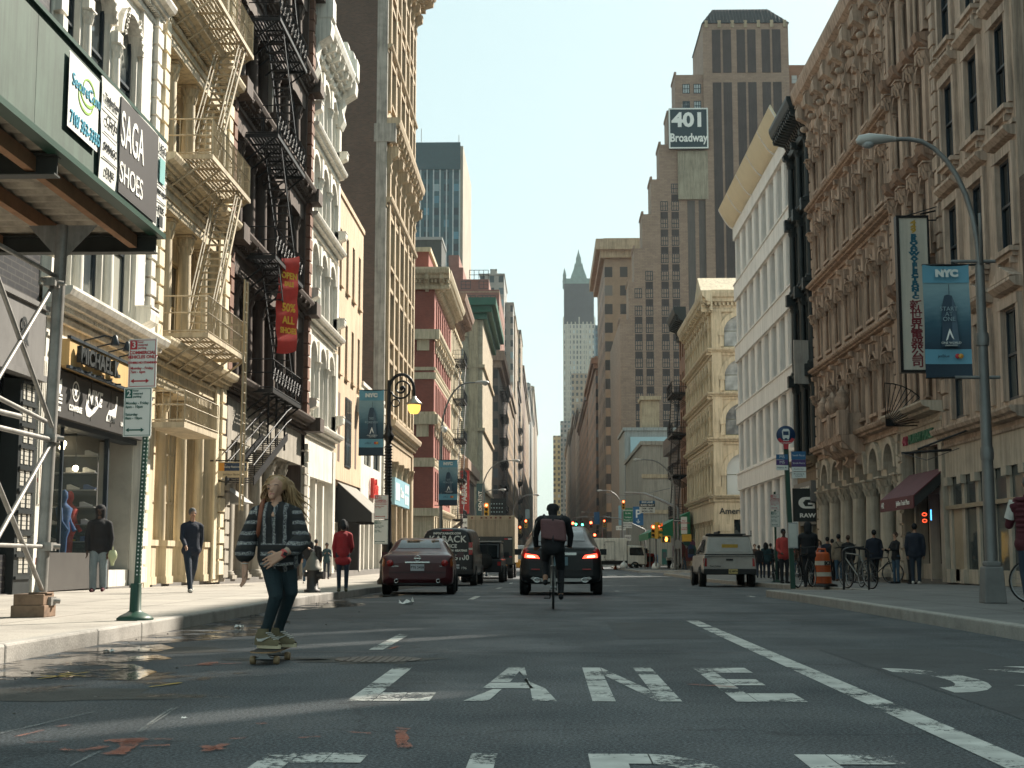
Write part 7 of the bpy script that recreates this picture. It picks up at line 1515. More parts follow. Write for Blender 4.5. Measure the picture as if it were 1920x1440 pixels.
# ================================================================ VEHICLES (built nose towards +Y, tail at y = 0, ground z = 0)
def carpaint(name, col, rough=.25, metal=.3, dirt=.25, coat=.35):
    m, t, p = _nodes(name); tc = N(t, 'ShaderNodeTexCoord'); n = N(t, 'ShaderNodeTexNoise', Scale=2.5, Detail=6, Roughness=.7); t.links.new(tc.outputs['Object'], n.inputs['Vector'])
    r = ramp(t, n.outputs[0], [(.35, col), (.75, tuple(c * (1 - dirt) + dirt * .09 for c in col))]); t.links.new(r.outputs[0], p.inputs['Base Color'])
    p.inputs['Metallic'].default_value = metal; p.inputs['Coat Weight'].default_value = coat; p.inputs['Specular IOR Level'].default_value = .3; p.inputs['Coat Roughness'].default_value = .06
    r2 = ramp(t, n.outputs[0], [(.35, (rough,) * 3), (.75, (rough + .2,) * 3)]); t.links.new(r2.outputs[0], p.inputs['Roughness']); return m
CGL = mat('car_window_glass', (.012, .016, .018), .05, spec=.7, vary=0); TYR = mat('tyre_rubber', (.018, .018, .018), .85, vary=.2); RIM = mat('alloy_rim', (.30, .30, .30), .35, .8, vary=.2); PLAS = mat('black_plastic', (.014, .014, .015), .6, vary=.1); CHR = mat('chrome_trim', (.55, .55, .54), .18, .95, vary=0)
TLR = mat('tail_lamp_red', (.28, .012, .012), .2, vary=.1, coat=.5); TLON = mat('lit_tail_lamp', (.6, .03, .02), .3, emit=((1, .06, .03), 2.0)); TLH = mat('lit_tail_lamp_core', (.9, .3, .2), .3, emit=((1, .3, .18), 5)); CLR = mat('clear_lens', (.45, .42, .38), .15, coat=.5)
def crom(P, t):
    n = len(P) - 1; x = min(max(t, 0), 1) * n; i = min(int(x), n - 1); u = x - i
    p0, p1, p2, p3 = P[max(i - 1, 0)], P[i], P[i + 1], P[min(i + 2, n)]
    return tuple(.5 * ((2 * b) + (-a + c) * u + (2 * a - 5 * b + 4 * c - d) * u * u + (-a + 3 * b - 3 * c + d) * u ** 3) for a, b, c, d in zip(p0, p1, p2, p3))
class Shell:
    """smooth car body through stations (y, [half section x,z from the sill centre up to the roof centre])"""
    def __init__(s, st): s.st = st
    def at(s, t, v, off=0, sx=1):
        secs = [[(st[0],) + p for p in st[1]] for st in s.st]
        row = [crom([sec[k] for sec in secs], t) for k in range(len(secs[0]))]
        y, x, z = crom(row, v); p = Vector((x, y, z))
        if off:
            e = .004; a = Vector(s.at0(t + e, v)) - Vector(s.at0(t - e, v)); b = Vector(s.at0(t, v + e)) - Vector(s.at0(t, v - e)); n = a.cross(b)
            if n.length > 1e-9: n.normalize(); n = n if n.dot(Vector((x, y - 2.2, z - .7))) > 0 else -n; p += n * off
        return Vector((p.x * sx, p.y, p.z))
    def at0(s, t, v): q = s.at(min(max(t, 0), 1), min(max(v, 0), 1)); return q
    def mesh(s, nt=40, nv=26):
        b = MB()
        for sx in (1, -1): b.grid(lambda u, v: s.at(u, v, 0, sx), nt, nv)
        for t in (0, 1): b.put([s.at(t, k / nv) for k in range(nv + 1)] + [s.at(t, k / nv, 0, -1) for k in range(nv, -1, -1)], [tuple(range(2 * nv + 2))])
        return b
    def patch(s, b, t0, t1, v0, v1, off=.008, sides=(1, -1), nt=8, nv=6, shear=0):
        for sx in sides: b.grid(lambda u, v: s.at(t0 + (t1 - t0) * u + shear * v, v0 + (v1 - v0) * v, off, sx), nt, nv)
WHEELS = {}
def wheel(o, x, y, r, w=.2, spoke=5, lab=None):
    k = (r, w, spoke)
    if k not in WHEELS:
        t = MB(); t.lathe([(r * .62, -w / 2), (r * .94, -w / 2), (r, -w / 2 + .03), (r, w / 2 - .03), (r * .94, w / 2), (r * .62, w / 2)], n=24, cap=False)
        m = MB(); m.lathe([(0, w / 2 - .05), (r * .62, w / 2 - .05), (r * .64, w / 2 - .005), (r * .58, w / 2 - .01), (r * .58, w / 2 - .04)], n=24)
        for i in range(spoke): a = 2 * pi * i / spoke; c, s_ = cos(a), sin(a); m.prism([(-s_ * .05, c * .05), (r * .6 * c - s_ * .035, r * .6 * s_ + c * .035), (r * .6 * c + s_ * .035, r * .6 * s_ - c * .035), (s_ * .05, -c * .05)], 'z', w / 2 - .05, w / 2 - .008)
        WHEELS[k] = (t.mesh('wheel', TYR), m.mesh('rim', RIM))
    q = link('wheel', WHEELS[k][0], o, (x, y, r)); q.rotation_euler = (0, RAD(90 if x > 0 else -90), 0); link('rim', WHEELS[k][1], q); return q
def arches(o, hw, ys, r):
    b = MB()
    for y in ys:
        for sx in (1, -1):
            q = MB(Matrix.Translation((sx * (hw - .004), y, r)) @ Matrix.Rotation(RAD(90 * sx), 4, 'Y')); q.lathe([(r * .3, -.02), (r * 1.16, -.02), (r * 1.18, .008), (r * .3, .008)], n=20); n0 = len(b.v); b.v += q.v; b.f += [[i + n0 for i in f] for f in q.f]; b.mi += q.mi; b.sm += q.sm; b.cut()
    b.build('wheel_arch', PLAS, o)
def plate(o, txt, x, y, z, m=None, w=.31, h=.155):
    b = MB(); b.box(x - w / 2, x + w / 2, y - .012, y, z - h / 2, z + h / 2); q = b.build('number_plate', m or mat('number_plate_white', (.42, .43, .46), .5), o); text('lettering', txt, .085, PLAS, (x, y - .014, z), FACE, q, ext=.001, bold=.002)
def sec(w0, z0, z1, wm, zm, wb, zb, wt, zt, wr=None, zr=None):
    return [(0, z0), (w0 * .7, z0), (w0, z0 + .04), (wm, z1), (wm + .01, zm), (wb, zb), (wt, zt), (wt * .5, (zr or zt) - .006), (0, zr or zt)]
# ---- maroon saloon
def saloon(name, label, cat, loc, rz, paint, lit=False, hatch=False, txt='FTE 2458'):
    o = thing(name, label, cat, loc, rz)
    if not hatch:
        st = [(0.0, sec(.66, .40, .46, .70, .60, .70, .74, .66, .80, 0, .82)), (.06, sec(.80, .30, .40, .85, .62, .84, .84, .80, .97, 0, .99)), (.2, sec(.84, .24, .40, .88, .64, .87, .88, .82, 1.02, 0, 1.04)), (.62, sec(.85, .22, .42, .89, .66, .88, .90, .74, 1.07, 0, 1.09)), (1.15, sec(.85, .21, .42, .89, .66, .88, .92, .62, 1.30, 0, 1.33)), (1.6, sec(.85, .20, .42, .89, .66, .88, .92, .60, 1.41, 0, 1.45)), (2.4, sec(.85, .2, .42, .89, .66, .88, .92, .60, 1.43, 0, 1.47)), (3.0, sec(.85, .2, .42, .89, .66, .87, .90, .60, 1.33, 0, 1.37)), (3.6, sec(.85, .2, .42, .88, .66, .86, .88, .72, 1.0, 0, 1.04)), (4.3, sec(.82, .22, .4, .86, .62, .80, .80, .66, .86, 0, .9)), (4.75, sec(.66, .3, .42, .70, .56, .66, .68, .56, .72, 0, .74))]
        rw = (.345, .445, .80, .998); lamp_t = .1
    else:
        st = [(0.0, sec(.70, .44, .5, .74, .66, .74, .86, .66, .96, 0, .98)), (.05, sec(.84, .32, .44, .90, .70, .89, .96, .82, 1.08, 0, 1.10)), (.16, sec(.88, .28, .46, .94, .74, .92, 1.0, .78, 1.13, 0, 1.16)), (.5, sec(.89, .26, .46, .95, .76, .93, 1.04, .70, 1.26, 0, 1.3)), (1.0, sec(.89, .25, .46, .95, .76, .93, 1.05, .66, 1.46, 0, 1.5)), (1.7, sec(.89, .25, .46, .95, .76, .93, 1.05, .66, 1.58, 0, 1.63)), (2.5, sec(.89, .25, .46, .95, .76, .93, 1.05, .66, 1.6, 0, 1.65)), (3.1, sec(.89, .25, .46, .95, .76, .92, 1.03, .66, 1.5, 0, 1.55)), (3.7, sec(.89, .25, .46, .94, .75, .91, 1.0, .76, 1.14, 0, 1.18)), (4.4, sec(.86, .27, .44, .9, .7, .84, .92, .7, .98, 0, 1.02)), (4.9, sec(.7, .34, .46, .74, .62, .7, .78, .6, .82, 0, .84))]
        rw = (.29, .42, .80, .998)
    S_ = Shell(st); S_.mesh().build('body', paint, o)
    b = MB(); S_.patch(b, rw[0], rw[1], .80, .999, .008); b.build('rear_window', CGL, o)
    b = MB(); S_.patch(b, .62, .76, .79, .999, .008); b.build('windscreen', CGL, o)
    for s_ in (1, -1): b = MB(); S_.patch(b, .45, .54, .65, .735, .01, (s_,)); b.cut(); S_.patch(b, .55, .64, .65, .73, .01, (s_,)); b.build('side_window', CGL, o)
    arches(o, st[4][1][3][0], (.95, 3.72), .345 if hatch else .32)
    for x in (1, -1):
        for y in (.95, 3.72): wheel(o, x * (st[4][1][3][0] - .07), y, .36 if hatch else .325, .22)
        q = MB(); q.tube([(x * (st[5][1][4][0] - .02), 2.95, .98), (x * (st[5][1][4][0] + .1), 2.93, 1.02)], .03, 6); q.box(x * (st[5][1][4][0] + .06) - .02, x * (st[5][1][4][0] + .06) + .13 * x + .02 if x > 0 else x * (st[5][1][4][0] + .06) + .02, 2.86, 2.98, .95, 1.1) if x > 0 else q.box(-(st[5][1][4][0] + .21), -(st[5][1][4][0] + .04), 2.86, 2.98, .95, 1.1); q.build('mirror', PLAS if hatch else paint, o)
    return o, S_, st
MAR = carpaint('maroon_car_paint', (.06, .007, .010), .3, 0, .08, .4)
o, S_, st = saloon('saloon_car', 'dark maroon saloon car parked at the kerb seen from behind', 'car', (-3.1, 33.9, GZ(34.5)), RAD(2.5), MAR); o.scale = (.95, 1, .93)
for s_ in (1, -1):
    b = MB(); S_.patch(b, .075, .2, .56, .70, .012, (s_,), 8, 6); l = b.build('tail_lamp', mat('amber_lamp', (.24, .07, .02), .2, coat=.5), o); b = MB(); b.lathe([(0, .0), (.085, 0), (.085, .02), (0, .03)], n=16); q = b.build('lens', TLR, l); q.location = (s_ * .68, -.008 + .0, .81); q.rotation_euler = FACE
    b = MB(); b.lathe([(.055, -.05), (.055, .06), (.04, .06), (.04, -.05)], n=14); q = b.build('exhaust', CHR, o); q.location = (s_ * .52, -.0, .36); q.rotation_euler = FACE
    q = MB(); q.lathe([(0, 0), (.04, 0)], n=12); q = q.build('exhaust_bore', INTR, o); q.location = (s_ * .52, -.052, .36); q.rotation_euler = FACE
b = MB(); b.box(-.32, .32, -.05, .01, .80, .85); bevel(b.build('chrome_strip', CHR, o), .015)
b = MB(); b.prism([(-.34, .62), (.34, .62), (.4, .80), (-.4, .80)], 'y', -.018, .02); b.build('plate_recess', MAR, o); plate(o, 'FTE 2458', 0, -.03, .70, None, .34, .17)
b = MB(); b.tube([(.07 * cos(t), 0, .07 * sin(t)) for t in [2 * pi * i / 16 for i in range(17)]], .01, 5, cap=False); b.box(-.085, .085, -.012, .012, -.014, .014); q = b.build('badge', CHR, o); q.location = (0, -.02, .93)
b = MB(); b.box(-.7, .7, -.022, .0, .575, .585); b.build('bumper_seam', PLAS, o); b = MB(); b.box(-.6, .6, .05, .2, .26, .34); b.build('diffuser', PLAS, o)
for x, s_ in ((-.55, 'ALTIMA'), (.58, '2.5')): text('badge_lettering', s_, .05, CHR, (x, -.035, .73), FACE, o, ext=.004)
# ---- black crossover with brake lights on
BLKP = carpaint('black_car_paint', (.005, .006, .007), .3, 0, .03, .2)
o, S_, st = saloon('crossover_car', 'black crossover car with lit brake lights driving ahead of the cyclist', 'car', (.3, 33.7, GZ(34.5)), RAD(-.3), BLKP, hatch=True)
for s_ in (1, -1):
    b = MB(); S_.patch(b, .06, .21, .60, .76, .012, (s_,), 8, 6); l = b.build('tail_lamp', TLR, o)
    b = MB(); b.prism([(s_ * .5, .86), (s_ * .86, .88), (s_ * .84, .98), (s_ * .56, .94)], 'y', -.03, .03); q = b.build('lens', TLON, l); b = MB(); b.prism([(s_ * .6, .885), (s_ * .8, .895), (s_ * .79, .93), (s_ * .64, .92)], 'y', -.034, -.028); b.build('lit_strip', TLH, l)
    b = MB(); b.box(min(s_ * .5, s_ * .7), max(s_ * .5, s_ * .7), -.05, .0, .595, .625); b.build('reflector', TLR, o)
    b = MB(); b.lathe([(.07, -.05), (.07, .06), (.05, .06), (.05, -.05)], n=14); q = b.build('exhaust', CHR, o); q.location = (s_ * .56, -.05, .36); q.rotation_euler = FACE; q.scale = (1.35, .85, 1)
b = MB(); b.prism([(-.72, .40), (-.6, .32), (.6, .32), (.72, .40), (.66, .44), (.5, .4), (-.5, .4), (-.66, .44)], 'y', -.06, .02); b.build('skid_plate', mat('satin_trim', (.32, .31, .30), .4, .6), o)
b = MB(); b.box(-.36, .36, -.03, .03, .94, 1.0); b.build('chrome_strip', CHR, o); plate(o, '', 0, -.03, .80, mat('temporary_plate', (.10, .17, .20), .4), .32, .2); b = MB(); b.box(-.75, .75, -.01, .06, .46, .6); b.build('bumper', PLAS, o)
b = MB(); b.prism([(.66, 1.02), (-.66, 1.02), (-.58, 1.09), (.58, 1.09)], 'y', .02, .1); b.build('spoiler', BLKP, o)
# ---- dark service van
VANP = carpaint('dark_van_paint', (.007, .009, .012), .35, 0, .06, .2)
o = thing('service_van', 'dark service van with white lettering on its back doors', 'van', (-3.72, 52.6, GZ(54)), RAD(-1.0))
vs = lambda w0, z0, zt, wt: [(0, z0), (w0 * .7, z0), (w0, z0 + .06), (w0 + .02, .75), (w0 + .02, 1.0), (w0 - .0, 1.25), (wt + .04, zt - .25), (wt * .75, zt - .03), (0, zt)]
S_ = Shell([(0, vs(.88, .42, 1.98, .74)), (.08, vs(.95, .38, 2.1, .8)), (.6, vs(.97, .34, 2.14, .84)), (2.2, vs(.98, .34, 2.16, .86)), (3.9, vs(.98, .34, 2.14, .85)), (4.4, vs(.97, .34, 1.8, .74)), (4.9, vs(.95, .34, 1.32, .8)), (5.5, vs(.9, .36, 1.15, .7)), (5.7, vs(.78, .42, 1.0, .6))]); S_.mesh().build('body', VANP, o)
arches(o, .985, (1.05, 4.6), .36)
for x in (1, -1):
    for y in (1.05, 4.6): wheel(o, x * .91, y, .37, .24)
    b = MB(); b.box(min(x * .8, x * .94), max(x * .8, x * .94), -.03, .08, 1.15, 1.6); b.m = 1; b.box(min(x * .8, x * .94), max(x * .8, x * .94), -.035, -.03, 1.33, 1.4); b.build('tail_lamp', [TLR, CLR], o)
    b = MB(); S_.patch(b, .7, .8, .62, .78, .012, (x,)); b.build('side_window', CGL, o); q = MB(); q.box(min(x * 1.0, x * 1.25), max(x * 1.0, x * 1.25), 4.2, 4.3, 1.2, 1.55); q.build('mirror', PLAS, o)
b = MB(); b.box(-.2, .2, -.02, .05, 2.02, 2.08); b.build('brake_lamp', TLR, o); b = MB(); b.box(-.98, .98, -.12, .02, .42, .6); bevel(b.build('bumper', PLAS, o), .03); b = MB(); b.box(-.01, .01, -.012, .03, .6, 1.95); b.build('door_seam', PLAS, o)
for s_, z, sz, x in (('INFO@KABACK.COM', 1.93, .1, .0), ('KABACK', 1.71, .34, .02), ('SERVICE', 1.46, .18, .02), ('REFRIGERATION  HEATING', 1.3, .1, .1), ('212 643-5100', 1.04, .26, .05)): text('lettering', s_, sz, SWHT, (x, -.02, z), FACE, o, bold=.006, ext=.003, spacing=1.05)
text('lettering', '196', .14, SWHT, (.62, -.02, .66), FACE, o); plate(o, 'XK-6096', .3, -.03, .72)
# ---- dark jeep
o = thing('off_road_car', 'dark boxy off road car between the van and the box truck', 'car', (-2.95, 63.6, GZ(65)), RAD(-1)); b = MB(); b.box(-.86, .86, 0, 4.2, .45, 1.05); b.prism([(0, 1.05), (3.0, 1.05), (2.5, 1.75), (.1, 1.78)], 'x', -.82, .82); bevel(b.build('body', VANP, o), .06)
b = MB(); b.box(-.68, .68, -.015, 0, 1.1, 1.65); b.build('rear_window', CGL, o); b = MB(); b.box(-.84, .84, -.0, 2.5, 1.79, 1.84); b.build('roof_trim', mat('satin_trim', (.32, .31, .30), .4, .6), o); b = MB(); b.lathe([(.1, 0), (.36, 0), (.38, .05), (.36, .2), (.1, .2)], n=18); q = b.build('spare_wheel', TYR, o); q.location = (.1, -.02, .95); q.rotation_euler = FACE
for x in (1, -1):
    for y in (.75, 3.3): wheel(o, x * .84, y, .38, .24)
    b = MB(); b.box(min(x * .7, x * .84), max(x * .7, x * .84), -.04, 0, .75, .92); b.build('tail_lamp', TLR, o); b = MB(); b.box(min(x * .86, x * 1.1), max(x * .86, x * 1.1), 2.6, 2.7, 1.1, 1.35); b.build('mirror', PLAS, o)
# ---- box truck seen from behind
TRW = mat('truck_cream_panel', (.36, .30, .22), .6, vary=.15, streak=.4); TRD = mat('truck_dark_door', (.045, .05, .05), .55, vary=.3, streak=.3)
o = thing('box_truck', 'cream box truck with a dark tail lift seen from behind', 'truck', (-3.0, 75, GZ(76)), RAD(-.6)); b = MB(); b.box(-1.22, 1.22, .06, 6, .85, 3.25); b.build('box', TRW, o)
b = MB(); b.box(-1.25, 1.25, 0, .06, 3.08, 3.3); b.box(-1.25, -1.13, 0, .06, .8, 3.08); b.box(1.13, 1.25, 0, .06, .8, 3.08); b.build('rear_frame', mat('truck_frame', (.42, .35, .25), .6, streak=.3), o)
b = MB(); b.box(-1.12, 1.12, .02, .058, 2.2, 3.07)
b.build('shutter', TRW, o); b = MB(); b.box(-1.12, 1.12, -.05, .0, .75, 2.2); b.build('tail_lift', TRD, o)
b = MB(); [b.box(x - .05, x + .05, -.02, 0, 3.15, 3.22) for x in (-1, -.5, -.25, 0, .25, .5, 1)]; b.build('marker_lamps', mat('dull_red_marker', (.16, .03, .02), .4), o)
b = MB()
for x0, x1, z in ((-1.0, -.6, 2.05), (.7, 1.1, 2.05), (-1.1, 1.1, 1.12)):
    n = max(2, int((x1 - x0) / .2))
    for i in range(n): b.m = i % 2; b.box(x0 + (x1 - x0) * i / n, x0 + (x1 - x0) * (i + 1) / n, -.055, -.05, z, z + .05)
b.build('reflective_tape', [SRED, SWHT], o); b = MB(); b.box(-1.1, 1.1, .0, .15, .4, .55); [b.box(x - .05, x + .05, .02, .1, .5, .9) for x in (-.9, .9)]; b.build('bumper', PLAS, o)
for x in (1, -1): wheel(o, x * .98, 1.3, .42, .3); wheel(o, x * .98, 5.4, .42, .3)
b = MB(); b.box(-1.05, 1.05, 6.05, 7.5, .7, 2.2); b.build('cab', TRW, o)
# ---- white pickup with a cap
WHP = carpaint('dusty_white_paint', (.40, .38, .35), .4, 0, .35)
o = thing('pickup_truck', 'dusty white pickup truck with a white cap and yellow plate', 'truck', (6.25, 49.6, GZ(51)), RAD(-1)); ps = lambda w, z0, zb: [(0, z0), (w * .7, z0), (w, z0 + .05), (w + .02, .72), (w + .01, .9), (w - .01, zb - .05), (w - .04, zb), (w * .5, zb + .01), (0, zb + .01)]
S_ = Shell([(0, ps(.84, .5, 1.06)), (.05, ps(.88, .46, 1.1)), (1.8, ps(.9, .42, 1.1)), (3.6, ps(.9, .4, 1.1)), (4.4, ps(.9, .4, 1.06)), (5.1, ps(.82, .44, .96)), (5.25, ps(.74, .5, .9))]); S_.mesh(30, 18).build('body', WHP, o)
b = MB(); b.hexa([(-.84, .02, 1.105), (.84, .02, 1.105), (.86, 1.95, 1.105), (-.86, 1.95, 1.105), (-.72, .22, 1.78), (.72, .22, 1.78), (.74, 1.9, 1.8), (-.74, 1.9, 1.8)]); bevel(b.build('cap', WHP, o), .04)
b = MB(); b.hexa([(-.84, 2.0, 1.105), (.84, 2.0, 1.105), (.84, 3.9, 1.105), (-.84, 3.9, 1.105), (-.68, 2.1, 1.66), (.68, 2.1, 1.66), (.66, 3.1, 1.68), (-.66, 3.1, 1.68)]); bevel(b.build('cab', WHP, o), .05)
b = MB(); b.hexa([(-.74, .03, 1.2), (.74, .03, 1.2), (.74, .06, 1.2), (-.74, .06, 1.2), (-.68, .17, 1.68), (.68, .17, 1.68), (.68, .2, 1.68), (-.68, .2, 1.68)]); b.build('cap_window', mat('milky_window', (.30, .29, .27), .15), o)
b = MB(); b.box(-.86, .86, -.02, .06, 1.1, 1.15); b.box(-.8, .8, .18, .24, 1.75, 1.79); b.build('seal', PLAS, o); b = MB(); b.box(-.25, .3, .07, .12, 1.36, 1.48); b.build('sticker', mat('ochre_print', (.42, .27, .04), .6), o)
b = MB(); b.box(-.12, .12, -.03, 0, .92, .98); b.build('handle', PLAS, o); b = MB(); b.box(-.9, .9, -.14, .0, .44, .64); bevel(b.build('bumper', PLAS, o), .03); plate(o, 'XJ 48PN', .1, -.16, .55, mat('number_plate_yellow', (.5, .4, .16), .5))
b = MB(); [b.tube([(x, .5, 1.84), (x, 1.7, 1.86)], .02, 5) for x in (-.6, .6)]; [b.tube([(-.65, y, 1.83), (.65, y, 1.83)], .025, 5) for y in (.6, 1.6)]; b.tube([(-.3, .4, 1.9), (-.3, 1.9, 1.9)], .05, 6); b.tube([(.78, .2, 1.8), (.78, .22, 1.95)], .015, 4); b.build('roof_rack', PLAS, o); arches(o, .915, (1.05, 4.25), .36)
for x in (1, -1):
    for y in (1.05, 4.25): wheel(o, x * .85, y, .36, .24)
    b = MB(); b.box(min(x * .78, x * .9), max(x * .78, x * .9), -.02, .08, .72, 1.0); b.build('tail_lamp', TLR, o); b = MB(); b.hexa([(x * .875, .5, 1.2), (x * .875, 1.7, 1.2), (x * .88, 1.7, 1.2), (x * .88, .5, 1.2), (x * .785, .6, 1.65), (x * .785, 1.65, 1.65), (x * .79, 1.65, 1.65), (x * .79, .6, 1.65)]); b.build('side_window', CGL, o)
    b = MB(); b.hexa([(x * .85, 2.2, 1.15), (x * .85, 3.7, 1.15), (x * .86, 3.7, 1.15), (x * .86, 2.2, 1.15), (x * .70, 2.25, 1.6), (x * .69, 3.05, 1.6), (x * .70, 3.05, 1.6), (x * .71, 2.25, 1.6)]); b.build('side_window', CGL, o); b = MB(); b.box(min(x * .9, x * 1.12), max(x * .9, x * 1.12), 3.6, 3.7, 1.15, 1.35); b.build('mirror', PLAS, o)
for k, s_ in enumerate(('TACOMA',)): text('badge_lettering', s_, .09, PLAS, (-.5, -.02, .72), FACE, o)
# ---- white lorry crossing, white van, taxi, far traffic
def crosser(name, label, cat, px0, px1, Y, zb, zt, m, cab=0, cabm=None, extra=None):
    a, c = AT(px0, 1050, Y).x, AT(px1, 1050, Y).x; o = thing(name, label, cat, (a, Y, GZ(Y))); L_ = c - a; b = MB(); b.box(0, L_ - cab, 0, 2.3, zb, zt); bevel(b.build('box', m, o), .04)
    b = MB(); b.box(.2, L_ - .1, .15, 2.1, .45, zb); b.build('chassis', PLAS, o)
    for x in (L_ * .16, L_ - max(cab, 1.2) * .6):
        for y in (.1, 2.2): q = link('wheel', WHEELS[(.37, .24, 5)][0], o, (x, y, .37)); q.rotation_euler = (RAD(90), 0, 0)
    if cab:
        b = MB(); b.prism([(L_ - cab + .05, .5), (L_, .5), (L_, 1.3), (L_ - .35, 2.15), (L_ - cab + .05, 2.2)], 'y', .1, 2.2); bevel(b.build('cab', cabm or m, o), .06); b = MB(); b.prism([(L_ - cab + .25, 1.3), (L_ - .25, 1.3), (L_ - .45, 2.0), (L_ - cab + .25, 2.0)], 'y', .06, .1); b.build('side_window', CGL, o)
    return o, L_
TRK = mat('white_truck_panel', (.80, .75, .66), .6, vary=.12, streak=.35)
o, L_ = crosser('box_lorry', 'long white box lorry crossing the street behind the crossover', 'truck', 1062, 1213, 130, .75, 2.85, TRK, 1.8)
b = MB(); x0 = AT(1134, 1050, 130).x - AT(1062, 1050, 130).x; [b.box(x, x + .04, -.03, 0, .85, 2.5) for x in (x0, x0 + .9)]; [b.box(x0, x0 + .94, -.03, 0, z, z + .04) for z in (.85, 2.5)]; [b.box(x0 - .08, x0, -.03, 0, z, z + .08) for z in (1.1, 1.5, 2.2)]; b.build('side_door', mat('door_seam_grey', (.12, .11, .10), .6), o)
b = MB(); b.box(0, L_ - 1.8, -.04, 0, .72, .82); b.build('side_rail', PLAS, o)
o, L_ = crosser('white_van', 'white van crossing the street with one rounded window', 'van', 952, 1003, 124, .5, 2.15, mat('pale_blue_white', (.42, .46, .48), .4)); b = MB(); b.box(.75, 1.35, -.03, 0, 1.35, 1.85); bevel(b.build('side_window', CGL, o), .05)
def small_car(name, label, px, Y, m, w=1.75, h=1.4, lit=True, cat='car'):
    x = AT(px, 1060, Y).x; o = thing(name, label, cat, (x, Y, GZ(Y))); b = MB(); b.prism([(-w / 2, .3), (w / 2, .3), (w / 2 + .02, .6), (w / 2 - .04, .92), (-w / 2 + .04, .92), (-w / 2 - .02, .6)], 'y', 0, 4.4); bevel(b.build('body', m, o), .08); b = MB(); b.hexa([(-w / 2 + .08, .5, .92), (w / 2 - .08, .5, .92), (w / 2 - .08, 3.3, .92), (-w / 2 + .08, 3.3, .92), (-w / 2 + .25, 1.2, h), (w / 2 - .25, 1.2, h), (w / 2 - .25, 2.5, h), (-w / 2 + .25, 2.5, h)]); bevel(b.build('cabin', m, o), .05)
    b = MB(); b.hexa([(-w / 2 + .16, .54, .97), (w / 2 - .16, .54, .97), (w / 2 - .16, .6, .97), (-w / 2 + .16, .6, .97), (-w / 2 + .29, 1.1, h - .06), (w / 2 - .29, 1.1, h - .06), (w / 2 - .29, 1.2, h - .06), (-w / 2 + .29, 1.2, h - .06)]); b.build('rear_window', CGL, o)
    for s_ in (1, -1): q = MB(); q.box(min(s_ * .5, s_ * .8) * w / 1.75, max(s_ * .5, s_ * .8) * w / 1.75, -.03, .02, .68, .85); q.build('tail_lamp', TLON if lit else TLR, o); [wheel(o, s_ * (w / 2 - .1), y, .325, .22) for y in (.8, 3.5)]
    return o
small_car('taxi', 'orange yellow taxi waiting at the crossing left of the crossover', 968, 112, carpaint('taxi_yellow', (.55, .26, .03), .3, 0, .1))
small_car('saloon_car', 'dark distant car with red lights left of the cyclist', 986, 165, VANP); small_car('saloon_car', 'grey distant car seen over the crossing lorry', 1085, 190, carpaint('grey_car_paint', (.12, .12, .12)))
o, L_ = crosser('box_lorry', 'dark lorry parked across the far side of the junction', 'truck', 985, 1010, 150, .6, 2.9, mat('dark_truck', (.05, .055, .055), .6)); o, L_ = crosser('delivery_truck', 'white delivery cab with a bright windscreen near the vendor corner', 'truck', 1180, 1222, 142, .6, 2.0, TRK, 1.3)
o, L_ = crosser('yellow_truck', 'yellow truck mostly hidden behind the cream box truck', 'truck', 862, 884, 92, .7, 2.75, carpaint('truck_yellow', (.50, .30, .03), .4, 0, .2))
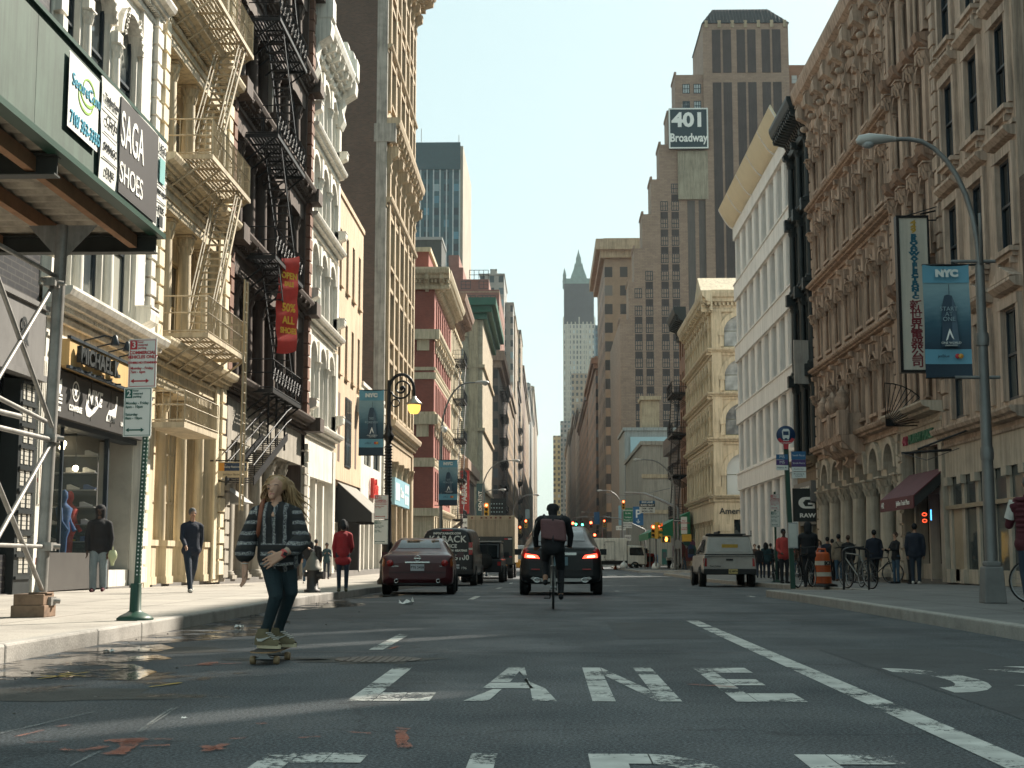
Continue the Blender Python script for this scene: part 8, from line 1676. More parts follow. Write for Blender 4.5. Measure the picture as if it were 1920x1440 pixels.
# ================================================================ PEOPLE
import numpy as np
TMP = bpy.data.scenes.new('remesh_bench')
def remesh(name, prims, vox, mats, tags, smooth=3):
    """fuse tapered limbs into one continuous skin; each face takes the material of its nearest limb"""
    b = MB()
    for a, c, r0, r1, tg, *fl in prims:
        sx, sy = fl[0] if fl else (1, 1); a, c = Vector(a), Vector(c); d = c - a; L_ = d.length; d = d.normalized() if L_ > 1e-6 else Vector((0, 0, 1))
        u = d.orthogonal().normalized() if abs(d.z) < .95 else Vector((1, 0, 0)); u = (u - d * u.dot(d)).normalized(); w_ = d.cross(u); n = 12; R = []
        for k in range(5): t = -pi / 2 + pi / 2 * (k + .4) / 5; R.append((a + d * r0 * sin(t), r0 * cos(t)))
        R += [(a, r0), (c, r1)]
        for k in range(5): t = pi / 2 * (k + .6) / 5; R.append((c + d * r1 * sin(t), r1 * cos(t)))
        P = []
        for p, r in R:
            for j in range(n):
                o = (u * cos(2 * pi * j / n) + w_ * sin(2 * pi * j / n)) * r; P.append(p + Vector((o.x * sx, o.y * sy, o.z)))
        b.put(P, [(i * n + j, i * n + (j + 1) % n, (i + 1) * n + (j + 1) % n, (i + 1) * n + j) for i in range(len(R) - 1) for j in range(n)] + [tuple(range(n - 1, -1, -1)), tuple(range(len(P) - n, len(P)))])
    src = b.mesh('t', mats[0]); ob = bpy.data.objects.new('t', src); TMP.collection.objects.link(ob)
    m = ob.modifiers.new('r', 'REMESH'); m.mode = 'VOXEL'; m.voxel_size = vox
    s_ = ob.modifiers.new('s', 'SMOOTH'); s_.factor = .5; s_.iterations = smooth
    with bpy.context.temp_override(scene=TMP, view_layer=TMP.view_layers[0]):
        dg = bpy.context.evaluated_depsgraph_get(); me = bpy.data.meshes.new_from_object(ob.evaluated_get(dg))
    bpy.data.objects.remove(ob); bpy.data.meshes.remove(src); me.name = name; me.materials.clear()
    for mm in mats: me.materials.append(mm)
    n = len(me.polygons); ce = np.empty(n * 3); me.polygons.foreach_get('center', ce); ce = ce.reshape(-1, 3); best = np.full(n, 9e9); idx = np.zeros(n, int)
    for a, c, r0, r1, tg, *fl in prims:
        sx, sy = fl[0] if fl else (1, 1); k = np.array((1 / sx, 1 / sy, 1)); A, C_ = np.array(a, float), np.array(c, float); q = ce * k; A = A * k; C_ = C_ * k
        ab = C_ - A; t = np.clip(((q - A) @ ab) / max(1e-9, ab @ ab), 0, 1); d = np.linalg.norm(q - A - t[:, None] * ab, axis=1) - (r0 + (r1 - r0) * t)
        h = d < best; best[h] = d[h]; idx[h] = tags.index(tg)
    me.polygons.foreach_set('material_index', idx.astype(np.int32)); me.polygons.foreach_set('use_smooth', [True] * n); me.update(); return me
SKN = {k: mat('skin_' + k, c, .55, vary=.08, scale=6) for k, c in (('pale', (.48, .29, .20)), ('tan', (.36, .20, .13)), ('brown', (.15, .08, .05)), ('dark', (.06, .032, .022)))}
CL = {}
def cloth(n, c, **k): CL[n] = mat('cloth_' + n, c, .85, vary=.22, scale=5, bump=.35, **k)
for n, c in (('black', (.012, .013, .016)), ('navy', (.014, .02, .035)), ('denim', (.045, .085, .13)), ('paledenim', (.16, .20, .22)), ('darkdenim', (.018, .028, .045)), ('grey', (.085, .085, .085)), ('khaki', (.22, .15, .085)), ('beige', (.24, .19, .14)), ('red', (.28, .02, .025)), ('coral', (.38, .05, .045)), ('maroon', (.07, .012, .018)), ('white', (.52, .50, .46)), ('brown', (.07, .04, .028)), ('mustard', (.30, .19, .03)), ('pink', (.42, .26, .25)), ('teal', (.02, .05, .06)), ('charcoal', (.04, .042, .045)), ('olive', (.06, .06, .035))): cloth(n, c)
def hand(P, w, d, side, tag='skin', r=.0115, curl=.5, k=1.):
    """palm, four bent fingers and a thumb; w = wrist, d = hand direction, side = direction of the thumb"""
    w, d, s_ = Vector(w), Vector(d).normalized(), Vector(side).normalized(); n = d.cross(s_).normalized(); pe = w + d * .085 * k
    for q in (-.022, 0, .022): P.append((w + s_ * q * .7 * k, pe + s_ * q * 1.25 * k, .021 * k, .0165 * k, tag))
    for q, L_ in ((-.039, .058), (-.013, .072), (.013, .078), (.039, .068)):
        b0 = pe + s_ * q * k; b1 = b0 + (d + n * curl * .5).normalized() * L_ * .55 * k; b2 = b1 + (d + n * curl * 1.6).normalized() * L_ * .5 * k; P.append((b0, b1, r, r, tag)); P.append((b1, b2, r, r * .85, tag))
    t0 = w + d * .03 * k + s_ * .026 * k; t1 = t0 + (d * .6 + s_ * .75 + n * .3).normalized() * .045 * k; t2 = t1 + (d * .95 + s_ * .2 + n * .4).normalized() * .034 * k; P.append((t0, t1, r * 1.2, r * 1.1, tag)); P.append((t1, t2, r * 1.1, r * .9, tag))
def figure(stride=.0, arms=((.0, .3), (.0, .3)), lean=0., coat=.05, bulk=1., woman=False, hood=False, look=0., fing=False, bare=False, legw=1.):
    P = []; hw = .088; f = 1
    for s_, ph in ((-1, 1), (1, -1)):
        y = -stride * ph; up = .0 if ph > 0 else .06 * min(1, abs(stride) * 4); kx = s_ * (hw + .005)
        hip, knee, ank = (s_ * hw, 0, .92), (kx, y * .42 - .045 * (abs(stride) > .05) - .01, .5 + .01 * up), (s_ * .085, y, .09 + up)
        lb = (1 if woman else 1.12) * legw
        P += [(hip, knee, .088 * min(lb, 1.1), .062 * lb, 'legs'), (knee, ank, .06 * lb, .047 * lb * legw, 'legs'), ((ank[0], y + .055, .045 + up), (ank[0] * 1.15, y - .15, .035 + up * .3), .044, .036, 'shoes')]
    ly = -lean; w_ = .93 if woman else 1.0
    P += [((0, 0, .95), (0, ly * .3, 1.06), .118, .112, 'top', (1.3 * w_, .95)), ((0, ly * .3, 1.06), (0, ly * .8, 1.32), .118 * bulk, .135 * bulk, 'top', (1.26 * w_ , .92)), ((0, ly, 1.43), (-.145 * w_ * bulk, ly, 1.375), .068, .064 * bulk, 'top'), ((0, ly, 1.43), (.145 * w_ * bulk, ly, 1.375), .068, .064 * bulk, 'top'), ((0, ly * .2, .93), (0, ly * .4, 1.08), .122 * bulk, .118 * bulk, 'top', (1.3 * w_, .95))]
    if coat: P += [((-.085 * w_, 0, .92 - coat), (.085 * w_, 0, .92 - coat), .108 * bulk, .108 * bulk, 'top'), ((0, 0, .95), (0, 0, 1.02), .13 * bulk, .125 * bulk, 'top', (1.28 * w_, .98))]
    P += [((0, ly, 1.42), (0, ly * 1.3 - .01, 1.55), .056, .05, 'skin'), ((0, ly * 1.4 + .005, 1.655), (0, ly * 1.4 - .022, 1.60), .088, .062, 'skin', (.86, 1.0)), ((0, ly * 1.4 + .02, 1.665), (0, ly * 1.4 + .02, 1.67), .092, .092, 'hair' if not hood else 'top', (.9, 1.05)), ((look * .02, ly * 1.4 - .088, 1.635), (look * .02, ly * 1.4 - .104, 1.613), .011, .015, 'skin'), ((-.035, ly * 1.4 - .075, 1.655), (.035, ly * 1.4 - .075, 1.655), .014, .014, 'skin')]
    for s_ in (-1, 1): P.append(((s_ * .078, ly * 1.4 + .01, 1.64), (s_ * .08, ly * 1.4 + .012, 1.62), .017, .014, 'skin'))
    if hood: P.append(((0, ly + .05, 1.5), (0, ly * 1.4 + .03, 1.66), .1, .112, 'top', (1, 1.0)))
    for s_, (sw, be) in ((-1, arms[0]), (1, arms[1])):
        sh = Vector((s_ * .165 * w_ * bulk, ly, 1.365)); e = sh + Vector((s_ * .05, -sin(sw) * .28, -cos(sw) * .28)); a2 = sw + be; wr = e + Vector((-s_ * .02 - s_ * .1 * min(1, max(0, be - .8)), -sin(a2) * .25, -cos(a2) * .25)); d = (wr - e).normalized()
        P += [(sh, e, .058 * bulk, .049 * bulk, 'top'), (e, wr, .05 * bulk if not bare else .042, .04 * (bulk if not bare else .9), 'top' if not bare else 'skin')]
        if fing: hand(P, wr + d * .02, d, (-s_ * .2, -.9, .2), k=1.0, r=.0125)
        else: P += [(wr, wr + d * .1, .036, .03, 'skin'), (wr + d * .1, wr + d * .15, .026, .016, 'skin')]
    return P
TAGS = ['skin', 'hair', 'top', 'legs', 'hips', 'shoes']
NP = [0]
def person(label, loc, h=1.75, rz=0, cols=('tan', 'black', 'black', 'denim', 'black'), vox=.02, group=None, hairlong=0, bag=None, kw={}):
    """cols = skin, hair, top, legs, shoes; faces the camera at rz 0"""
    skin, hair, top, legs, shoes = cols; m = [SKN[skin], CL[hair], CL[top], CL[legs], CL[legs], CL[shoes]]
    o = thing('person', label, 'person', loc, RAD(rz), group); P = figure(**kw); o.scale = (h / 1.76,) * 3
    link('body', remesh('body', P, vox, m, TAGS), o); ly = -kw.get('lean', 0) * 1.4
    b = MB(); [b.ball((s_ * .033, ly - .083, 1.642), .0095, 6) for s_ in (-1, 1)]; b.box(-.022, .022, ly - .086, ly - .075, 1.585, 1.592); b.build('eyes_and_mouth', CL['black'], o)
    if hairlong:
        b = MB(); b.tube([(0, ly + .03, 1.7), (0, ly + .07, 1.6), (0, ly + .09, 1.6 - hairlong * .5), (0, ly + .08, 1.6 - hairlong)], [.08, .1, .085, .03], 10)
        for s_ in (-1, 1): b.tube([(s_ * .07, ly - .02, 1.7), (s_ * .1, ly - .02, 1.58), (s_ * .1, ly - .04, 1.6 - hairlong)], [.03, .035, .015], 6)
        b.build('hair', CL[hair], o)
    return o
def strap_bag(o, m, s_=1, z=.95):
    k = 1 / o.scale[0]; q = thing('shoulder_bag', 'dark shoulder bag worn by ' + o['label'][:60].rsplit(' ', 4)[0], 'bag', o.location, o.rotation_euler.z); q.scale = o.scale; b = MB(); b.box(s_ * .2 - .13, s_ * .2 + .13, .06, .16, z, z + .24); bevel(b.build('pouch', m, q), .03); b = MB(); b.tube([(s_ * .2, .14, z + .24), (0, .17, 1.25), (-s_ * .12, .1, 1.46), (-s_ * .1, -.1, 1.45)], .014, 5); b.build('strap', m, q); return q
def held_bag(o, x, y, z, m, label, h=.3, w=.2):
    q = MB(); q.grid(lambda u, v: (w / 2 * cos(2 * pi * u) * (.35 + .65 * sin(pi * min(1, v * 1.15 + .12)) ) , .07 * sin(2 * pi * u) * (.3 + sin(pi * v)), -v * h), 12, 8); q.tube([(0, 0, 0), (0, 0, .07)], .012, 5); b = q.build('carrier_bag', m); b.location = o.matrix_basis @ Vector((x, y, z)); tag(b, label, 'bag'); return b
# ---- left pavement
WALK = dict(stride=.22, arms=((-.3, .25), (.35, .3)))
o = person('person in a black hooded jacket and loose pale jeans carrying a plastic bag', GP(183, 1110), 1.8, 8, ('dark', 'black', 'black', 'paledenim', 'maroon'), .014, kw=dict(stride=.08, arms=((.08, .2), (-.05, .2)), bulk=1.14, hood=True, fing=True, legw=1.18))
held_bag(o, .28, -.06, .84, mat('pale_plastic_bag', (.42, .46, .28), .5), 'pale green plastic carrier bag held by the hooded man', .32, .2)
person('person with grey hair in an open navy jacket striding along the left pavement', GP(356, 1111), 1.72, 28, ('tan', 'grey', 'navy', 'darkdenim', 'white'), .014, kw=dict(stride=.36, arms=((.5, .4), (-.45, .3)), bulk=1.1, fing=True, lean=.04))
o = person('person seen from behind in a grey jacket and khaki trousers', GP(423, 1090), 1.74, 185, ('tan', 'brown', 'charcoal', 'khaki', 'brown'), .018, kw=dict(stride=.12, arms=((-.1, .1), (.1, .1)), bulk=1.12))
held_bag(o, -.3, 0, .8, CL['olive'], 'dark green carrier bag beside the khaki trousers', .42, .3)
person('person with long auburn hair and ripped jeans holding an iced drink', GP(575, 1094), 1.66, 8, ('pale', 'brown', 'black', 'denim', 'white'), .018, None, .38, kw=dict(stride=.1, arms=((0, .3), (.2, 1.7)), woman=True))
person('person in dark coat behind the girl with the iced drink', GP(592, 1088), 1.7, 170, ('tan', 'black', 'black', 'black', 'black'), .022, kw=dict(bulk=1.1, coat=.1))
person('person in denim shorts and brown boots looking at a phone', GP(612, 1086), 1.62, 10, ('brown', 'black', 'teal', 'darkdenim', 'brown'), .018, kw=dict(arms=((.4, 1.6), (.4, 1.6)), woman=True))
person('person in a long red padded coat and dark hat standing with her back turned', GP(642, 1110), 1.5, 190, ('pale', 'black', 'red', 'darkdenim', 'olive'), .015, None, .1, kw=dict(arms=((.2, .9), (.1, .3)), woman=True, coat=.16, bulk=1.1, hood=False))
person('person partly hidden behind the skateboarder on the left pavement', GP(458, 1090), 1.65, 20, ('pale', 'black', 'black', 'darkdenim', 'white'), .022, kw=WALK)
o = person('person in a mustard jacket walking beside the dark van', GP(897, 1082, 0), 1.62, 165, ('dark', 'black', 'mustard', 'denim', 'brown'), .02, kw=dict(stride=.12))
o = person('person in an olive jacket with a white bag walking beside the dark van', GP(907, 1081, 0), 1.82, 140, ('dark', 'black', 'olive', 'denim', 'black'), .02, kw=dict(stride=.14, arms=((.2, .8), (-.1, .3)))); held_bag(o, -.3, -.3, 1.0, CL['white'], 'white paper bag carried past the dark van', .5, .4)
# ---- right pavement
RP = [(1424, 1084, 1.55, 170, ('brown', 'black', 'black', 'darkdenim', 'black'), WALK, 'person in a black top just right of the white pickup'),
 (1437, 1084, 1.68, 160, ('brown', 'black', 'teal', 'darkdenim', 'black'), dict(stride=.1, bulk=1.15), 'person with bushy dark hair in a teal coat right of the pickup'),
 (1463, 1090, 1.68, 10, ('pale', 'brown', 'grey', 'black', 'black'), {}, 'person with long brown hair behind the man in the coral jacket'),
 (1471, 1094, 1.78, 15, ('dark', 'black', 'coral', 'black', 'black'), dict(arms=((.2, .9), (.2, .9)), bulk=1.18), 'person in a coral red track jacket with hands at his pockets'),
 (1503, 1088, 1.66, 185, ('brown', 'black', 'brown', 'black', 'black'), WALK, 'person in brown just right of the bus stop pole'),
 (1517, 1101, 1.66, 175, ('tan', 'black', 'black', 'black', 'black'), dict(bulk=1.2, hood=True, arms=((.6, .5), (.6, .5))), 'person in a black hooded coat bent over a bicycle by the barrel'),
 (1510, 1084, 1.74, 180, ('tan', 'khaki', 'black', 'black', 'black'), {}, 'person with sandy hair beyond the black hooded coat'),
 (1537, 1084, 1.68, 5, ('pale', 'brown', 'pink', 'black', 'black'), dict(woman=True, bulk=1.1), 'person in sunglasses and a pink scarf facing the camera'),
 (1553, 1086, 1.76, 180, ('tan', 'black', 'navy', 'navy', 'black'), dict(bulk=1.15), 'person in a navy coat behind the orange barrel'),
 (1562, 1085, 1.66, 182, ('tan', 'black', 'black', 'black', 'black'), WALK, 'person in black between the barrel and the beige jumper'),
 (1574, 1089, 1.82, 183, ('tan', 'black', 'beige', 'denim', 'brown'), dict(bulk=1.12, stride=.05), 'person in a beige jumper and jeans with a dark shoulder bag'),
 (1592, 1088, 1.74, 176, ('tan', 'brown', 'black', 'darkdenim', 'black'), dict(bulk=1.12, stride=.08), 'person in a plain black jacket beside the beige jumper'),
 (1641, 1091, 1.82, 182, ('tan', 'black', 'navy', 'black', 'black'), dict(stride=.2, bulk=1.2, arms=((-.2, .3), (.2, .3))), 'person in a navy zip jacket walking away past the columns'),
 (1681, 1087, 1.66, -60, ('pale', 'brown', 'black', 'denim', 'black'), dict(woman=True, arms=((.5, 1.2), (.5, 1.2))), 'person in a black top reading a phone beside a parked bicycle'),
 (1708, 1086, 1.62, 60, ('tan', 'black', 'grey', 'black', 'black'), {}, 'person in pale grey half hidden at the shop door'),
 (1718, 1090, 1.86, 160, ('tan', 'black', 'navy', 'darkdenim', 'white'), dict(bulk=1.22, hood=False, coat=.06), 'person in a large navy hooded jacket by the shop door')]
def GW(px, py):
    q = GP(px, py)
    if q.x > 11.2: y = q.y * 11.2 / q.x; q = Vector((11.2, y, SW + GZ(y)))
    return q
for px, py, h, rz, cols, kw, lb in RP:
    hl = .3 if any(q in lb for q in ('long', 'bushy', 'scarf')) else 0
    o = person(lb, GW(px, py), h, rz, cols, .021, None, hl, kw=kw)
    if 'beige' in cols: strap_bag(o, CL['black'], -1)
for k, (px, py) in enumerate(((1275, 1066), (1283, 1068), (1268, 1064), (1216, 1064), (1196, 1063), (1206, 1063), (1181, 1063), (1293, 1066), (1416, 1080), (1446, 1082), (1529, 1082), (1494, 1083))):
    person(['dark coated shopper at the vendor rails', 'shopper bending at the vendor stall under the green awning', 'shopper left of the vendor rails', 'person waiting by the red newspaper box', 'person crossing beyond the cones', 'second person crossing beyond the cones, nearer the newspaper boxes', 'person leaning by the right traffic cone', 'shopper nearest the white pickup', 'dark figure at the pickup tailgate', 'dark figure between the pickup and the bus stop', 'dark figure behind the pink scarf', 'dark figure left of the black hooded coat'][k], GP(px, py), 1.68, rnd.choice((0, 90, 170, 200)), rnd.choice((('tan', 'black', 'black', 'darkdenim', 'black'), ('brown', 'black', 'charcoal', 'black', 'black'), ('pale', 'brown', 'brown', 'denim', 'black'))), .026, None, 0, kw=dict(stride=.12, lean=.12 if k == 1 else 0))
# ---- man in the maroon vest at the right edge
def vest_man():
    o = thing('person', 'person with grey hair in a maroon quilted vest at the right edge', 'person', (6.22, 18.6, SW), RAD(172)); P = figure(stride=.16, arms=((.35, 1.0), (.5, 1.6)), bulk=1.16, fing=True, bare=True)
    m = [SKN['tan'], CL['grey'], CL['maroon'], CL['darkdenim'], CL['darkdenim'], CL['brown']]; link('body', remesh('body', P, .011, m, TAGS), o)
    b = MB()
    for k in range(7):
        z = 1.0 + k * .068; r = .128 + .012 * (k / 6); b.lathe([(r * .92, 0), (r * 1.12, .018), (r * 1.15, .034), (r * 1.12, .05), (r * .92, .068)], (0, 0, z), 24)
    for v in b.v: v.x *= 1.27; v.y *= 1.02
    b.lathe([(.075, 1.44), (.08, 1.5), (.07, 1.51)], n=16); b.build('quilted_vest', CL['maroon'], o)
    b = MB(); [b.tube([(s_ * .19, 0, 1.42), (s_ * .245, -.07, 1.2)], .066, 10) for s_ in (-1, 1)]; b.build('shirt_sleeves', CL['white'], o)
    q = thing('shoulder_bag', 'black bag slung over the maroon vest', 'bag', o.location, o.rotation_euler.z); b = MB(); b.box(-.26, -.04, .15, .23, .98, 1.3); bevel(b.build('pouch', CL['black'], q), .04); b = MB(); b.tube([(-.15, .2, 1.3), (-.1, .17, 1.42), (-.06, .1, 1.5), (-.02, -.1, 1.46)], .022, 6); b.build('strap', CL['black'], q)
vest_man()
# ---- bicycles
def bicycle(label, loc, rz, frame, lean=0, s_=1., group=None):
    o = thing('bicycle', label, 'bicycle', loc, rz); o.rotation_euler = (0, RAD(lean), rz); o.scale = (s_,) * 3
    for y in (-.52, .52):
        b = MB(); b.lathe([(.33, -.018), (.345, 0), (.33, .018), (.315, .012), (.315, -.012)], n=28, cap=False); q = b.build('wheel', TYR, o); q.location = (0, y, .345); q.rotation_euler = (0, RAD(90), 0)
        r = MB(); r.lathe([(.315, -.01), (.3, -.008), (.3, .008), (.315, .01)], n=28, cap=False); [r.tube([(0, 0, (-1) ** i * .02), (.305 * cos(2 * pi * i / 18), .305 * sin(2 * pi * i / 18), 0)], .0025, 3) for i in range(18)]; r.tube([(0, 0, -.05), (0, 0, .05)], .02, 8); r.build('rim', RIM, q)
    b = MB(); bb, st, hd, rw, fw = (0, .02, .29), (0, .2, .8), (0, -.38, .84), (0, .52, .345), (0, -.52, .345)
    for a, c, r in ((bb, st, .017), (st, hd, .016), (bb, (0, -.41, .72), .019), (hd, (0, -.43, .68), .02)): b.tube([a, c], r, 8)
    for x in (-.035, .035): b.tube([bb, (x, .52, .345)], .011, 6); b.tube([st, (x, .52, .345)], .01, 6); b.tube([(x * .8, -.43, .68), (x, -.52, .345)], .013, 6)
    b.build('frame', frame, o)
    b = MB(); b.tube([(0, .2, .8), (0, .225, .95)], .014, 6); b.hexa([(-.02, .06, .95), (.02, .06, .95), (.075, .33, .95), (-.075, .33, .95), (-.025, .04, .985), (.025, .04, .985), (.08, .34, 1.0), (-.08, .34, 1.0)]); bevel(b.build('saddle', PLAS, o), .015)
    b = MB(); b.tube([hd, (0, -.4, .98)], .014, 6); b.tube([(-.29, -.34, 1.0), (-.2, -.42, 1.0), (.2, -.42, 1.0), (.29, -.34, 1.0)], .013, 6); b.build('handlebar', PLAS, o)
    b = MB(); b.tube([(.05, .02, .29), (.05, -.08, .16)], .01, 6); b.tube([(-.05, .02, .29), (-.05, .12, .42)], .01, 6); b.box(.05, .15, -.11, -.05, .15, .17); b.box(-.15, -.05, .09, .15, .41, .43); q = b.build('crank', PLAS, o); return o
GRF = mat('grey_bike_frame', (.22, .22, .21), .35, .6); BKF = mat('black_bike_frame', (.02, .02, .022), .35, .4)
bicycle('silver framed bicycle leaning on the rack right of the barrel', GP(1612, 1104), RAD(200), GRF, 8); bicycle('dark bicycle locked to the rack behind the silver framed one', GP(1604, 1101), RAD(185), BKF, -4)
bicycle('dark bicycle parked in front of the woman with the phone', GW(1674, 1087) + Vector((-.6, -.3, 0)), RAD(75), BKF, 3); bicycle('dark bicycle beside the black hooded coat by the barrel', GP(1510, 1102), RAD(150), BKF, 4)
bicycle('grey bicycle locked by the lamp base behind the maroon vest', (7.75, 21.6, SW), RAD(62), GRF, 6); bicycle('dark bicycle behind the post of the small parking sign', GP(1452, 1092), RAD(170), BKF, 3)
b = MB(); b.tube([(-.28, 0, 0), (-.28, 0, .85)] + [(-.28 * cos(t), 0, .85 + .1 * sin(t)) for t in [pi * i / 6 for i in range(1, 6)]] + [(.28, 0, .85), (.28, 0, 0)], .028, 8); o = b.build('bike_rack', BKF); o.location = GP(1606, 1106); tag(o, 'black hoop rack holding two bicycles', 'bike rack')
# ---- cyclist ahead
cb = bicycle('bicycle ridden by the cyclist in black with a narrow rear tyre', (.08, 24.2, 0), RAD(180), GRF, 0, 1.04)
b = MB(); b.box(-.025, .025, .0, .02, 0, .05); o = b.build('glowing_reflector', TLON, cb); o.location = (0, .24, .86)  # red glow put into the reflector's own material
o = thing('person', 'person in black riding away on a bicycle with a maroon backpack', 'person', (.08, 23.95, 0)); C_ = 'black'
P = [((-.1, -.02, 1.0), (-.13, .34, .82), .1, .075, 'legs'), ((-.13, .34, .82), (-.13, .1, .5), .07, .05, 'legs'), ((-.13, .06, .44), (-.13, .2, .42), .045, .04, 'shoes'), ((.1, -.02, 1.0), (.13, .3, .66), .1, .075, 'legs'), ((.13, .3, .66), (.13, .08, .26), .07, .05, 'legs'), ((.13, .03, .2), (.13, .17, .18), .045, .04, 'shoes'), ((-.13, .09, .52), (-.13, .08, .46), .045, .04, 'skin'), ((.13, .08, .27), (.13, .06, .21), .045, .04, 'skin'), ((0, -.04, 1.02), (0, .04, 1.12), .14, .145, 'hips', (1.3, 1)), ((0, .02, 1.1), (0, .24, 1.4), .16, .16, 'top', (1.3, 1)), ((-.19, .3, 1.47), (.19, .3, 1.47), .09, .09, 'top'), ((0, .32, 1.5), (0, .4, 1.58), .065, .06, 'top'), ((0, .4, 1.6), (0, .41, 1.66), .09, .098, 'hair', (.9, 1.05)), ((0, .46, 1.58), (0, .5, 1.55), .06, .04, 'skin')]
for s_ in (-1, 1):
    P += [((s_ * .23, .3, 1.46), (s_ * .3, .5, 1.22), .075, .06, 'top'), ((s_ * .3, .5, 1.22), (s_ * .29, .62, 1.06), .058, .045, 'top')]; hand(P, (s_ * .29, .63, 1.05), (0, .8, -.3), (-s_, 0, .2))
link('body', remesh('body', P, .013, [SKN['tan'], CL['black'], CL['black'], CL['black'], CL['black'], CL['black']], TAGS), o)
b = MB(); b.lathe([(.105, 0), (.108, .04), (.095, .09), (.05, .12), (0, .125)], (0, .41, 1.64), 16); b.box(-.08, .08, .5, .58, 1.65, 1.66); b.build('cap', CL['black'], o)
b = MB(); [b.tube([(-.27, .22, 1.46), (-.33, .34, 1.3), (-.33, .42, 1.2)], .008, 5) for _ in (0,)]; b.build('sleeve_piping', CL['white'], o)
q = thing('backpack', 'maroon and grey backpack on the cyclist', 'backpack', (.08, 23.95, 0)); b = MB(); b.hexa([(-.2, -.2, 1.16), (.24, -.2, 1.1), (.24, .0, 1.1), (-.2, .0, 1.16), (-.22, -.06, 1.49), (.2, -.06, 1.46), (.19, .16, 1.48), (-.21, .16, 1.51)]); subs(bevel(b.build('bag', mat('backpack_maroon', (.11, .05, .052), .8, vary=.3, scale=4, bump=.3), q), .05, 3), 1)
b = MB(); b.box(-.02, .02, -.2, .1, 1.08, 1.12); b.tube([(0, -.19, 1.12), (0, -.03, 1.48)], .018, 5); [b.tube([(s_ * .12, .12, 1.48), (s_ * .15, .32, 1.56), (s_ * .16, .4, 1.44)], .025, 6) for s_ in (-1, 1)]; b.build('strap', CL['black'], q)
# ---- the skateboarder
def woven(name, ax):
    m, t, p = _nodes(name); tc = N(t, 'ShaderNodeTexCoord'); s = N(t, 'ShaderNodeSeparateXYZ'); t.links.new(tc.outputs['Object'], s.inputs[0]); wn = N(t, 'ShaderNodeTexNoise', Scale=9, Detail=2); t.links.new(tc.outputs['Object'], wn.inputs['Vector'])
    a = N(t, 'ShaderNodeMath', operation='MULTIPLY_ADD'); a.inputs[1].default_value = .035; t.links.new(wn.outputs[0], a.inputs[0]); t.links.new(s.outputs[ax], a.inputs[2])
    d = N(t, 'ShaderNodeMath', operation='DIVIDE'); d.inputs[1].default_value = .085; t.links.new(a.outputs[0], d.inputs[0]); f = N(t, 'ShaderNodeMath', operation='FRACT'); t.links.new(d.outputs[0], f.inputs[0])
    n = N(t, 'ShaderNodeTexNoise', Scale=130, Detail=3); t.links.new(tc.outputs['Object'], n.inputs['Vector']); sp = ramp(t, n.outputs[0], [(.42, (.03, .03, .035)), (.58, (.36, .35, .33))])
    r = ramp(t, f.outputs[0], [(0, (.022, .021, .02)), (.34, (.03, .028, .026)), (.36, (.09, .09, .11)), (.42, (1, 1, 1)), (.66, (1, 1, 1)), (.70, (.09, .09, .11)), (.74, (.016, .016, .018))]); r.color_ramp.interpolation = 'CONSTANT'
    st = N(t, 'ShaderNodeMath', operation='GREATER_THAN'); st.inputs[1].default_value = .8; t.links.new(r.outputs[0], st.inputs[0])
    mm = N(t, 'ShaderNodeMix', data_type='RGBA'); t.links.new(st.outputs[0], mm.inputs[0]); t.links.new(r.outputs[0], mm.inputs[6]); t.links.new(sp.outputs[0], mm.inputs[7]); t.links.new(mm.outputs[2], p.inputs['Base Color']); p.inputs['Roughness'].default_value = .95
    b = N(t, 'ShaderNodeBump', Strength=.5, Distance=.006); t.links.new(n.outputs[0], b.inputs['Height']); t.links.new(b.outputs[0], p.inputs['Normal']); return m
G0 = Vector((-2.27, 11.75, 0)); o = thing('person', 'person with long blonde hair in a striped woven pullover riding a skateboard', 'person', G0)
BZ, BX = woven('striped_weave_sleeve', 2), woven('striped_weave_body', 0); JN = mat('dark_teal_jeans', (.012, .026, .032), .8, vary=.25, scale=7, bump=.4); BLONDE = mat('blonde_hair', (.32, .20, .10), .5, vary=.35, scale=14)
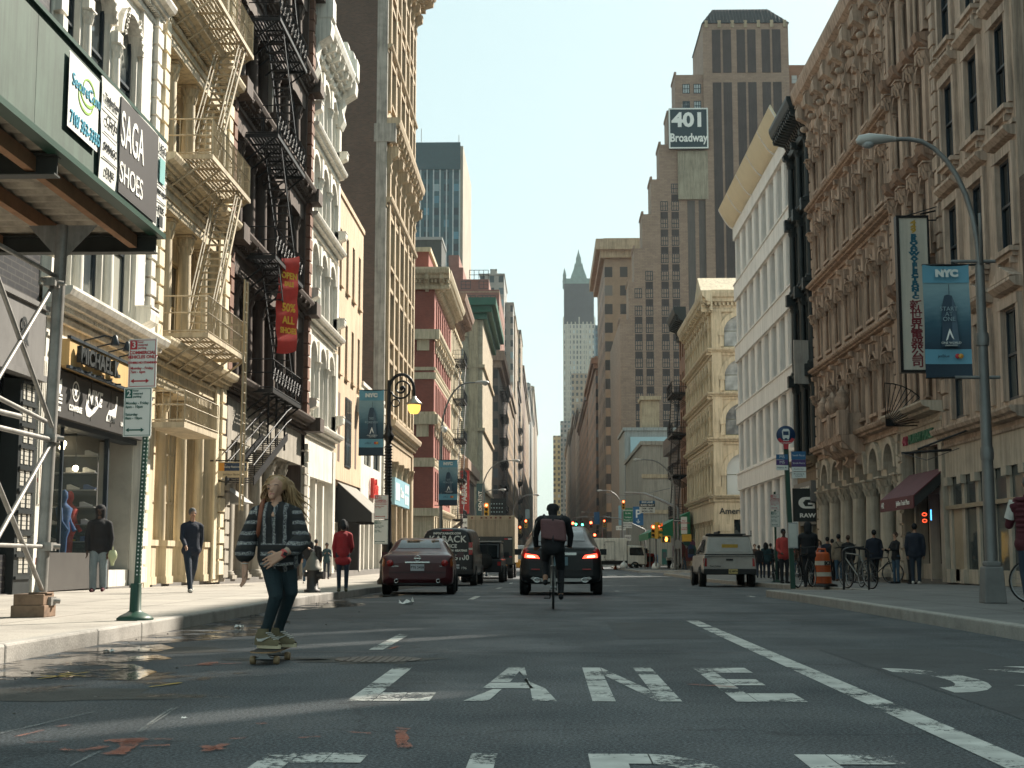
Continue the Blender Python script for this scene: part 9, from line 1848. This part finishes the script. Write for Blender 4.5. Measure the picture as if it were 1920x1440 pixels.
P = [((-.03, .02, .86), (.05, -.08, .54), .092, .06, 'legs'), ((.05, -.08, .54), (-.045, .0, .25), .057, .04, 'legs'), ((.1, .05, .86), (.15, .02, .57), .092, .062, 'legs'), ((.15, .02, .57), (.035, .15, .27), .058, .041, 'legs'), ((-.045, 0, .27), (-.05, .0, .2), .044, .046, 'legs'), ((.035, .15, .28), (.03, .15, .21), .044, .045, 'legs'),
 ((.035, .03, .84), (.04, .03, .94), .14, .14, 'hips', (1.2, 1)), ((.055, .02, .86), (.045, .02, 1.0), .148, .138, 'body', (1.28, 1)), ((.045, .02, 1.0), (.03, .0, 1.17), .142, .14, 'body', (1.22, .95)), ((.025, .0, 1.25), (-.11, .0, 1.215), .075, .068, 'body'), ((.025, .0, 1.25), (.155, .0, 1.21), .075, .068, 'body'), ((.025, .0, 1.27), (.022, -.012, 1.33), .052, .047, 'skin'), ((.02, .01, 1.435), (.006, -.03, 1.375), .084, .056, 'skin', (.88, 1)), ((.012, -.055, 1.415), (.0, -.082, 1.345), .045, .026, 'skin'), ((-.002, -.088, 1.418), (-.006, -.106, 1.396), .0105, .0135, 'skin'), ((-.03, -.075, 1.432), (.035, -.072, 1.432), .016, .016, 'skin'), ((-.002, -.098, 1.368), (.016, -.096, 1.366), .008, .008, 'lip'), ((-.012, -.096, 1.366), (-.002, -.098, 1.368), .007, .008, 'lip'), ((.022, .03, 1.25), (.022, .025, 1.29), .068, .06, 'body'), ((.022, -.055, 1.275), (.02, -.125, 1.19), .034, .014, 'skin'),
 ((-.135, .01, 1.205), (-.21, .0, 1.0), .07, .076, 'sleeve'), ((-.21, .0, 1.0), (-.222, -.04, .89), .076, .084, 'sleeve'), ((-.225, -.01, .9), (-.215, -.06, .78), .034, .026, 'skin'), ((.175, .0, 1.2), (.243, -.03, .985), .07, .076, 'sleeve'), ((.243, -.03, .985), (.2, -.15, .925), .076, .07, 'sleeve'), ((.2, -.14, .925), (.15, -.2, .895), .042, .034, 'cuff'), ((.17, -.19, .9), (.12, -.225, .875), .03, .027, 'skin')]
hand(P, (-.213, -.065, .77), (.03, -.12, -1), (.5, -.85, .1), r=.0088, curl=.45, k=1.02); hand(P, (.112, -.23, .868), (-.82, -.3, -.48), (-.3, .1, .9), r=.0088, curl=.45, k=1.02)
T2 = ['skin', 'legs', 'hips', 'body', 'sleeve', 'cuff', 'lip']
link('body', remesh('body', P, .0062, [mat('skin_warm', (.44, .245, .165), .5, vary=.1, scale=8), JN, JN, BX, BZ, mat('cream_knit_cuff', (.40, .31, .24), .9), mat('lips', (.34, .12, .10), .5)], T2, 4), o)
b = MB(); rr = random.Random(11)
for i in range(300):
    a = rr.uniform(-.06 * pi, 1.0 * pi); el = rr.uniform(.1, 1.25); sx = .02 + .083 * cos(a) * cos(el); sy = .02 + .095 * sin(a) * cos(el); sz = 1.445 + .088 * sin(el)
    right = sx > .01 or rr.random() < .35; L_ = rr.uniform(.18, .42) if right else rr.uniform(.12, .26); blow = (rr.uniform(.03, .17) if right else rr.uniform(-.05, .0)); ph = rr.uniform(0, 6); path = []
    for k in range(9):
        t = k / 8; out = 1 + .35 * min(1, t * 3); path.append(((sx - .02) * out + .02 + blow * t ** 1.6 + .013 * sin(ph + t * 9), max((sy - .02) * out + .02 + .05 * t + .012 * cos(ph + t * 8), -.055 if abs(sx - .02) > .05 else .0), sz + .02 * sin(min(1, t * 3) * pi / 2) - L_ * t ** 1.15))
    b.tube(path, [.008, .009, .0095, .009, .008, .007, .006, .004, .0015], 4)
b.lathe([(.082, -.03), (.09, .015), (.08, .055), (.045, .08), (0, .088)], (.02, .03, 1.436), 16); b.build('hair', BLONDE, o)
b = MB()
for s_ in (-1, 1): b.ball((.002 + s_ * .031, -.082, 1.41), .0095, 8, (1.25, .5, .8)); b.tube([(.002 + s_ * .016, -.092, 1.44), (.003 + s_ * .034, -.091, 1.445), (.006 + s_ * .048, -.08, 1.44)], .0028, 5)
b.build('eyes', mat('eye_dark', (.02, .012, .01), .3), o)
b = MB(); b.grid(lambda u, v: (-.075 + .27 * u, -.128 - .022 * sin(pi * u) , .79 + .18 * v - .01 * sin(pi * u)), 10, 6); b.build('pocket', BZ, o); b = MB(); [b.tube([(.01 + k * .03, -.1, 1.27), (.005 + k * .045, -.15, 1.12), (.0 + k * .05, -.165, 1.04)], .005, 5) for k in (0, 1)]; b.build('drawstring', CL['black'], o)
b = MB(); b.lathe([(.034, -.02), (.037, -.01), (.037, .01), (.034, .02)], n=12); q = b.build('watch', mat('coral_strap', (.5, .09, .08), .5), o); q.location = (.128, -.222, .88); q.rotation_euler = (RAD(10), RAD(-65), RAD(25)); b = MB(); b.box(-.014, .014, -.048, -.034, -.014, .014); b.build('face', PLAS, q); b = MB(); b.lathe([(.029, -.003), (.031, 0), (.029, .003)], n=12); q = b.build('bracelet', CL['white'], o); q.location = (-.217, -.06, .8)
SUE = mat('olive_suede', (.13, .105, .06), .9, vary=.25, scale=12); GUM = mat('cream_sole', (.50, .42, .28), .7, vary=.15, scale=9)
def shoe(x, y, rz, z=.142):
    b = MB(); b.grid(lambda u, v: ((.048 - .012 * abs(u - .5)) * 1.0 * cos(2 * pi * v) * (1 - .55 * max(0, u - .8) * 4), -.09 + .25 * u + .0 * v, max(0, sin(2 * pi * v)) * (.115 - .055 * min(1, max(0, u - .25) * 2.2) - .05 * max(0, u - .8) * 4) + .0), 12, 14); b.lathe([(.046, 0), (.05, .06), (.047, .13), (.042, .13)], (0, -.035, .0), 12); P2 = b.mesh('shoe', SUE)
    s_ = link('shoe', P2, o, (x, y, z), RAD(rz)); q = MB(); q.prism([(.044 * cos(t) * (1.0 if sin(t) < 0 else 1.06), .035 + .135 * sin(t)) for t in [2 * pi * i / 18 for i in range(18)]], 'z', -.025, .008); q.build('sole', GUM, s_)
    q = MB(); [q.tube([(-.028, .03 + .022 * k, .098 - .012 * k), (.028, .03 + .022 * k, .098 - .012 * k)], .005, 5) for k in range(5)]; q.build('laces', CL['white'], s_); q = MB()
    for sd in (1, -1): q.prism([(-.06, .055), (-.045, .03), (.0, .03), (.11, .075), (.0, .052), (-.04, .05)], 'x', sd * .0475, sd * .0505)
    q.build('swoosh', CL['white'], s_); return s_
shoe(-.03, -.06, -125); shoe(.05, .13, -118)
q = thing('backpack', 'brown strapped backpack behind the skateboarder', 'backpack', G0); b = MB(); b.box(-.1, .16, .15, .3, .9, 1.22); bevel(b.build('bag', CL['brown'], q), .05); b = MB(); b.tube([(-.075, .14, 1.27), (-.085, .0, 1.315), (-.085, -.07, 1.27), (-.09, -.095, 1.18), (-.11, -.06, 1.05), (-.13, .1, .98)], .02, 6); b.build('strap', mat('russet_leather', (.22, .075, .04), .6, vary=.2, scale=9), q)
q = thing('skateboard', 'worn skateboard with dark grip and pale wheels under the blonde rider', 'skateboard', G0)
b = MB(); n = 10; DP = [(.105 * cos(t), .3 * (1 if sin(t) > 0 else -1) + .1 * sin(t)) for t in [2 * pi * i / 24 for i in range(24)]]; b.prism(DP, 'z', .096, .108); b.m = 1; b.prism([(x * .99, y * .99) for x, y in DP], 'z', .108, .111); b.build('deck', [mat('maple_ply', (.28, .17, .09), .6), PLAS], q)
for y in (-.24, .24):
    b = MB(); b.box(-.03, .03, y - .04, y + .04, .075, .096); b.tube([(-.1, y, .045), (.1, y, .045)], .012, 6); b.prism([(-.05, .05), (.05, .05), (.025, .08), (-.025, .08)], 'y', y - .018, y + .018); b.build('axle', RIM, q)
    for x in (-.095, .095): b = MB(); b.lathe([(.012, -.022), (.03, -.022), (.034, -.012), (.034, .012), (.03, .022), (.012, .022)], n=16); t_ = b.build('wheel', mat('amber_urethane', (.22, .15, .08), .5, vary=.2), q); t_.location = (x, y, .034); t_.rotation_euler = (0, RAD(90), 0)
bpy.data.scenes.remove(TMP)
# ================================================================ air
hz = bpy.data.materials.new('pale_haze'); hz.use_nodes = True; t = hz.node_tree; t.nodes.remove(t.nodes['Principled BSDF'])
v = t.nodes.new('ShaderNodeVolumePrincipled'); v.inputs['Color'].default_value = (.86, .95, 1, 1); v.inputs['Density'].default_value = .00009; v.inputs['Anisotropy'].default_value = .1
t.links.new(v.outputs[0], t.nodes['Material Output'].inputs['Volume'])
b = MB(); b.box(-2600, 2600, -320, 4100, -1.6, 330); struct(b.build('haze', hz), 'stuff')
